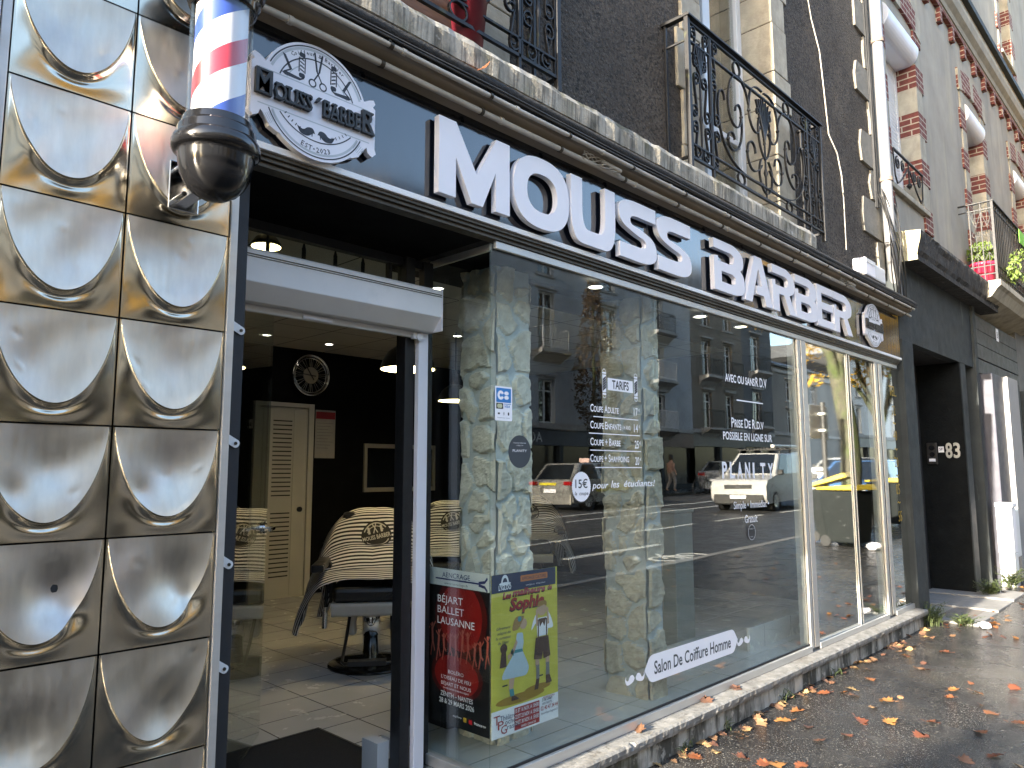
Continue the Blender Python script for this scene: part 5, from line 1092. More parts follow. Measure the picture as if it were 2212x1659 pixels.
def balcony(x0, x1, y, z0, z1, label, yb=WY, bay=.27):
    t = thing('balcony_railing', label, 'balcony railing', ((x0+x1)/2, y, z0), 'ornate iron railings over the shop')
    L3 = lambda pl, dy=0: [(p[0], y+dy, p[1]) for p in pl]
    M = MB()
    M.prof([(y-.028, z1-.012), (y-.028, z1-.002), (y-.012, z1+.008), (y+.012, z1+.008), (y+.028, z1-.002), (y+.028, z1-.012)], x0-.02, x1+.02)
    for z, h in ((z1-.035,.012), (z1-.16,.010), (z0+.14,.010), (z0+.055,.016)): M.box(x0+.014, x1-.014, y-.009, y+.009, z-h/2, z+h/2)
    for xe in (x0, x1):
        M.box(xe-.02, xe+.02, y+.029, yb, z1-.012, z1+.006); M.box(xe-.008, xe+.008, y+.02, yb, z0+.047, z0+.063); M.box(xe-.008, xe+.008, yb-.03, yb-.014, z0, z1-.013)
        M.box(xe-.006, xe+.006, y+.02, yb, z1-.165, z1-.155)
    M.build('rail_frame', m_iron, t)
    P_ = MB()
    for xe in (x0, x1): P_.box(xe-.014, xe+.014, y-.014, y+.014, z0-.015, z1-.013)
    for xe in (x0+bay, x1-bay): P_.box(xe-.009, xe+.009, y-.009, y+.009, z0-.012, z1-.042)
    P_.build('post', m_iron, t, bevel=.002)
    S = MB(); w_, th = .016, .007
    st = lambda pl, dy=0: S.strip(L3(pl, dy), w_, th)
    for (a, b) in ((x0+.014, x0+bay-.009), (x1-bay+.009, x1-.014)):  # end bays: bar, palmette, S scrolls
        c = (a+b)/2; h = z1-z0
        S.tube([(c, y, z0+.06), (c, y, z0+.3), (c, y, z0+.33), (c, y, z0+.36), (c, y, z1-.3)], [.006,.008,.014,.008,.006], 8)
        for s in (-1, 1):
            st(sscroll(c+s*.062, z0+.07, z0+.30, .042, s)); st(sscroll(c+s*.062, z0+.33, z0+.62, .042, -s)); st(sscroll(c+s*.062, z1-.30, z1-.05, .040, s))
            st(bez((c, z0+.62), (c+s*.05, z0+.66), (c+s*.05, z0+.72), (c+s*.085, z0+.74)))
            st([(c+s*.115, z0+.06), (c+s*.115, z1-.04)])
        for k in range(-2, 3): st(bez((c, z0+.58), (c+.01*k, z0+.68), (c+.022*k, z1-.20), (c+.030*k, z1-.13+.012*abs(k)*-1), 8), .001*k)
    a, b = x0+bay, x1-bay; c = (a+b)/2; hw = (b-a)/2; zm = (z0+z1)/2
    for s in (-1, 1):                                          # large centre panel, mirrored
        X = lambda x: c+s*x*hw
        pl = lambda pts: [(X(p[0]), z0+p[1]*(z1-z0)) for p in pts]
        st(pl(bez((.02,.88),(.18,.90),(.30,.86),(.30,.66),14)) + pl(bez((.30,.66),(.30,.52),(.12,.48),(.10,.58),10))[1:])
        st(pl(bez((.30,.70),(.40,.92),(.66,.90),(.70,.64),14)) + pl(bez((.70,.64),(.72,.44),(.48,.40),(.46,.56),10))[1:] + pl(bez((.46,.56),(.45,.66),(.56,.66),(.57,.58),8))[1:])
        st(pl(bez((.06,.16),(.30,.14),(.80,.10),(.88,.44),16)) + pl(bez((.88,.44),(.93,.66),(.78,.72),(.76,.60),8))[1:])
        st(pl(bez((.46,.56),(.40,.30),(.70,.20),(.72,.34),14)) + pl(bez((.72,.34),(.72,.42),(.60,.42),(.60,.36),8))[1:])
        st(pl(bez((.08,.30),(.20,.18),(.36,.20),(.36,.34),12)) + pl(bez((.36,.34),(.35,.46),(.20,.46),(.20,.36),8))[1:])
        st(pl(bez((.0,.10),(.14,.12),(.18,.30),(.06,.36),12)))
        st(pl(bez((.0,.36),(.10,.40),(.16,.56),(.10,.66),12)) + pl(spiral(.12,.70,.05,.01,270,-1.1,12)))
        st([(c+s*hw*.5+.048*math.cos(R(k*18)), z0+.098+.040*math.sin(R(k*18))) for k in range(21)])
        st([(c+s*hw*.52+.048*math.cos(R(k*18)), z1-.098+.052*math.sin(R(k*18))) for k in range(21)])
        st(sscroll(X(.965)-s*.02, z0+.07, z0+.32, .042, -s)); st(sscroll(X(.965)-s*.02, z0+.36, z0+.66, .042, s)); st(sscroll(X(.965)-s*.02, z1-.30, z1-.05, .040, -s))
        for q in ((.30,.66),(.46,.56),(.72,.34),(.36,.34),(.10,.58)): S.sphere((X(q[0]), y, z0+q[1]*(z1-z0)), .014, 8)
    for k in range(-3, 4): st(bez((c, z0+.46), (c+.012*k, z0+.58), (c+.034*k, z0+.72), (c+.040*k, z0+.80-.016*abs(k)), 8), .0012*k)
    S.tube([(c, y, z0+.05), (c, y, z0+.22), (c, y, z0+.25), (c, y, z0+.28), (c, y, z0+.46), (c, y, z0+.50)], [.006,.008,.017,.008,.007,.013], 8)
    S.build('scrollwork', m_iron, t)
    return t
B2 = [P(1483, 40, 'Y', -.075), P(1768, 264, 'Y', -.075)]
balcony(B2[0].x, B2[1].x, -.075, 3.325, (B2[0].z+B2[1].z)/2+.0, 'ornate black iron balcony railing in front of the white framed window')
xr = P(1203, 30, 'Y', -.075).x
balcony(xr-(B2[1].x-B2[0].x), xr, -.075, 3.325, (B2[0].z+B2[1].z)/2, 'ornate black iron balcony railing with a dark red flower pot behind it')
c = P(1000, 30, 'Y', .0)
fp = thing('flower_pot', 'dark red flower pot behind the iron railing over the door', 'flower pot', (c.x, .02, 3.33))
MB().lathe([(0,0),(.10,0),(.125,.26),(.14,.265),(.14,.31),(.12,.31),(.115,.28)], (c.x, .02, 3.328), 32).build('pot', mat('dark_red_glaze', (.13,.012,.022), .35), fp)
MB().lathe([(0,.27),(.117,.27)], (c.x,.02,3.328), 24).build('soil', mat('soil', (.03,.02,.015), .95), fp)
c2 = P(905, 10, 'Y', .0); wb = thing('wooden_box', 'brown wooden box behind the railing beside the red pot', 'box', (c2.x, .02, 3.33))
M = MB()
for k in range(3): M.box(c2.x-.28, c2.x+.22, -.03, .075, 3.328+.10*k, 3.328+.10*k+.095)
M.build('boards', mat('brown_wood', (.16,.07,.03), .6, var=.3, vs=12, stretch=(1,8,8)), wb, bevel=.004)

# ------------------------------------------------------------------ house number 83 next door
nb = thing('house_number_83_building', 'pale rendered house with red brick window surrounds and a dark painted ground floor', 'building', (11, .5, .1))
m_rend = mat('pale_render', (.345,.31,.255), .9, var=.14, vs=2, bump=.25, bs=18, bd=.006, lay=[((.20,.19,.17), (2.2,2.2,.35), .48, .72, .7), ((.50,.43,.30), (3,3,.5), .55, .75, .6)])
def brick_mat():
    M = mat('red_brick', (.155,.04,.03), .85, var=.25, vs=20, bump=.4, bs=50); N_, L_, B_ = nodes(M)
    tc = N_.new('ShaderNodeTexCoord'); s = N_.new('ShaderNodeSeparateXYZ'); L_.new(tc.outputs['Object'], s.inputs[0]); cb = N_.new('ShaderNodeCombineXYZ')
    L_.new(mth(N_, L_, 'ADD', s.outputs[0], s.outputs[1]), cb.inputs[0]); L_.new(s.outputs[2], cb.inputs[1])
    b = N_.new('ShaderNodeTexBrick'); b.inputs['Scale'].default_value = 1; b.inputs['Brick Width'].default_value = .21; b.inputs['Row Height'].default_value = .0725; b.inputs['Mortar Size'].default_value = .007; b.inputs['Mortar Smooth'].default_value = 0.
    L_.new(cb.outputs[0], b.inputs[0]); mx = N_.new('ShaderNodeMix'); mx.data_type = 'RGBA'; old = B_.inputs['Base Color'].links[0].from_socket
    L_.new(b.outputs['Fac'], mx.inputs[0]); L_.new(old, mx.inputs[6]); mx.inputs[7].default_value = (.42,.36,.28,1); L_.new(mx.outputs[2], B_.inputs['Base Color']); return M
m_brick = brick_mat()
m_dkwood = mat('dark_green_grey_paint', (.032,.038,.040), .7, spec=.25, var=.2, vs=3, bump=.3, bs=30, lay=[((.16,.17,.16), (9,9,1.5), .60, .74, .5), ((.012,.012,.012), 3, .5, .75, .5)])
m_peel = mat('peeling_black_paint', (.005,.006,.0065), .85, spec=.12, var=.3, vs=6, bump=.4, bs=40, lay=[((.14,.115,.085), (6,6,1.6), .71, .75, .8), ((.014,.016,.017), 11, .58, .75, .5)])
NY = .08
m4 = lambda x, y: ((3100+.5425*x)/1.82278, (.5425*y)/1.82278)
z5 = lambda x, y: (1700.7+.3307*x, 438.9+.3307*y)
w1 = (P(*m4(690, 40), 'Y', NY).x, P(*m4(905, 1440), 'Y', NY).x, 4.55, 6.52)
wins = [(7.16, 8.26, 4.50, 6.62), (10.65, 11.62, 4.15, 6.75), (13.9, 14.8, 4.15, 6.75), (17.2, 18.1, 4.15, 6.75)]
up2 = [(10.4, 11.4, 8.9, 10.9), (13.9, 14.8, 8.9, 10.9), (17.2, 18.1, 8.9, 10.9)]
wall_with_holes(MB(), 6.745, 24, 3.9, 12, NY, NY+.4, wins+up2).build('rendered_wall', m_rend, nb)
MB().box(6.76, 24, 5.9, 6.0, 0, 12).box(6.745, 24, -.35, 6, 12, 12.3).box(6.745, 24, 1.4, 1.45, 0, 12).build('back_structure', m_dark, nb)
for i, (a, b, c, d) in enumerate(wins+up2):
    z = c-.25; k = 0; bq, sq_ = MB(), MB()
    while z < d+.30:
        h = .29 if k % 2 == 0 else .30; wd = .30 if k % 2 == 0 else .22
        M = bq if k % 2 == 0 else sq_
        for s, xe in ((-1, a), (1, b)):
            x0, x1 = (xe-wd, xe+.003) if s < 0 else (xe-.003, xe+wd); M.box(x0, x1, NY-.022+(0 if k % 2 == 0 else .004), NY+.25, z, z+h-.002)
        z += h; k += 1
    n = 9                                                      # shallow arch over the opening
    for q in range(n):
        f = lambda t: (a-.28+(b-a+.56)*t, d+.02+.16*math.sin(math.pi*(.1+.8*t))); p0, p1 = f(q/n), f((q+1)/n)
        (bq if q not in (0, 4, 8) else sq_).mesh(shape([[(p0[0]+.002, p0[1]), (p1[0]-.002, p1[1]), (p1[0]-.002+(.03 if q > 4 else -.03 if q < 4 else 0), p1[1]+.30), (p0[0]+.002+(.03 if q > 4 else -.03 if q < 4 else 0), p0[1]+.30)]], .03+.25), (0, NY+.25, 0), *FRONT)
    k0 = len(bq.v); bq.v += sq_.v; bq.f += [tuple(i_+k0 for i_ in f_) for f_ in sq_.f]; bq.mi += [1]*len(sq_.f); bq.sm += sq_.sm
    bq.build('window_surround', [m_brick, m_stone], nb)
    MB().box(a-.12, b+.12, NY-.05, NY+.25, c-.06, c).build('window_sill', m_stone, nb, bevel=.008)
    fr_ = MB()
    for (x0, x1) in ((a+.004, a+.06), (b-.06, b-.004)): fr_.box(x0, x1, NY+.19, NY+.25, c+.001, d)
    if i == 0:
        fo = fr_.build('window_frame', m_pvc, nb)
        s = MB(); z = c+.002
        while z < d-.30: s.prof([(NY+.21, z), (NY+.198, z+.006), (NY+.194, z+.022), (NY+.198, z+.038), (NY+.21, z+.043)], a+.06, b-.06); z += .045
        s.build('shutter_slats', m_whitepl, nb)
    else:
        fr_.box((a+b)/2-.05, (a+b)/2+.05, NY+.19, NY+.25, c, d); fo = fr_.build('window_frame', m_pvc, nb); MB().box(a+.06, b-.06, NY+.225, NY+.231, c, d).build('window_pane', m_win, fo)
    if i in (0, 1, 2):
        pr_ = [(NY+.19, d-.33), (NY+.06, d-.33)] + [(NY+.06-.13*math.sin(R(q*11.25)), d-.17-.16*math.cos(R(q*11.25))) for q in range(1, 16)] + [(NY+.06, d-.01), (NY+.19, d-.01)]
        MB().prof(pr_, a+.01, b-.01, sm=False).build('shutter_box', m_white, nb)
# brick dentil course and stone band
zb = 7.62
MB().box(6.745, 24, NY-.055, NY, zb, zb+.075).build('brick_course', m_brick, nb)
M = MB(); x = 7.0
while x < 22: M.box(x, x+.11, NY-.055, NY, zb-.20, zb-.001); x += .62
M.build('brick_dentil', m_brick, nb)
MB().prof([(NY, zb+.077),(NY-.07, zb+.077),(NY-.085, zb+.14),(NY-.14, zb+.20),(NY-.16, zb+.30),(NY-.16, zb+.34),(NY, zb+.36)], 6.745, 24).build('stone_band', mat('tan_stone', (.29,.26,.205), .85, var=.2, vs=5, bump=.4, bs=30), nb)
MB().box(6.745, 24, NY-.03, NY, zb+.362, zb+.80).build('upper_band', m_rend, nb); MB().box(6.745, 24, NY-.10, NY, zb+.801, zb+.90).build('dark_band', m_dkwood, nb)
# ground floor front
fx = 10.05
MB().box(6.80, 9.70, .0, NY+.3, 2.80, 3.68).build('fascia', m_dkwood, nb)
cor = [(NY+.02,3.60),(-.17,3.60),(-.165,3.66),(-.19,3.70),(-.20,3.80),(-.215,3.86),(-.215,3.895),(NY+.02,3.93)]
M = MB(); n = 90; k = len(cor)
for i in range(n+1):
    x = 6.93+(10.5-6.93)*i/n
    for q, (y, z) in enumerate(cor):
        j = .018*noise.noise(Vector((x*5, q*3.1, 1)))+.012*noise.noise(Vector((x*17, q*5, 2))); M.v.append((x, y+(j if 0 < q < 7 else 0), z+(j*.8 if 0 < q < 7 else 0)))
for i in range(n):
    for q in range(k): M.f.append((i*k+q, i*k+(q+1) % k, (i+1)*k+(q+1) % k, (i+1)*k+q)); M.mi.append(0); M.sm.append(False)
M.f.append(tuple(range(k))); M.mi.append(1); M.sm.append(False); M.f.append(tuple(n*k+q for q in range(k))[::-1]); M.mi.append(0); M.sm.append(False)
M.build('cornice', [mat('rotten_black_wood', (.03,.028,.026), .85, var=.4, vs=14, bump=.9, bs=40, bd=.012, lay=[((.25,.22,.17), 14, .62, .72, .7)]), mat('flaking_cream_paint', (.42,.38,.25), .9, var=.3, vs=14, bump=.8, bs=50, lay=[((.16,.13,.08), 9, .5, .7, .7)])], nb)
MB().box(9.701, 9.85, -.03, .2, .1, 3.60).build('fascia_post', m_dkwood, nb)
M = MB()
for z in (2.75, 2.95, 3.14, 3.33): M.box(9.86, 12.4, -.02, .2, z, z+.184)
M.build('plank_fascia', mat('dark_planks', (.028,.029,.031), .6, var=.3, bump=.3, bs=20), nb, bevel=.005)
MB().box(12.4, 24, -.02, .3, 2.7, 3.8).box(10.52, 24, -.25, .2, 3.72, 3.95).build('far_fascia', mat('grey_fascia', (.09,.088,.085), .7, var=.2), nb)
MB().box(6.83, 7.17, -.012, .44, .04, 2.80).build('front_post', m_dkwood, nb, bevel=.006)
MB().box(7.171, 8.999, .47, .50, .05, 2.80).box(7.171, 8.999, .10, .469, 2.795, 2.80).build('recessed_door', m_blackm, nb)
MB().box(9.0, 9.04, .0, .50, .05, 2.795).build('entrance_wall', m_peel, nb)
MB().box(9.041, 9.27, -.005, .3, .05, 2.795).build('grey_post', m_dkwood, nb, bevel=.006)
MB().box(9.28, 9.98, .20, .3, .05, 2.795).build('dark_panel', m_peel, nb)
MB().box(9.99, 10.55, -.14, .3, .08, 2.745).build('slate_blue_pier', mat('slate_blue_paint', (.035,.037,.055), .55, var=.15, lay=[((.25,.24,.2), (3,3,3), .68, .74, .8)]), nb, bevel=.008)
MB().box(10.56, 11.2, -.20, .3, .08, 2.745).build('white_pier', mat('white_render', (.26,.26,.26), .8, var=.05), nb, bevel=.006)
MB().box(11.25, 11.9, -.10, .3, .1, 2.745).box(12.4, 12.9, -.16, .3, .1, 2.7).box(14, 24, .02, .3, .1, 2.7).build('far_pier', m_dkwood, nb)
# things on this front
rdown = thing('downpipe', 'grey zinc downpipe between the two houses', 'downpipe', (6.70, 0, 3.6))
pt, pb_ = P(*m4(640, 0), 'Y', -.0), P(*m4(720, 1600), 'Y', -.0)
MB().tube([(6.70,.0,9.9),(6.70,.0,5.9)], .055, 20).tube([(6.70,.0,5.9),(6.70,.0,3.75)], .052, 20).tube([(6.70,.0,3.75),(6.74,.0,3.55),(6.86,.02,3.35),(6.88,.02,3.2)], .05, 16).build('pipe', mat('zinc', (.24,.24,.245), .45, .3, var=.1), rdown)
M = MB()
for z in (4.4, 5.88, 7.6): M.tube([(6.70,.0,z-.02),(6.70,.0,z+.02)], .062, 20)
M.build('collar', mat('rusty_collar', (.2,.15,.12), .7), rdown)
cbd = thing('cable_bundle', 'black cable bundle clipped to the wall beside the zinc downpipe', 'cables', (6.56,.05,3.6))
M = MB()
for k in range(5): M.tube([(6.58+.012*k+.01*math.sin(z_*1.7+k), .075-.004*k, 9.8-z_) for z_ in [i*.3 for i in range(20)]], .011 if k == 2 else .007, 6)
rs = random.Random(9)
for k in range(9):
    a = Vector((6.52+.03*k, .05-.01*k, 4.2+.1*rs.random())); b = Vector((6.60+.035*k, -.04, 3.22)); M.tube([a.lerp(b, i/14)+Vector((.07*math.sin(i*.45+k), -.05*math.sin(math.pi*i/14), 0)) for i in range(15)], .006, 5)
M.build('cables', m_rubber, cbd)
lc = thing('white_cable', 'thin white cable hanging down the dark roughcast wall', 'cable', (6.1,.08,4)); q = [P(x, y, 'Y', .085) for x, y in ((1745,0),(1752,40),(1770,110),(1778,180),(1790,290),(1808,330),(1818,380),(1822,430),(1828,540))]
MB().tube(q, .006, 6).build('strand', m_pipe, lc)
bxp = P(1884, 555, 'Y', -.06)
eb = thing('junction_box', 'white plastic junction box on the cornice beside the downpipe', 'junction box', (bxp.x, -.03, 3.22))
MB().box(bxp.x-.28, bxp.x-.02, -.09, .02, 3.215, 3.375).build('near_case', m_white, eb, bevel=.012); MB().box(bxp.x-.01, bxp.x+.26, -.085, .02, 3.215, 3.36).build('far_case', m_pvc, eb, bevel=.012); MB().box(bxp.x-.27, bxp.x-.03, -.094, -.0905, 3.33, 3.365).build('lid_strip', m_pvc, eb)
ic = thing('intercom', 'black intercom with a white name plate beside the number 83', 'intercom', (8.998,.3,1.6))
yi, zi = P(2014, 980, 'X', 8.99).y, P(2014, 980, 'X', 8.99).z
MB().box(8.975, 8.999, yi-.055, yi+.055, zi-.13, zi+.13).build('case', m_black, ic, bevel=.006); MB().tube([(8.9745,yi,zi+.07),(8.9722,yi,zi+.07)], .032, 20).tube([(8.9745,yi,zi-.01),(8.9722,yi,zi-.01)], .03, 20).build('lens', m_blackgl, ic); MB().box(8.9725,8.9748,yi-.035,yi+.035,zi-.095,zi-.06).build('name_plate', m_white, ic)
hn = thing('house_number', 'pale metal figures 83 on the black entrance wall', 'house number', (8.99,.15,1.65)); a, b = P(2044, 985, 'X', 8.99), P(2077, 985, 'X', 8.99)
M = MB()
for i, ch in enumerate('83'): M.mesh(text(ch, .17, abs(a.y-b.y)*.44, .02, .012), (8.985, a.y-i*abs(a.y-b.y)*.52, a.z-.02), *SIDE)
M.build('figures', mat('pale_metal', (.46,.45,.41), .45, .3), hn)
st_ = thing('door_sticker', 'small white sticker between the intercom and the number 83', 'sticker', (8.99,.22,1.72)); c = P(2033, 971, 'X', 8.997); MB().box(8.9965,8.999,c.y-.03,c.y+.03,c.z-.035,c.z+.035).build('label', m_white, st_); MB().mesh(text('SF',.03,.04,.01), (8.9960,c.y+.02,c.z-.01), *SIDE).build('print', m_vblack, st_)
sp_ = thing('entry_phone', 'steel entry phone panel on the white pier', 'intercom', (10.55,-.17,1.5)); c = P(2160, 972, 'X', 10.555)
MB().box(10.545,10.559,c.y-.05,c.y+.05,c.z-.18,c.z+.18).build('plate', m_alu, sp_, bevel=.003)
M = MB()
for k in range(4): M.box(10.5425,10.5448,c.y-.02,c.y+.02,c.z+.08-.04*k,c.z+.10-.04*k)
M.build('button', m_black, sp_)
n80 = thing('number_plate', 'small white enamel house number plate on the dark planks', 'house number', (10.6,-.03,3.2)); c = P(*z5(1370, 863), 'Y', -.022); MB().box(c.x-.07,c.x+.07,-.028,-.021,c.z-.09,c.z+.09).build('plate', m_white, n80, bevel=.004); MB().mesh(text('81',.09,.10,.01), (c.x-.05,-.0285,c.z-.045), *FRONT).build('figures', m_vblack, n80)
uc = thing('utility_cabinet', 'white plastic utility cabinet standing on the pavement by the white pier', 'utility cabinet', (9.84,-.19,.11))
g = GZ(9.8); x0, x1, zt, yf, yb_ = 9.72, 9.965, 1.11, -.285, -.105
MB().box(x0+.012, x1-.012, yf+.012, yb_-.01, g-.05, .50).build('base', m_pvc, uc, bevel=.01); MB().box(x0+.008, x1-.008, yf+.008, yb_-.006, .502, zt-.055).build('body', m_white, uc, bevel=.012); MB().box(x0, x1, yf-.01, yb_, zt-.054, zt).build('lid', m_white, uc, bevel=.01); MB().box(x0+.0045, x0+.0075, yf+.03, yb_-.03, .54, zt-.10).build('door', m_pvc, uc, bevel=.001)
MB().box(x1-.007, x1+.22, yf+.015, -.16, .44, zt-.09).build('side_case', m_pvc, uc, bevel=.012); MB().mesh(shape([rrect(0,0,.10,.07,.008)]), (x0+.004, yb_-.035, .58), *SIDE).build('label', m_pipe, uc)
# small window guard and the second balcony
def guard(x0, x1, y, z0, z1, label):
    t = thing('window_guard', label, 'window guard', ((x0+x1)/2, y, z0)); M = MB(); st = lambda pl: M.strip([(p[0], y, p[1]) for p in pl], .014, .012)
    M.box(x0, x1, y-.012, y+.012, z1-.014, z1); c = (x0+x1)/2
    for s in (-1, 1):
        X = lambda x: c+s*x*(x1-x0)/2
        st([(X(.98), z1-.02), (X(.92), z1-.30), (X(.80), z0+.05)]); st([(X(p[0]), p[1]) for p in spiral(.72, z1-.12, .16, .03, 90, 1.5, 24)] if False else [(X(.72)+.075*math.cos(R(a))*(1-a/900), z1-.13+.085*math.sin(R(a))*(1-a/900)) for a in range(90, 700, 25)])
        st([(X(.40)+.06*math.cos(R(a))*(1-a/900), z1-.12+.07*math.sin(R(a))*(1-a/900)) for a in range(90, 700, 25)]); st(bez((X(.8), z0+.05), (X(.5), z0+.12), (X(.3), z1-.2), (X(.08), z1-.1)))
    st([(c, z1), (c, z0+.10)]); M.sphere((c, y, z0+.14), .03, 8); M.build('ironwork', m_iron, t)
guard(7.18, 8.24, NY-.02, 4.50, 4.92, 'small black scrolled iron guard across the foot of the shuttered window')
guard(10.42, 11.38, NY-.06, 8.9, 9.45, 'black scrolled iron guard at the upper window above the stone band')
q0, q1 = P(2141, 432, 'Y', -.30), P(2148, 598, 'Y', -.30)
bx0 = q0.x; bt, bb = q0.z, q1.z
bal = thing('balcony_railing', 'plain iron balcony railing with a pink flower pot over the peeling cornice', 'balcony railing', (bx0+1, -.3, bb))
M = MB(); x1 = bx0+3.0; y = -.30
M.box(bx0-.02, x1, y-.022, y+.022, bt-.012, bt); M.box(bx0-.02, bx0+.02, y+.023, NY, bt-.012, bt)
for z in (bt-.10, bb+.20, bb+.09): M.box(bx0+.014, x1, y-.008, y+.008, z-.007, z+.007).box(bx0-.007, bx0+.007, y+.014, NY, z-.007, z+.007)
M.build('rail_frame', m_iron, bal)
M = MB().box(bx0-.014, bx0+.014, y-.014, y+.014, bb-.02, bt-.013); x = bx0+.11
while x < x1: M.box(x-.007, x+.007, y-.007, y+.007, bb+.02, bt-.013); x += .115
for yy in (y+.13, y+.26): M.box(bx0-.006, bx0+.006, yy-.006, yy+.006, bb+.02, bt-.013)
M.build('bar', m_iron, bal)
M = MB(); h = bt-bb
for yy in (y+.065, y+.195):
    for s in (-1, 1):
        f = lambda pl: [(bx0, yy+s*p[0], bb+p[1]*h) for p in pl]
        M.strip(f([(0,.87),(.062,.87)]+[(.0,.68)]), .008, .006, nrm=(1,0,0)); M.strip(f([(0,.66)]+[(.022+.02*math.cos(R(a)), .60+.03*math.sin(R(a))) for a in range(-180, 120, 30)]), .008, .006, nrm=(1,0,0)); M.strip(f([(0,.36)]+[(.022+.02*math.cos(R(a)), .42-.03*math.sin(R(a))) for a in range(-180, 120, 30)]), .008, .006, nrm=(1,0,0)); M.strip(f([(0,.36),(.062,.24)]), .008, .006, nrm=(1,0,0))
    M.strip([(bx0, yy, bb+.12), (bx0, yy, bb+.92*h)], .008, .006, nrm=(1,0,0))
x = bx0+.17
while x < x1:
    M.strip([(x+.05*math.cos(R(a)), y, bt-.055+.04*math.sin(R(a))) for a in range(0, 361, 30)], .008, .005); x += .23
M.build('scrollwork', m_iron, bal)
MB().prof([(NY,bb-.02),(y-.05,bb-.02),(y-.05,bb-.09),(y-.01,bb-.12),(y+.06,bb-.22),(NY,bb-.34)], bx0-.10, x1).build('balcony_slab', m_stone, nb)
# flower pot with a leafy plant, sprawling plant, green sheet
def leafmass(M, c, rx, ry, rz_, n, s, rs, mi=0, upb=0.):
    for _ in range(n):
        d = Vector((rs.gauss(0,1), rs.gauss(0,1), rs.gauss(0,1))).normalized()*rs.random()**.45; p = Vector(c)+Vector((d.x*rx, d.y*ry, d.z*rz_))
        a = Vector((rs.gauss(0,1), rs.gauss(0,1), rs.gauss(0,1)+upb)).normalized(); b = a.orthogonal().normalized(); b = (b*math.cos(rs.random()*6)+a.cross(b)*math.sin(rs.random()*6)); q = s*rs.uniform(.6,1.3)
        t = a.cross(b); M.add([p-b*q*.5, p+t*q*.28-b*q*.05, p+b*q*.55, p-t*q*.28-b*q*.05], [(0,1,2,3)], mi)
m_grn = mat('fresh_green_leaf', (.10,.15,.025), .6, var=.4, vs=14); m_red2 = mat('pink_glaze', (.55,.035,.09), .35)
c = P(2113, 570, 'Y', -.12); pz = bb+.02
pp = thing('potted_plant', 'leafy green plant in a pink pot on the balcony of number 83', 'potted plant', (bx0+.28, -.12, pz)); px_ = bx0+.30
MB().lathe([(0,0),(.11,0),(.16,.24),(.175,.24),(.175,.28),(.15,.28)], (px_, -.10, pz), 28).build('pot', m_red2, pp)
M = MB(); leafmass(M, (px_, -.10, pz+.42), .26, .17, .17, 700, .055, random.Random(2)); M.build('foliage', m_grn, pp)
pp2 = thing('trailing_plant', 'trailing green plant poking through the balcony bars of number 83', 'plant', (bx0+.75, -.3, pz)); M = MB(); rs = random.Random(6)
for k in range(9):
    d = Vector((rs.uniform(-.25,.35), rs.uniform(-.3,-.05), rs.uniform(.1,.5))); a = Vector((bx0+.78, -.24, pz+.05)); M.tube([a, a+d*.6+Vector((0,0,.08)), a+d], .004, 4); leafmass(M, a+d*.8, .10, .08, .10, 40, .05, rs)
M.build('stems_and_leaves', m_grn, pp2)
gs = thing('green_sheet', 'bright green sheet tied to the far end of the balcony railing', 'sheet', (bx0+1.5,-.33,bt-.2)); MB().box(bx0+1.55, bx0+2.4, -.328, -.323, bt-.22, bt-.02).build('cloth', mat('bright_green', (.16,.50,.02), .6), gs)
# ------------------------------------------------------------------ pavement and road
def Mr(px, py, ax, v, pl=.048):                                # point seen mirrored in the shop window
    d = ray(px, py); h = CAM + d*((pl-CAM.y)/d.y); d = Vector((d.x, -d.y, d.z)); i = 'XYZ'.index(ax); return h + d*((v-h[i])/d[i])
m_wet = mat('wet_asphalt', (.026,.025,.0245), .24, spec=.22, var=.35, vs=1.6, bump=.8, bs=120, bd=.008, rv=.14, lay=[((.085,.079,.068), .5, .48, .62, .6), ((.34,.32,.28), 105, .585, .64, .75), ((.010,.010,.011), 1.3, .50, .7, .7)])
m_road = mat('road_asphalt', (.052,.051,.05), .55, var=.2, vs=1.5, bump=.4, bs=150, bd=.004, rv=.15)
m_kerb = mat('granite_kerb', (.27,.26,.25), .7, var=.2, bump=.3)
KY = -4.15
RZ = lambda x: -.09+.02*max(0, min(x, 120)-5)                   # the street climbs gently to the right
def gz(x, y): return GZ(min(x, 120)) - .06*min(1, max(0, -y/4.15))
def climb(M):
    M.v = [(v[0], v[1], v[2]+.02*max(0, min(v[0], 120)-5)) for v in M.v]; return M
xs = [-60,-30,-12,-6,-3] + [-2+.5*i for i in range(45)] + [24,30,45,80,120]; ys = [.35,.05,-.5,-1,-1.6,-2.2,-3,-3.6,KY]
M = MB(); vs = [(x, y, gz(x, y)) for x in xs for y in ys]; n = len(ys)
M.add(vs, [(i*n+j, (i+1)*n+j, (i+1)*n+j+1, i*n+j+1) for i in range(len(xs)-1) for j in range(n-1)], 0, True)
tag(M.build('pavement', m_wet), 'wet asphalt pavement strewn with fallen leaves', 'pavement', kind='structure')
M = MB()
for x in range(-60, 120, 1):
    za, zb_ = gz(x, KY), gz(x+1, KY); M.add([(x+.004,KY-.001,za+.003),(x+.996,KY-.001,zb_+.003),(x+.996,KY-.15,zb_+.003),(x+.004,KY-.15,za+.003),(x+.004,KY-.15,-.2),(x+.996,KY-.15,-.2)], [(0,1,2,3),(3,2,5,4)])
tag(M.build('kerb', m_kerb), 'granite kerb stones along the road', 'kerb', kind='structure')
rd = MB()
for a, b in ((-200,5),(5,120)): rd.add([(a,-16.4,RZ(a)),(b,-16.4,RZ(b)),(b,KY-.02,RZ(b)),(a,KY-.02,RZ(a))], [(0,1,2,3)])
tag(rd.build('road', m_road), 'wide asphalt road in front of the shop', 'road', kind='structure')
rd = MB()
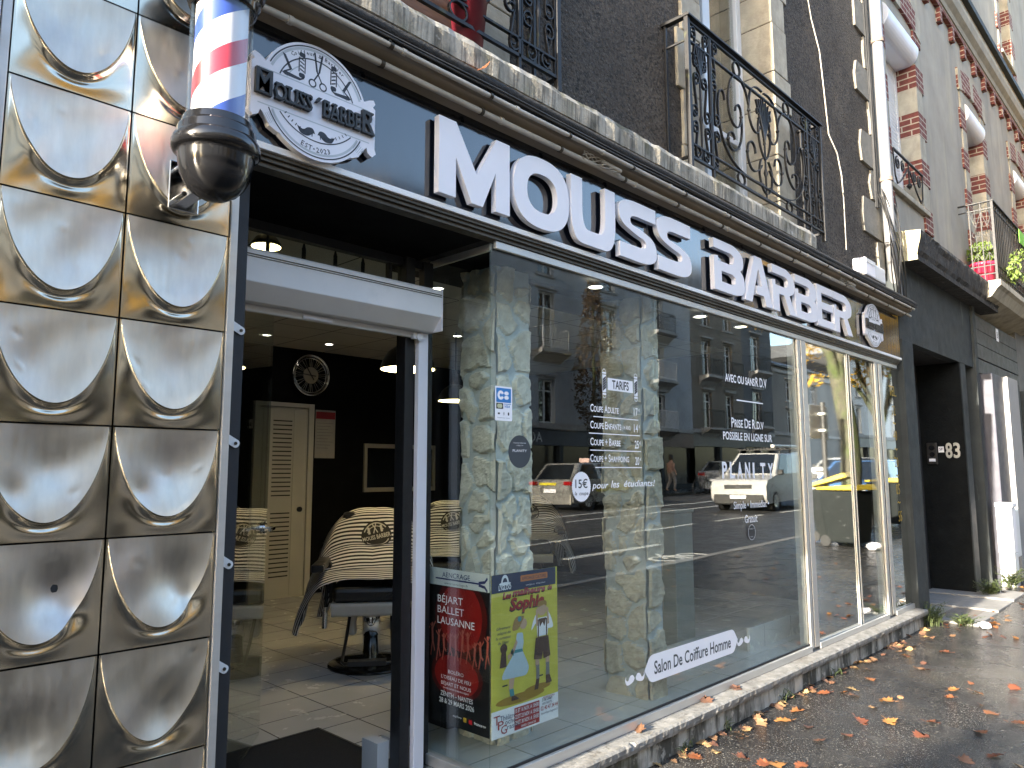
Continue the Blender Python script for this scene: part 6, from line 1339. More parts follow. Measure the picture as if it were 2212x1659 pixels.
for a, b in ((-200,5),(5,120)): rd.add([(a,-60,RZ(a)+.12),(b,-60,RZ(b)+.12),(b,-16.4,RZ(b)+.12),(a,-16.4,RZ(a)+.12),(a,-16.4,RZ(a)-.05),(b,-16.4,RZ(b)-.05)], [(0,1,2,3),(3,2,5,4)])
tag(rd.build('far_pavement', m_wet), 'pavement along the far side of the road', 'pavement', kind='structure')
tag(MB().box(-400, 500, -400, 300, -.9, -.42).build('ground', m_road), 'ground under the street', 'ground', kind='structure')
m_mark = mat('road_paint', (.70,.69,.65), .6, var=.1, vs=9)
M = MB(); mk = lambda x0, x1, y, w_=.13: M.box(x0, x1, y-w_/2, y+w_/2, -.089, -.084)
for k in range(14): mk(-5.1+3.75*k, -2.4+3.75*k, -8.3+.035*(3.75*k-8) if k > 3 else -8.4)
mk(15.2, 90, -12.4); mk(14.8, 60, -10.9); mk(8.9, 11.8, -6.0, .20); mk(-12, 2, -6.0, .12); mk(13.3, 13.7, -11.2); mk(14.2, 14.6, -11.2)
for (cx, cy) in ((10.05,-4.72),(10.72,-4.58)): M.mesh(shape([arcband(cx, cy, .28, .07, 0, 359, 24)], .004), (0,0,-.088), X3, Y3, Z3)
for a, b in (((10.05,-4.72),(10.3,-5.0)),((10.3,-5.0),(10.72,-4.58)),((10.3,-5.0),(10.5,-5.2)),((9.7,-5.1),(9.95,-5.25))): M.mesh(shape([line2([a, b], .07)], .004), (0,0,-.0878), X3, Y3, Z3)
tag(climb(M).build('road_markings', m_mark), 'white lines and bicycle mark painted on the road', 'road markings', kind='structure')

# ------------------------------------------------------------------ trees
m_bark = mat('mossy_bark', (.055,.052,.035), .95, var=.4, vs=7, bump=1, bs=22, bd=.03, lay=[((.05,.075,.015), 2.5, .45, .65, .8)], stretch=(1,1,.5))
m_yel = mat('yellow_autumn_leaf', (.50,.31,.035), .55, var=.4, vs=2.2, lay=[((.16,.19,.03), 1.1, .5, .68, .8), ((.33,.13,.03), 2.6, .58, .72, .8)])
m_brn = mat('brown_autumn_leaf', (.085,.055,.03), .6, var=.4, vs=3)
for q in (m_yel, m_brn):                                        # thin leaves let light through
    N_, L_, B_ = nodes(q); tr_ = N_.new('ShaderNodeBsdfTranslucent'); L_.new(B_.inputs['Base Color'].links[0].from_socket, tr_.inputs[0]); mx = N_.new('ShaderNodeMixShader'); mx.inputs[0].default_value = .45
    L_.new(B_.outputs[0], mx.inputs[1]); L_.new(tr_.outputs[0], mx.inputs[2]); L_.new(mx.outputs[0], N_['Material Output'].inputs[0])
def make_tree(label, seed=1, h=4.2, top=10.5, rad=3.1, r0=.23, n=5200, leaf=.17):
    rs = random.Random(seed); t = thing('plane_tree', label, 'tree', (0,0,0), 'yellow plane trees along the street')
    T_ = MB(); k = 12; base = [Vector((.12*math.sin(i*.7+seed)*i/k, .10*math.cos(i*.5+seed)*i/k-.1*i/k, h*i/k)) for i in range(k+1)]
    T_.tube(base, [r0*(1.35 if i == 0 else 1.1 if i == 1 else 1-.025*i+.05*math.sin(i*1.9)) for i in range(k+1)], 14)
    tips = []
    for b in range(7):
        a = 2*math.pi*b/7+rs.uniform(-.3,.3); p = base[-1-(b % 4)].copy(); d = Vector((math.cos(a)*rs.uniform(.3,.75), math.sin(a)*rs.uniform(.3,.75), rs.uniform(.8,1.5))).normalized(); pts = [p.copy()]; L = (top-h)*rs.uniform(.55,.85)
        for s in range(7): d = (d+Vector((rs.gauss(0,.12), rs.gauss(0,.12), .10))).normalized(); p = p+d*L/7; pts.append(p.copy())
        T_.tube(pts, [r0*.45*(1-.12*i) for i in range(8)], 7)
        for s in (3, 4, 5, 6, 7):
            for q in range(2):
                e = (pts[s]-pts[s-1]).normalized(); f = (e+Vector((rs.gauss(0,.8), rs.gauss(0,.8), rs.gauss(0,.5)))).normalized(); pp_ = [pts[s]+f*(i*.42)+Vector((0,0,-.03*i*i)) for i in range(4)]; T_.tube(pp_, [.03,.022,.014,.006], 5); tips += pp_[1:]
    local(T_.build('trunk', m_bark), t)
    C = MB()
    cl = [(p+Vector((rs.gauss(0,.3), rs.gauss(0,.3), rs.gauss(0,.25))), rs.uniform(.30,.62)) for p in tips]
    for _ in range(n):
        c, r = rs.choice(cl); leafmass(C, c, r, r, r*.8, 1, leaf, rs)
    local(C.build('crown', m_yel), t); return t
t0 = make_tree('plane tree with a mossy trunk and yellow leaves standing beside the bins', 4)
p_ = Mr(1815, 900, 'Y', -3.45); t0.matrix_basis = Matrix.Translation(Vector((15.4, -3.5, .15)))
for (x, y, rz, s, lab) in ((11.1,-16.9,1.2,1.12,'yellow plane tree across the road before the long cream house'), (2.5,-17.0,2.6,.95,'yellow plane tree across the road behind the photographer'), (-22,-6.6,4.0,1.05,'tall yellow plane tree well up the street behind the photographer'), (19.0,-4.0,5.2,.72,'low plane tree between the bins and the wall block'), (23.5,-3.7,.6,1.0,'plane tree down the street past the road sign and the bins'), (33,-3.7,3.1,1.05,'last plane tree down the street beyond the blue car')):
    copytree(t0, (x, y, gz(x, y)-.05), rz, s, lab)
es_ = thing('added_shade_shrub', 'added unseen evergreen shrub in a tub, placed to shade the near pavement', 'shrub', (-8,-1.9,0))  # added out of view to put the near-left pavement in shade
C = MB(); leafmass(C, (-8,-1.95,2.25), 1.15, 1.25, 1.75, 5200, .20, random.Random(31)); C.build('crown', mat('dark_evergreen_leaf', (.03,.045,.018), .6, var=.4, vs=4), es_); MB().tube([(-8,-1.95,.4),(-8,-1.95,2.6)], .06, 8).build('trunk', m_bark, es_); MB().lathe([(0,0),(.38,0),(.48,.55),(.52,.55),(.52,.62),(.46,.62),(.44,.5),(0,.5)], (-8,-1.95,gz(-8,-1.95)), 28).build('tub', m_base, es_)
cy_ = thing('columnar_shrub', 'narrow brown columnar tree against the grey house across the road', 'tree', (0,0,0)); q = Mr(1287, 1010, 'Y', -17.2)
C = MB(); rs = random.Random(8); X0 = Mr(1283, 800, 'Y', -17.2).x
for i in range(2600):
    z = rs.uniform(3.2, 10.0); r = .95*min(1, (z-3.0)/1.4)*(1-((z-3.2)/7.2)**2)+.08; a = rs.random()*6.28; leafmass(C, (X0+r*math.cos(a)*rs.random()**.4, -17.2+r*math.sin(a)*rs.random()**.4, z), .12, .12, .15, 1, .17, rs)
C.build('crown', m_brn, cy_); MB().tube([(X0,-17.2,0),(X0,-17.2,5),(X0,-17.2,9)], [.10,.08,.03], 10).build('trunk', m_bark, cy_)

# ------------------------------------------------------------------ houses across the road
OY = -18.4
m_cg = mat('dark_shop_glass', (.012,.013,.015), .12); m_hw = mat('white_frames', (.55,.55,.55), .5); m_slate = mat('slate_roof', (.05,.055,.065), .5, var=.2)
def far_house(x0, x1, h, col, cols, floors, label, shopcol=None, bal=(), words=None, roof=True, dy=0., ww_=1.05):
    t = thing('far_house', label, 'house', ((x0+x1)/2, OY+dy-.2, 0), 'houses across the road'); y0, y1 = OY+dy, OY+dy-.35
    ho = [(c-ww_/2, c+ww_/2, a, b) for c in cols for a, b in floors]
    wall_with_holes(MB(), x0, x1, 0 if not shopcol else 3.05, h, y0, y1, ho).build('wall', mat('facade_%d' % int(x0*10+2000), col, .9, var=.12, vs=.8, lay=[(tuple(c*.5 for c in col), (.7,.7,.25), .5, .75, .6)]), t)
    MB().box(x0+.05, x1-.05, y1-4, y1-3.9, 0, h).box(x0, x1, y1-8, y1, h-.05, h).box(x0, x0+.1, y1-8, y1, 0, h-.06).box(x1-.1, x1, y1-8, y1, 0, h-.06).build('back_structure', m_dark, t)
    MB().box(x0, x1, y0+.001, y0+.12, h-.45, h-.2).box(x0, x1, y0+.001, y0+.07, 3.08, 3.3).build('cornice', m_kerb, t)
    if roof: MB().prof([(y0+.25, h), (y0+.25, h+.08), (y0-2.2, h+1.0), (y0-6, h+1.0), (y0-6, h)], x0, x1).build('roof', m_slate, t)
    for (a, b, c, d) in ho:
        m_ = MB()
        for q in ((a, a+.07), (b-.07, b), ((a+b)/2-.045, (a+b)/2+.045)): m_.box(q[0], q[1], y0-.22, y0-.16, c, d)
        for q in ((c, c+.08), (d-.08, d), (c+(d-c)*.72, c+(d-c)*.72+.06)): m_.box(a+.07, (a+b)/2-.045, y0-.215, y0-.165, q[0], q[1]).box((a+b)/2+.045, b-.07, y0-.215, y0-.165, q[0], q[1])
        f = m_.build('window', m_hw, t); MB().box(a+.05, b-.05, y0-.20, y0-.19, c+.05, d-.05).build('pane', m_win, f)
        MB().box(a-.14, b+.14, y0+.001, y0+.06, c-.10, c).box(a-.16, b+.16, y0+.001, y0+.12, d+.12, d+.22).build('sill', m_kerb, f)
        MB().box(a-.05, b+.05, y0-.9, y0-.85, c, d).build('room_back', m_dark, f)
        if c in bal:
            r = MB(); z0, z1 = c, c+.95; yb_ = y0+.55
            r.box(a-.3, b+.3, yb_-.02, yb_+.02, z1-.03, z1).box(a-.3, b+.3, yb_-.015, yb_+.015, z0+.06, z0+.09)
            for k in range(int((ww_+.6)/.11)+1): x = a-.3+.11*k; r.box(x-.008, x+.008, yb_-.008, yb_+.008, z0+.09, z1-.03)
            for x in (a-.3, b+.3): r.box(x-.02, x+.02, y0, yb_-.021, z1-.03, z1).box(x-.012, x+.012, yb_-.012, yb_+.012, z0-.02, z1-.031)
            r.build('balcony_rail', m_iron if col[0] < .2 or c > 6.5 else m_hw, t); MB().prof([(y0, z0-.02), (y0+.62, z0-.02), (y0+.62, z0-.14), (y0+.2, z0-.34), (y0, z0-.55)], a-.4, b+.4).build('balcony_slab', m_kerb, t)
    if shopcol:
        MB().box(x0, x1, y0+.002, y1, 2.35, 3.07).build('shop_fascia', mat('fascia_%d' % int(x0), shopcol, .5), t)
        M = MB(); g = MB(); n = max(2, int((x1-x0)/2.2)); w_ = (x1-x0)/n
        for k in range(n+1): M.box(x0+w_*k-.12, x0+w_*k+.12, y0, y1, 0, 2.349)
        M.box(x0+.13, x1-.13, y0-.02, y1+.02, 0, .45)
        M.build('shop_pier', m_dkwood, t)
        for k in range(n): g.box(x0+w_*k+.12, x0+w_*k+w_-.12, y0-.2, y0-.19, .451, 2.349)
        g.build('shop_pane', m_cg, t); MB().box(x0, x1, y1-3, y1-2.9, 0, 2.4).build('shop_back', m_dark, t)
        if words:
            M = MB()
            for s, x, z, hh_ in words: M.mesh(text(s, hh_, None, .01), (x, y0+.012, z), -X3, Z3, Y3)
            M.build('shop_lettering', m_hw, t)
    t.matrix_basis = Matrix.Translation(Vector(((x0+x1)/2, OY+dy-.2, .02*max(0, (x0+x1)/2-5)*.8)))
    return t
cA = [Mr(px, 660, 'Y', OY).x for px in (1180, 1315)]
aB, bC, cD = Mr(1490, 700, 'Y', OY).x, Mr(1600, 700, 'Y', OY).x, Mr(1663, 720, 'Y', OY).x
fl = [(3.3,5.2),(6.4,9.0),(9.8,10.8)]
far_house(13.5, aB-6, 11.4, (.33,.35,.375), [18.2, cA[0], cA[1]], fl, 'grey rendered house with ornate iron balconies over a dark shop front across the road', (.03,.033,.05), (6.4,), [('ACCUEIL', cA[0]-.3, 2.50, .42)])
far_house(aB-6, aB, 11.5, (.33,.35,.375), [aB-3.2], [(3.2,5.0),(5.7,7.5),(8.2,10.0)], 'grey house with pale balconies stacked one above another across the road', (.10,.05,.035), (3.2,5.7,8.2))
far_house(aB, bC, 12.2, (.16,.14,.115), [aB+1.7, aB+4.2], [(3.4,5.4),(6.3,8.3),(9.2,11.0)], 'brown stone house with narrow windows across the road', (.09,.08,.07), (3.4,6.3), ww_=.95)
far_house(bC, cD, 11.8, (.10,.105,.112), [(bC+cD)/2-.2], [(3.6,5.8),(7.0,9.3)], 'dark slate coloured house across the road', (.06,.06,.06), (3.6,7.0), ww_=1.2)
dh = far_house(cD, cD+11, 7.6, (.20,.19,.175), [cD+2.5, cD+6.5], [(3.2,4.8),(5.4,6.7)], 'low house with a slate roof and brick chimney across the road', None)
MB().box(cD+1.6, cD+3.0, OY-2.4, OY-1.6, 8.3, 11.0).build('chimney', m_brick, dh)
far_house(cD+11, cD+30, 9.5, (.60,.60,.58), [cD+14, cD+18, cD+22, cD+26], [(3.4,5.4),(6.2,8.2)], 'white two storey house down the other side of the road past the low roof', (.2,.2,.2), dy=.4)
far_house(cD+30, cD+70, 8, (.40,.38,.34), [cD+36, cD+44, cD+52], [(3.4,5.4)], 'long pale house beyond the white one, at the end of the other side', None)
far_house(-8, 13.5, 10.6, (.66,.60,.50), [-5.5,-1.5,2.5,6.5,10.5], [(3.7,5.7),(7.0,9.2)], 'long cream house facing the shop across the road', (.07,.06,.05), (7.0,))
far_house(-40, -8, 10.5, (.60,.55,.48), [-36,-30,-24,-18,-12], [(3.7,5.7),(6.9,8.8)], 'pale house across the road behind the photographer', (.2,.18,.15))
# the house on the left of the shop
lh = thing('stone_house', 'stone fronted house adjoining the outer edge of the steel clad pillar', 'house', (-4, .3, 0))
MB().box(-14, -2.65, -.02, .5, -.1, 10.5).box(-2.649, -.675, .03, .5, 0, 3.15).build('wall', mat('left_stone', (.30,.27,.22), .9, var=.2, vs=3, bump=.3), lh)
MB().box(-.674, -.65, -.03, .3, .02, 3.2).build('corner_strip', m_alu, lh, bevel=.002)

# ------------------------------------------------------------------ vehicles (seen mirrored in the shop window)
m_tyre = mat('tyre', (.015,.015,.015), .8); m_rim = mat('alloy', (.4,.4,.4), .3, .8); m_cglass = mat('car_glass', (.012,.014,.016), .06, spec=.8); m_tail = mat('tail_lamp', (.35,.01,.01), .2); m_head = mat('head_lamp', (.7,.7,.7), .1, .3); m_blk = mat('black_trim', (.02,.02,.02), .5)
def car(name, label, cat, loc, rz, prof_, cab, W, paint, wheels, group=None, extras=None):
    t = thing(name, label, cat, (0,0,0), group); Bd = lambda M, n, mt, bv=0, par=None: parts(M, n, mt, par or t, bv)
    hw = W/2
    M = MB().prof(prof_, -hw, hw, axis='Y'); Bd(M, 'body', paint, .07)
    lo, hi = cab; n = len(lo); vs = []                         # cabin: lower outline and inset upper outline (x, z)
    for s in (-1, 1):
        for (x, z) in lo: vs.append((x, s*(hw-.04), z))
        for (x, z) in hi: vs.append((x, s*(hw-.20), z))
    M = MB(); k = 2*n
    M.add(vs, [tuple([0]+list(range(n, 2*n))+[n-1]) if False else (0, n, 2*n-1, n-1), (k, k+n-1, k+2*n-1, k+n), (0, k, k+n, n), (n-1, 2*n-1, k+2*n-1, k+n-1), (n, k+n, k+2*n-1, 2*n-1)] if n == 2 else [])
    Bd(M, 'cabin', paint, .05)
    (xa, za), (xb, zb_) = lo; (xc, zc), (xd, zd) = hi          # a rear, b front
    g = MB()
    def inset(p, q, r, s_, e, out): 
        P4 = [Vector(v) for v in (p, q, r, s_)]; c = sum(P4, Vector())/4; nn_ = (P4[1]-P4[0]).cross(P4[3]-P4[0]).normalized(); nn_ = nn_ if nn_.dot(Vector(out)) > 0 else -nn_
        return [c+(v-c)*e+nn_*.012 for v in P4]
    L1 = lambda s: [(xa, s*(hw-.04), za), (xb, s*(hw-.04), zb_), (xd, s*(hw-.20), zd), (xc, s*(hw-.20), zc)]
    g.poly(inset((xb,-hw+.04,zb_), (xb,hw-.04,zb_), (xd,hw-.20,zd), (xd,-hw+.20,zd), .86, (1,0,.5))); Bd(g, 'windscreen', m_cglass)
    g = MB().poly(inset((xa,-hw+.04,za), (xa,hw-.04,za), (xc,hw-.20,zc), (xc,-hw+.20,zc), .80, (-1,0,.3))); Bd(g, 'rear_window', m_cglass)
    for s in (-1, 1):
        a, b, c, d = [Vector(v) for v in L1(s)]
        for (f0, f1) in (((.05,.48),(.52,.95)) if not (extras and extras.get('panel')) else ((.70,.97),)):
            q = [a.lerp(b, f0), a.lerp(b, f1), d.lerp(c, f1), d.lerp(c, f0)]; Bd(MB().poly(inset(*q, .86, (0,s,.2))), 'side_window', m_cglass)
    for wx in wheels:
        for s in (-1, 1):
            wl = Bd(MB().lathe([(.20,-.10),(.31,-.10),(.335,-.06),(.335,.06),(.31,.10),(.20,.10)], (wx, s*(hw-.10), .335), 28, ax=(X3, Z3, Y3)), 'wheel', m_tyre)
            Bd(MB().lathe([(0,s*.105),(.07,s*.108),(.19,s*.092),(.21,s*.101)], (wx, s*(hw-.10), .335), 20, ax=(X3, Z3, Y3)), 'rim', m_rim, 0, wl)
            Bd(MB().lathe([(.345,s*.06),(.40,s*.104)], (wx, s*(hw-.10), .36), 28, ax=(X3, Z3, Y3)), 'wheel_arch', m_blk)
    xf, xr = max(p[0] for p in prof_), min(p[0] for p in prof_); zf = .78
    for s in (-1, 1):
        Bd(MB().box(xf-.22, xf-.005, s*(hw-.42), s*(hw-.05), zf-.07, zf+.09), 'headlight', m_head, .02); Bd(MB().box(xr-.006, xr+.12, s*(hw-.36), s*(hw+.004), .86, 1.0), 'tail_light', m_tail, .02)
        Bd(MB().box(xb-.25, xb-.10, s*(hw-.02), s*(hw+.16), zb_+.02, zb_+.18), 'wing_mirror', m_blk, .03)
    Bd(MB().box(xf-.02, xf+.012, -hw+.45, hw-.45, zf-.06, zf+.08), 'grille', m_blk, .01); Bd(MB().box(xf-.1, xf+.02, -hw+.08, hw-.08, .22, .56).box(xr-.02, xr+.1, -hw+.06, hw-.06, .25, .60), 'bumper', m_blk if extras and extras.get('bump') else paint, .04)
    pl_ = Bd(MB().box(xf+.021, xf+.028, -.26, .26, .42, .53).box(xr-.028, xr-.021, -.26, .26, .62, .73), 'number_plate', m_white)
    if extras and extras.get('fn'): extras['fn'](t, Bd, hw, hi)
    t.matrix_basis = Matrix.Translation(Vector((loc[0], loc[1], RZ(loc[0])+.004))) @ Matrix.Rotation(-math.atan(.02) if loc[0] > 5 else 0, 4, 'Y') @ Matrix.Rotation(rz, 4, 'Z'); return t
m_vanp = mat('white_van_paint', (.5,.49,.47), .3, coat=.6, var=.02); m_silver = mat('warm_silver_paint', (.34,.33,.31), .3, .5, coat=.8, var=.03); m_grey = mat('grey_car_paint', (.20,.21,.23), .3, .5, coat=.8, var=.03); m_bl = mat('blue_car_paint', (.05,.12,.26), .3, .3, coat=.8, var=.03)
van_p = [(-2.15,.28),(2.05,.28),(2.20,.42),(2.20,.78),(2.05,1.00),(1.15,1.16),(-2.18,1.16)]; suv_p = [(-2.15,.30),(2.05,.30),(2.2,.45),(2.2,.80),(2.0,.98),(1.0,1.06),(-2.15,1.08),(-2.22,.7)]
def rack(t, Bd, hw, hi):
    z = hi[0][1]; M = MB()
    for x in (-1.6,-.6,.3): M.box(x-.03, x+.03, -hw+.15, hw-.15, z+.10, z+.14); M.box(x-.02, x+.02, -hw+.2, -hw+.24, z-.02, z+.10); M.box(x-.02, x+.02, hw-.24, hw-.2, z-.02, z+.10)
    for k in range(9): M.box(-1.7, .45, -.45+.11*k, -.42+.11*k, z+.141, z+.165)
    Bd(M, 'roof_rack', m_blk); Bd(MB().tube([(-1.9,-.6,z+.2),(.7,-.6,z+.2)], .06, 12), 'rack_tube', m_alu)
    Bd(MB().tube([(2.222,0,.80),(2.232,0,.80)], .075, 20), 'emblem', m_chrome)
van = car('delivery_van', 'white delivery van with a roof rack driving past, mirrored under the word PLANITY', 'van', (22.9,-9.0,-.085), R(176), van_p, [[(-2.15,1.10),(1.30,1.12)],[(-2.05,1.84),(.45,1.84)]], 1.80, m_vanp, (-1.35,1.40), None, {'panel': 1, 'bump': 1, 'fn': rack})
def taxi(t, Bd, hw, hi):
    z = hi[0][1]; Bd(MB().box(-.3,-.1,-.22,.22,z+.01,z+.14), 'roof_sign', mat('taxi_sign', (.6,.42,.38), .4), .02)
    for s in (-1, 1): Bd(MB().box(-.9,1.1,s*(hw+.001),s*(hw+.004),.62,.85), 'door_stripe', mat('taxi_yellow', (.60,.50,.03), .4))
    Bd(MB().box(-2.235,-2.222,-.45,.25,.86,.96), 'rear_stripe', mat('taxi_yellow', (.60,.50,.03), .4))
tx_ = Mr(1180, 1075, 'Z', .3)
car('taxi', 'silver taxi with yellow stripes driving away, mirrored behind the student price sticker', 'taxi', (19.9,-14.1,-.085), R(-2), suv_p, [[(-2.10,1.02),(1.10,1.02)],[(-1.55,1.62),(.15,1.62)]], 1.84, m_silver, (-1.33,1.36), None, {'fn': taxi})
grp = 'cars parked across the road'
for (x, y, rz, pnt, lab) in ((33.2,-15.3,0,m_grey,'grey estate car parked across the road beside the van'), (46,-15.3,180,m_vanp,'white car parked across the road past the grey estate car'), (53,-15.3,0,m_silver,'silver car parked across the road beyond the white car'), (21.5,-5.4,180,m_bl,'blue car parked at the near kerb past the bins')):
    car('parked_car', lab, 'car', (x,y,-.085), R(rz), suv_p, [[(-2.10,1.02),(1.10,1.02)],[(-1.60,1.55),(.15,1.55)]], 1.8, pnt, (-1.33,1.36), grp)

# ------------------------------------------------------------------ person across the road, bicycle, bins, sign, litter
def person(label, loc, rz):
    t = thing('person', label, 'person', (0,0,0))
    J = dict(pel=(0,0,.95), chest=(0,.0,1.25), neck=(0,.01,1.45), head=(.01,.02,1.60), top=(.01,.02,1.72), hl=(0,.10,.92), kl=(.16,.11,.52), fl=(.10,.11,.08), tl=(.24,.12,.04), hr=(0,-.10,.92), kr=(.02,-.11,.50), fr=(-.20,-.11,.10), tr=(-.07,-.12,.04), sl=(0,.19,1.38), el=(-.06,.24,1.12), wl=(.08,.24,.92), sr=(0,-.19,1.38), er=(.02,-.25,1.12), wr=(.16,-.22,.95))
    E_ = [('pel','chest'),('chest','neck'),('neck','head'),('head','top'),('pel','hl'),('hl','kl'),('kl','fl'),('fl','tl'),('pel','hr'),('hr','kr'),('kr','fr'),('fr','tr'),('chest','sl'),('sl','el'),('el','wl'),('chest','sr'),('sr','er'),('er','wr')]
    rad = dict(pel=.14, chest=.15, neck=.06, head=.095, top=.07, hl=.10, kl=.065, fl=.045, tl=.035, hr=.10, kr=.065, fr=.045, tr=.035, sl=.075, el=.05, wl=.035, sr=.075, er=.05, wr=.035)
    for s, w_ in ((1,'wl'),(-1,'wr')):                         # fingers and thumb
        b = Vector(J[w_]); J[w_+'p'] = tuple(b+Vector((.04,0,-.07))); rad[w_+'p'] = .026; E_.append((w_, w_+'p'))
        for k in range(4): J[w_+'f%d' % k] = tuple(b+Vector((.06+.01*k, (k-1.5)*.018, -.15+.012*abs(k-1.5)))); rad[w_+'f%d' % k] = .008; E_.append((w_+'p', w_+'f%d' % k))
        J[w_+'t'] = tuple(b+Vector((.085,s*.02,-.08))); rad[w_+'t'] = .009; E_.append((w_+'p', w_+'t'))
    nm = list(J); me = bpy.data.meshes.new('body'); me.from_pydata([J[k] for k in nm], [(nm.index(a), nm.index(b)) for a, b in E_], []); o = bpy.data.objects.new('body', me); COL.objects.link(o); local(o, t)
    sk = o.modifiers.new('skin', 'SKIN'); sk.use_smooth_shade = True
    for i, k in enumerate(nm): me.skin_vertices[0].data[i].radius = (rad[k], rad[k]); me.skin_vertices[0].data[i].use_root = (k == 'pel')
    sb_ = o.modifiers.new('sub', 'SUBSURF'); sb_.levels = 2; sb_.render_levels = 2
    me.materials.append(mat('skin_tone', (.45,.27,.18), .6))
    Bd = lambda M, n, mt: local(M.build(n, mt), t)
    Bd(MB().lathe([(.15,.88),(.175,1.0),(.17,1.2),(.18,1.36),(.10,1.46),(.07,1.47)], (0,0,0), 20).tube([(0,.19,1.38),(-.06,.25,1.12),(.08,.245,.95)], [.085,.065,.05], 10).tube([(0,-.19,1.38),(.02,-.255,1.12),(.155,-.225,.97)], [.085,.065,.05], 10), 'jacket', mat('pink_beige_jacket', (.42,.25,.18), .8))
    Bd(MB().tube([(0,.09,.96),(.16,.11,.52),(.10,.11,.12)], [.115,.085,.06], 10).tube([(0,-.09,.96),(.02,-.11,.50),(-.20,-.11,.14)], [.115,.085,.06], 10), 'trousers', mat('pale_trousers', (.30,.28,.26), .8))
    Bd(MB().sphere((-.01,.02,1.645), .125, 14, sq=(1,.9,1.05)), 'hair', mat('dark_hair', (.02,.015,.01), .6))
    Bd(MB().sphere((.105,.055,1.625), .014, 8).sphere((.105,-.015,1.625), .014, 8).sphere((.118,.02,1.59), .018, 8).box(.10,.116,.0,.04,1.545,1.555), 'face', mat('face_detail', (.25,.12,.09), .6))
    t.matrix_basis = Matrix.Translation(Vector(loc)) @ Matrix.Rotation(rz, 4, 'Z')
pp_ = Mr(1450, 1020, 'Y', -17.2); person('person in a pinkish jacket walking on the far pavement behind the bicycle', (pp_.x, -17.2, RZ(pp_.x)+.12), R(20))
bi = thing('bicycle', 'dark bicycle parked across the road in front of the grey estate car', 'bicycle', (0,0,0)); Bd = lambda M, n, mt, par=None: local(M.build(n, mt), par or bi)
for x in (-.52,.52): 
    wl = Bd(MB().tube([(x+.34*math.cos(R(a)), 0, .35+.34*math.sin(R(a))) for a in range(0,360,15)], .018, 6, closed=True), 'wheel', m_tyre); M = MB()
    for a in range(0,180,20): M.tube([(x+.33*math.cos(R(a)),0,.35+.33*math.sin(R(a))),(x-.33*math.cos(R(a)),0,.35-.33*math.sin(R(a)))], .002, 4)
    Bd(M, 'spokes', m_rim, wl)
M = MB()
for a, b in (((-.52,.35),(-.10,.32)),((-.10,.32),(-.22,.85)),((-.22,.82),(.36,.80)),((.36,.80),(-.10,.32)),((-.52,.35),(-.22,.78)),((.52,.35),(.36,.95))): M.tube([(a[0],0,a[1]),(b[0],0,b[1])], .016, 7)
Bd(M, 'frame', m_blk); Bd(MB().tube([(.33,-.28,1.0),(.40,-.1,.96),(.40,.1,.96),(.33,.28,1.0)], .014, 7), 'handlebar', m_blk); Bd(MB().box(-.34,-.10,-.07,.07,.86,.91), 'saddle', m_blk); bi.matrix_basis = Matrix.Translation(Vector((29.6,-15.2,RZ(29.6))))
def bin_(label, x, y, lidang, rz):
    t = thing('wheelie_bin', label, 'bin', (0,0,0), 'wheelie bins at the kerb'); Bd = lambda M, n, mt, bv=0: local(M.build(n, mt, None, bevel=bv), t)
    M = MB(); v = [(-.27,-.28,.08),(.27,-.28,.08),(.27,.28,.08),(-.27,.28,.08),(-.34,-.36,1.0),(.34,-.36,1.0),(.34,.36,1.0),(-.34,.36,1.0)]; M.add(v, [(0,3,2,1),(0,1,5,4),(1,2,6,5),(2,3,7,6),(3,0,4,7),(4,5,6,7)]); Bd(M, 'body', mat('dark_bin_plastic', (.010,.012,.012), .75, spec=.12, lay=[((.2,.2,.2), 7, .66, .72, .5)]), .03)
    ml = MB(); c, s = math.cos(lidang), math.sin(lidang); f = lambda x_, u, w_: (x_, -.38+u*c-w_*s, 1.02+u*s+w_*c); ml.add([f(-.37,0,0),f(.37,0,0),f(.37,.78,0),f(-.37,.78,0),f(-.37,0,.05),f(.37,0,.05),f(.34,.74,.10),f(-.34,.74,.10)], [(0,3,2,1),(4,5,6,7),(0,1,5,4),(1,2,6,5),(2,3,7,6),(3,0,4,7)]); Bd(ml, 'lid', mat('yellow_bin_lid', (.45,.33,.02), .4), .015)
    for sx in (-.25,.25): Bd(MB().tube([(sx-.03,-.30,.10),(sx+.03,-.30,.10)], .10, 16), 'wheel', m_tyre)
    t.matrix_basis = Matrix.Translation(Vector((x,y,gz(x,y)))) @ Matrix.Rotation(rz, 4, 'Z')
bin_('dark wheelie bin with a closed yellow lid beside the mossy plane tree', 13.0, -2.75, 0, R(8)); bin_('dark wheelie bin with its yellow lid half open behind the closed one', 13.8, -3.3, R(16), R(-4)); bin_('dark wheelie bin with a yellow lid standing apart by the low wall', 17.4, -3.4, 0, R(5))
rsg = thing('road_sign', 'white backed rectangular road sign on a dark post by the bins', 'road sign', (12.6,-3.65,0)); a, b = Mr(1745, 872, 'Y', -3.65), Mr(1790, 975, 'Y', -3.65); xp_ = Mr(1780, 950, 'Y', -3.6).x
MB().tube([(xp_,-3.6,0),(xp_,-3.6,a.z+.06)], .05, 14).build('post', m_blk, rsg); MB().box(a.x,b.x+.05,-3.675,-3.66,b.z+.25,a.z).build('panel', m_white, rsg, bevel=.004)
M = MB()
for z_ in (b.z+.42, a.z-.18): M.box(xp_-.09,xp_+.09,-3.659,-3.54,z_-.02,z_+.02)
M.build('clamp', m_alu, rsg)
lw = thing('garden_wall', 'low rough concrete wall block standing past the bins', 'wall', (19.2,-3.3,0)); MB().box(18.2,20.2,-3.5,-3.1,.1,1.3).build('block', m_sill, lw, bevel=.02)
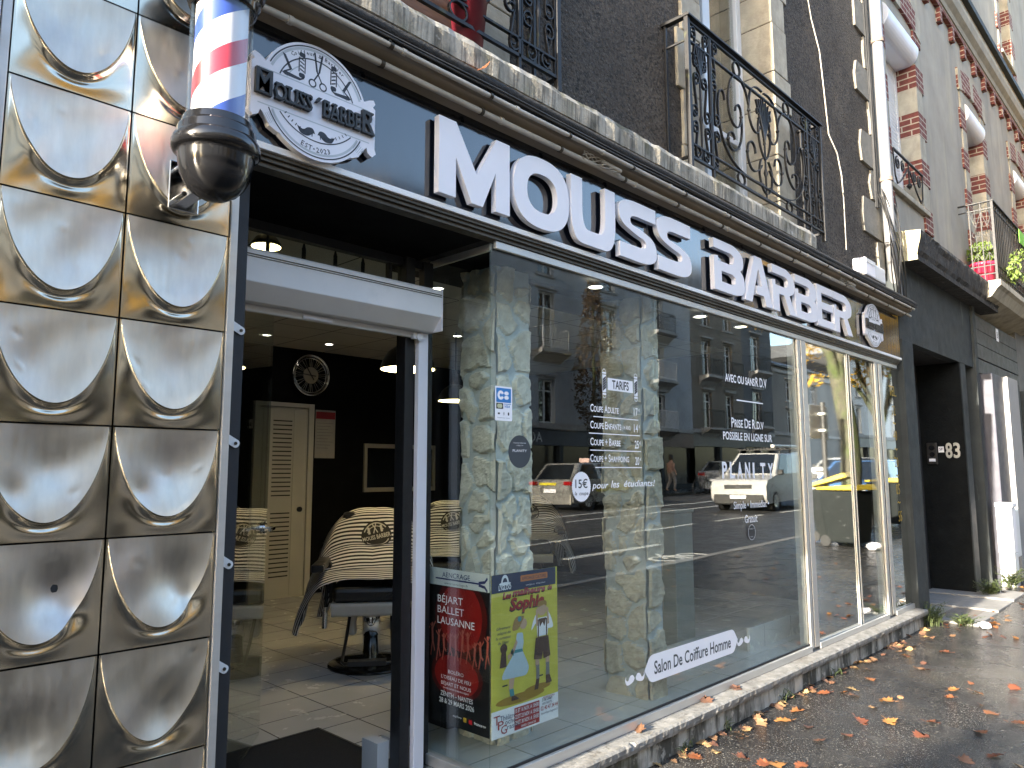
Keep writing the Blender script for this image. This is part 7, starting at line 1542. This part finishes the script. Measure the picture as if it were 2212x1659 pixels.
def crumple(name, label, cat, c, s, M_, seed):
    t = MB(); t.sphere((0,0,0), 1, 18, sq=(1,.7,.42)); rs_ = seed; t.v = [tuple(Vector(c)+Vector((v[0]*s, v[1]*s, v[2]*s))*(1+.5*noise.noise(Vector(v)*2.4+Vector((rs_,0,0))))+Vector((0,0,.42*s*.8))) for v in t.v]
    o = t.build(name, M_); return tag(o, label, cat)
c = P(2128, 1352, 'Z', .065); crumple('crumpled_tissue', 'crumpled white tissue lying on the wet pavement', 'litter', (c.x, c.y, gz(c.x, c.y)), .075, m_white, 3)
crumple('plastic_bag', 'white plastic bag lying on the pavement at the foot of the bins', 'litter', (12.7,-2.2,gz(12.7,-2.2)), .17, m_white, 9)

# ------------------------------------------------------------------ drain cover, slabs, weeds, leaves
dc = thing('drain_cover', 'rusty ribbed drain cover set in the pavement before the entrance of number 83', 'drain cover', (8.6,-.9,GZ(8.6))); c = P(2085, 1318, 'Z', .085); g = gz(c.x, c.y)
M = MB().box(c.x-.42,c.x+.42,c.y-.16,c.y+.16,g-.02,g+.004)
for k in range(14): M.box(c.x-.39+.06*k,c.x-.36+.06*k,c.y-.14,c.y+.14,g+.0041,g+.009)
M.build('grid', mat('rusty_iron', (.10,.075,.055), .75, var=.3, vs=12), dc)
sl_ = thing('stone_threshold', 'pale worn stone threshold slabs before the entrance of number 83', 'slab', (8,-.1,GZ(8)))
M = MB()
for (a, b) in ((7.15,7.95),(7.97,8.7),(8.72,9.4)): M.box(a, b, -.42, .46, 0, gz((a+b)/2, -.2)+.014)
M.build('slabs', mat('worn_slab', (.20,.195,.185), .6, var=.2, vs=5, bump=.4, bs=40), sl_, bevel=.008)
m_weed = mat('weed_green', (.05,.07,.022), .65, var=.4, vs=25, lay=[((.25,.22,.06), 9, .58, .7, .7)])
def weed(label, x, y, n, r, h, seed, cat='weed', frond=True):
    rs = random.Random(seed); g = gz(x, y); t = thing('weed_plant', label, cat, (x, y, g), 'weeds at the foot of the houses'); S, Lf = MB(), MB()
    for k in range(n):
        a = rs.uniform(0, 6.28); d = Vector((math.cos(a)*r*rs.uniform(.3,1), math.sin(a)*r*.7*rs.uniform(.3,1), h*rs.uniform(.4,1))); p0 = Vector((x+rs.gauss(0,.05), y+rs.gauss(0,.03), g)); pts = [p0+Vector((d.x*s*s, d.y*s*s, d.z*s*(1.35-.45*s))) for s in [i/6 for i in range(7)]]; S.tube(pts, [.0035,.003,.003,.0025,.002,.0015,.001], 4)
        for q in range(1, 7):
            u = (pts[q]-pts[q-1]).normalized(); sd = u.cross(Vector((rs.gauss(0,.3), rs.gauss(0,.3), 1))).normalized()
            for sg in (-1, 1):
                L = r*.22*(1.15-q/7)*rs.uniform(.7,1.3); e = pts[q]+(sd*sg+u*.5)*L; w_ = (e-pts[q]).cross(Vector((0,0,1))).normalized()*L*.22; Lf.add([pts[q], pts[q].lerp(e,.5)+w_, e, pts[q].lerp(e,.5)-w_], [(0,1,2,3)])
    S.build('stems', m_weed, t); Lf.build('leaves', m_weed, t)
weed('tall ferny weed at the far end of the stone sill', 6.93, -.10, 34, .24, .26, 3); weed('low weed spreading on the pavement past the end of the sill', 7.15, -.30, 22, .28, .13, 5)
weed('yellowish weed clump at the foot of the slate blue pier', 9.75, -.22, 40, .36, .28, 6); weed('dark weed clump in the corner of the entrance of number 83', 9.0, -.16, 30, .34, .20, 7); weed('green weed clump at the foot of the white utility cabinet', 10.15, -.42, 34, .34, .26, 8)
for i, (x, w_) in enumerate(((2.55,'nearest'),(3.05,'second'),(3.75,'third'),(4.6,'farthest'))): weed('small grass tuft at the foot of the stained wall, %s from the posters' % w_, x, -.06, 9, .07, .075, 20+i)
m_lf = [mat('orange_dead_leaf', (.22,.085,.028), .55, var=.3, vs=30, objrand=.35), mat('brown_dead_leaf', (.13,.065,.035), .6, var=.3, vs=30, objrand=.4), mat('pale_dead_leaf', (.30,.18,.08), .6, var=.3, vs=30, objrand=.3)]
def leaf_mesh(seed, M_):
    rs = random.Random(seed); half = [(0,-.50),(.05,-.36),(.20,-.40),(.16,-.26),(.38,-.20),(.30,-.08),(.44,.06),(.27,.10),(.32,.27),(.15,.25),(.10,.40),(0,.52)]
    out = [(x*(1+rs.uniform(-.12,.12)), y) for x, y in half]+[(-x*(1+rs.uniform(-.12,.12)), y) for x, y in half[-2:0:-1]]; n = len(out); M = MB(); cv, cw = rs.uniform(.15,.55), rs.uniform(-.25,.35)
    z = lambda x, y: cv*x*x*1.1 + cw*y*y*.6 + .03*math.sin(x*11+y*7+seed)+.015
    vs = [(0, -.5+i/6, z(0, -.5+i/6)) for i in range(7)]; k = len(vs); vs += [(x, y, z(x, y)) for x, y in out]
    for i in range(n):
        a, b = out[i], out[(i+1) % n]; ia = min(6, max(0, round((a[1]+.5)*6))); ib = min(6, max(0, round((b[1]+.5)*6)))
        M.f.append((ia, k+i, k+(i+1) % n)); M.mi.append(0); M.sm.append(True)
        if ib != ia: M.f.append((ia, k+(i+1) % n, ib)); M.mi.append(0); M.sm.append(True)
    M.v = vs; M.tube([(0,-.5,z(0,-.5)),(.03,-.72,z(0,-.5)+.05)], .010, 4); o = M.build('fallen_leaf', M_); return o
protos = [leaf_mesh(s, m_lf[s % 3]) for s in range(6)]
lab = {0: 'orange dead leaf lying flat on the wet pavement', 1: 'brown dead leaf lying on the wet pavement', 2: 'pale dry leaf lying on the wet pavement'}
rs = random.Random(12); used = set(); cnt = 0
def put_leaf(x, y, z, k, s, label, tilt=.15, grp='fallen leaves on the pavement'):
    o = protos[k]
    if k in used: o = o.copy(); COL.objects.link(o)
    used.add(k); o.matrix_basis = Matrix.Translation(Vector((x,y,z))) @ Matrix.Rotation(rs.uniform(0,6.28), 4, 'Z') @ Matrix.Rotation(rs.gauss(0,tilt), 4, 'X') @ Matrix.Rotation(rs.gauss(0,tilt), 4, 'Y') @ Matrix.Scale(s, 4); tag(o, label, 'leaf', grp)
def vis(x, y):
    d = Vector((x, y, gz(x, y)))-CAM; w_ = d.dot(FW)
    return w_ > .3 and d.dot(RT)/w_*FPX+CX < 2260 and -d.dot(UP)/w_*FPX+CY < 1700
lit_pix = [(1500,1640),(1605,1640),(1650,1652),(1730,1655),(1565,1560),(1680,1655),(1692,1560),(1720,1540),(1745,1572),(1845,1505),(1915,1515),(1922,1560),(2015,1560),(1880,1470),(1985,1445),(2000,1448),(2060,1490),(2110,1495),(2140,1540),(2190,1485),(1960,1420),(2040,1410),(1990,1590),(2085,1640),(2150,1630),(2120,1580),(2200,1560),(1830,1590),(1780,1500),(1860,1560)]
for px, py in lit_pix:
    c = P(px, py, 'Z', .035); k = rs.choice((0,3,0,3,1,2)); put_leaf(c.x, c.y, gz(c.x,c.y)+.006, k, rs.uniform(.075,.11), lab[k % 3])
while cnt < 200:
    r = rs.random()
    if r < .30: x, y = rs.uniform(2.0, 6.7), -.05-abs(rs.gauss(0,.10)); k = rs.choice((1,4,1,2,5))
    elif r < .50: x, y = rs.gauss(7.4,.5), rs.gauss(-.6,.35); k = rs.choice((0,3,0,1,4))
    elif r < .60: x, y = rs.uniform(9.0,10.6), rs.gauss(-.45,.18); k = rs.choice((0,3,1,2))
    else: x, y = rs.uniform(2.2,15), rs.uniform(-3.9,-.2); k = rs.choice((0,3,0,3,1,2,4,5))
    if y > -.04 or not (vis(x, y) or (x > 7 and r > .6)): continue
    put_leaf(x, y, gz(x,y)+.006, k, rs.uniform(.05,.085), lab[k % 3] if y < -.25 else ('brown dead leaf caught at the foot of the wall' if k % 3 == 1 else 'faded dead leaf caught at the foot of the wall'), .25, 'fallen leaves on the pavement' if y < -.25 else 'fallen leaves at the foot of the walls'); cnt += 1
for px, py, l_ in ((1040,1652,'curled brown leaf on the stone sill nearest the theatre poster'),(1350,1570,'upright curled leaf against the window rail on the sill'),(1497,1508,'flat brown leaf on the middle of the stone sill'),(1545,1478,'small dry leaf farthest along the stone sill')):
    c = P(px, py, 'Z', .207); put_leaf(c.x, max(-.07, min(-.0, c.y)), .209, 4, .10, l_, .35, None)
c = P(1042, 149, 'Y', -.14); put_leaf(c.x, -.145, 3.172, 0, .085, 'orange leaf caught in the netting over the sign', .5, None)
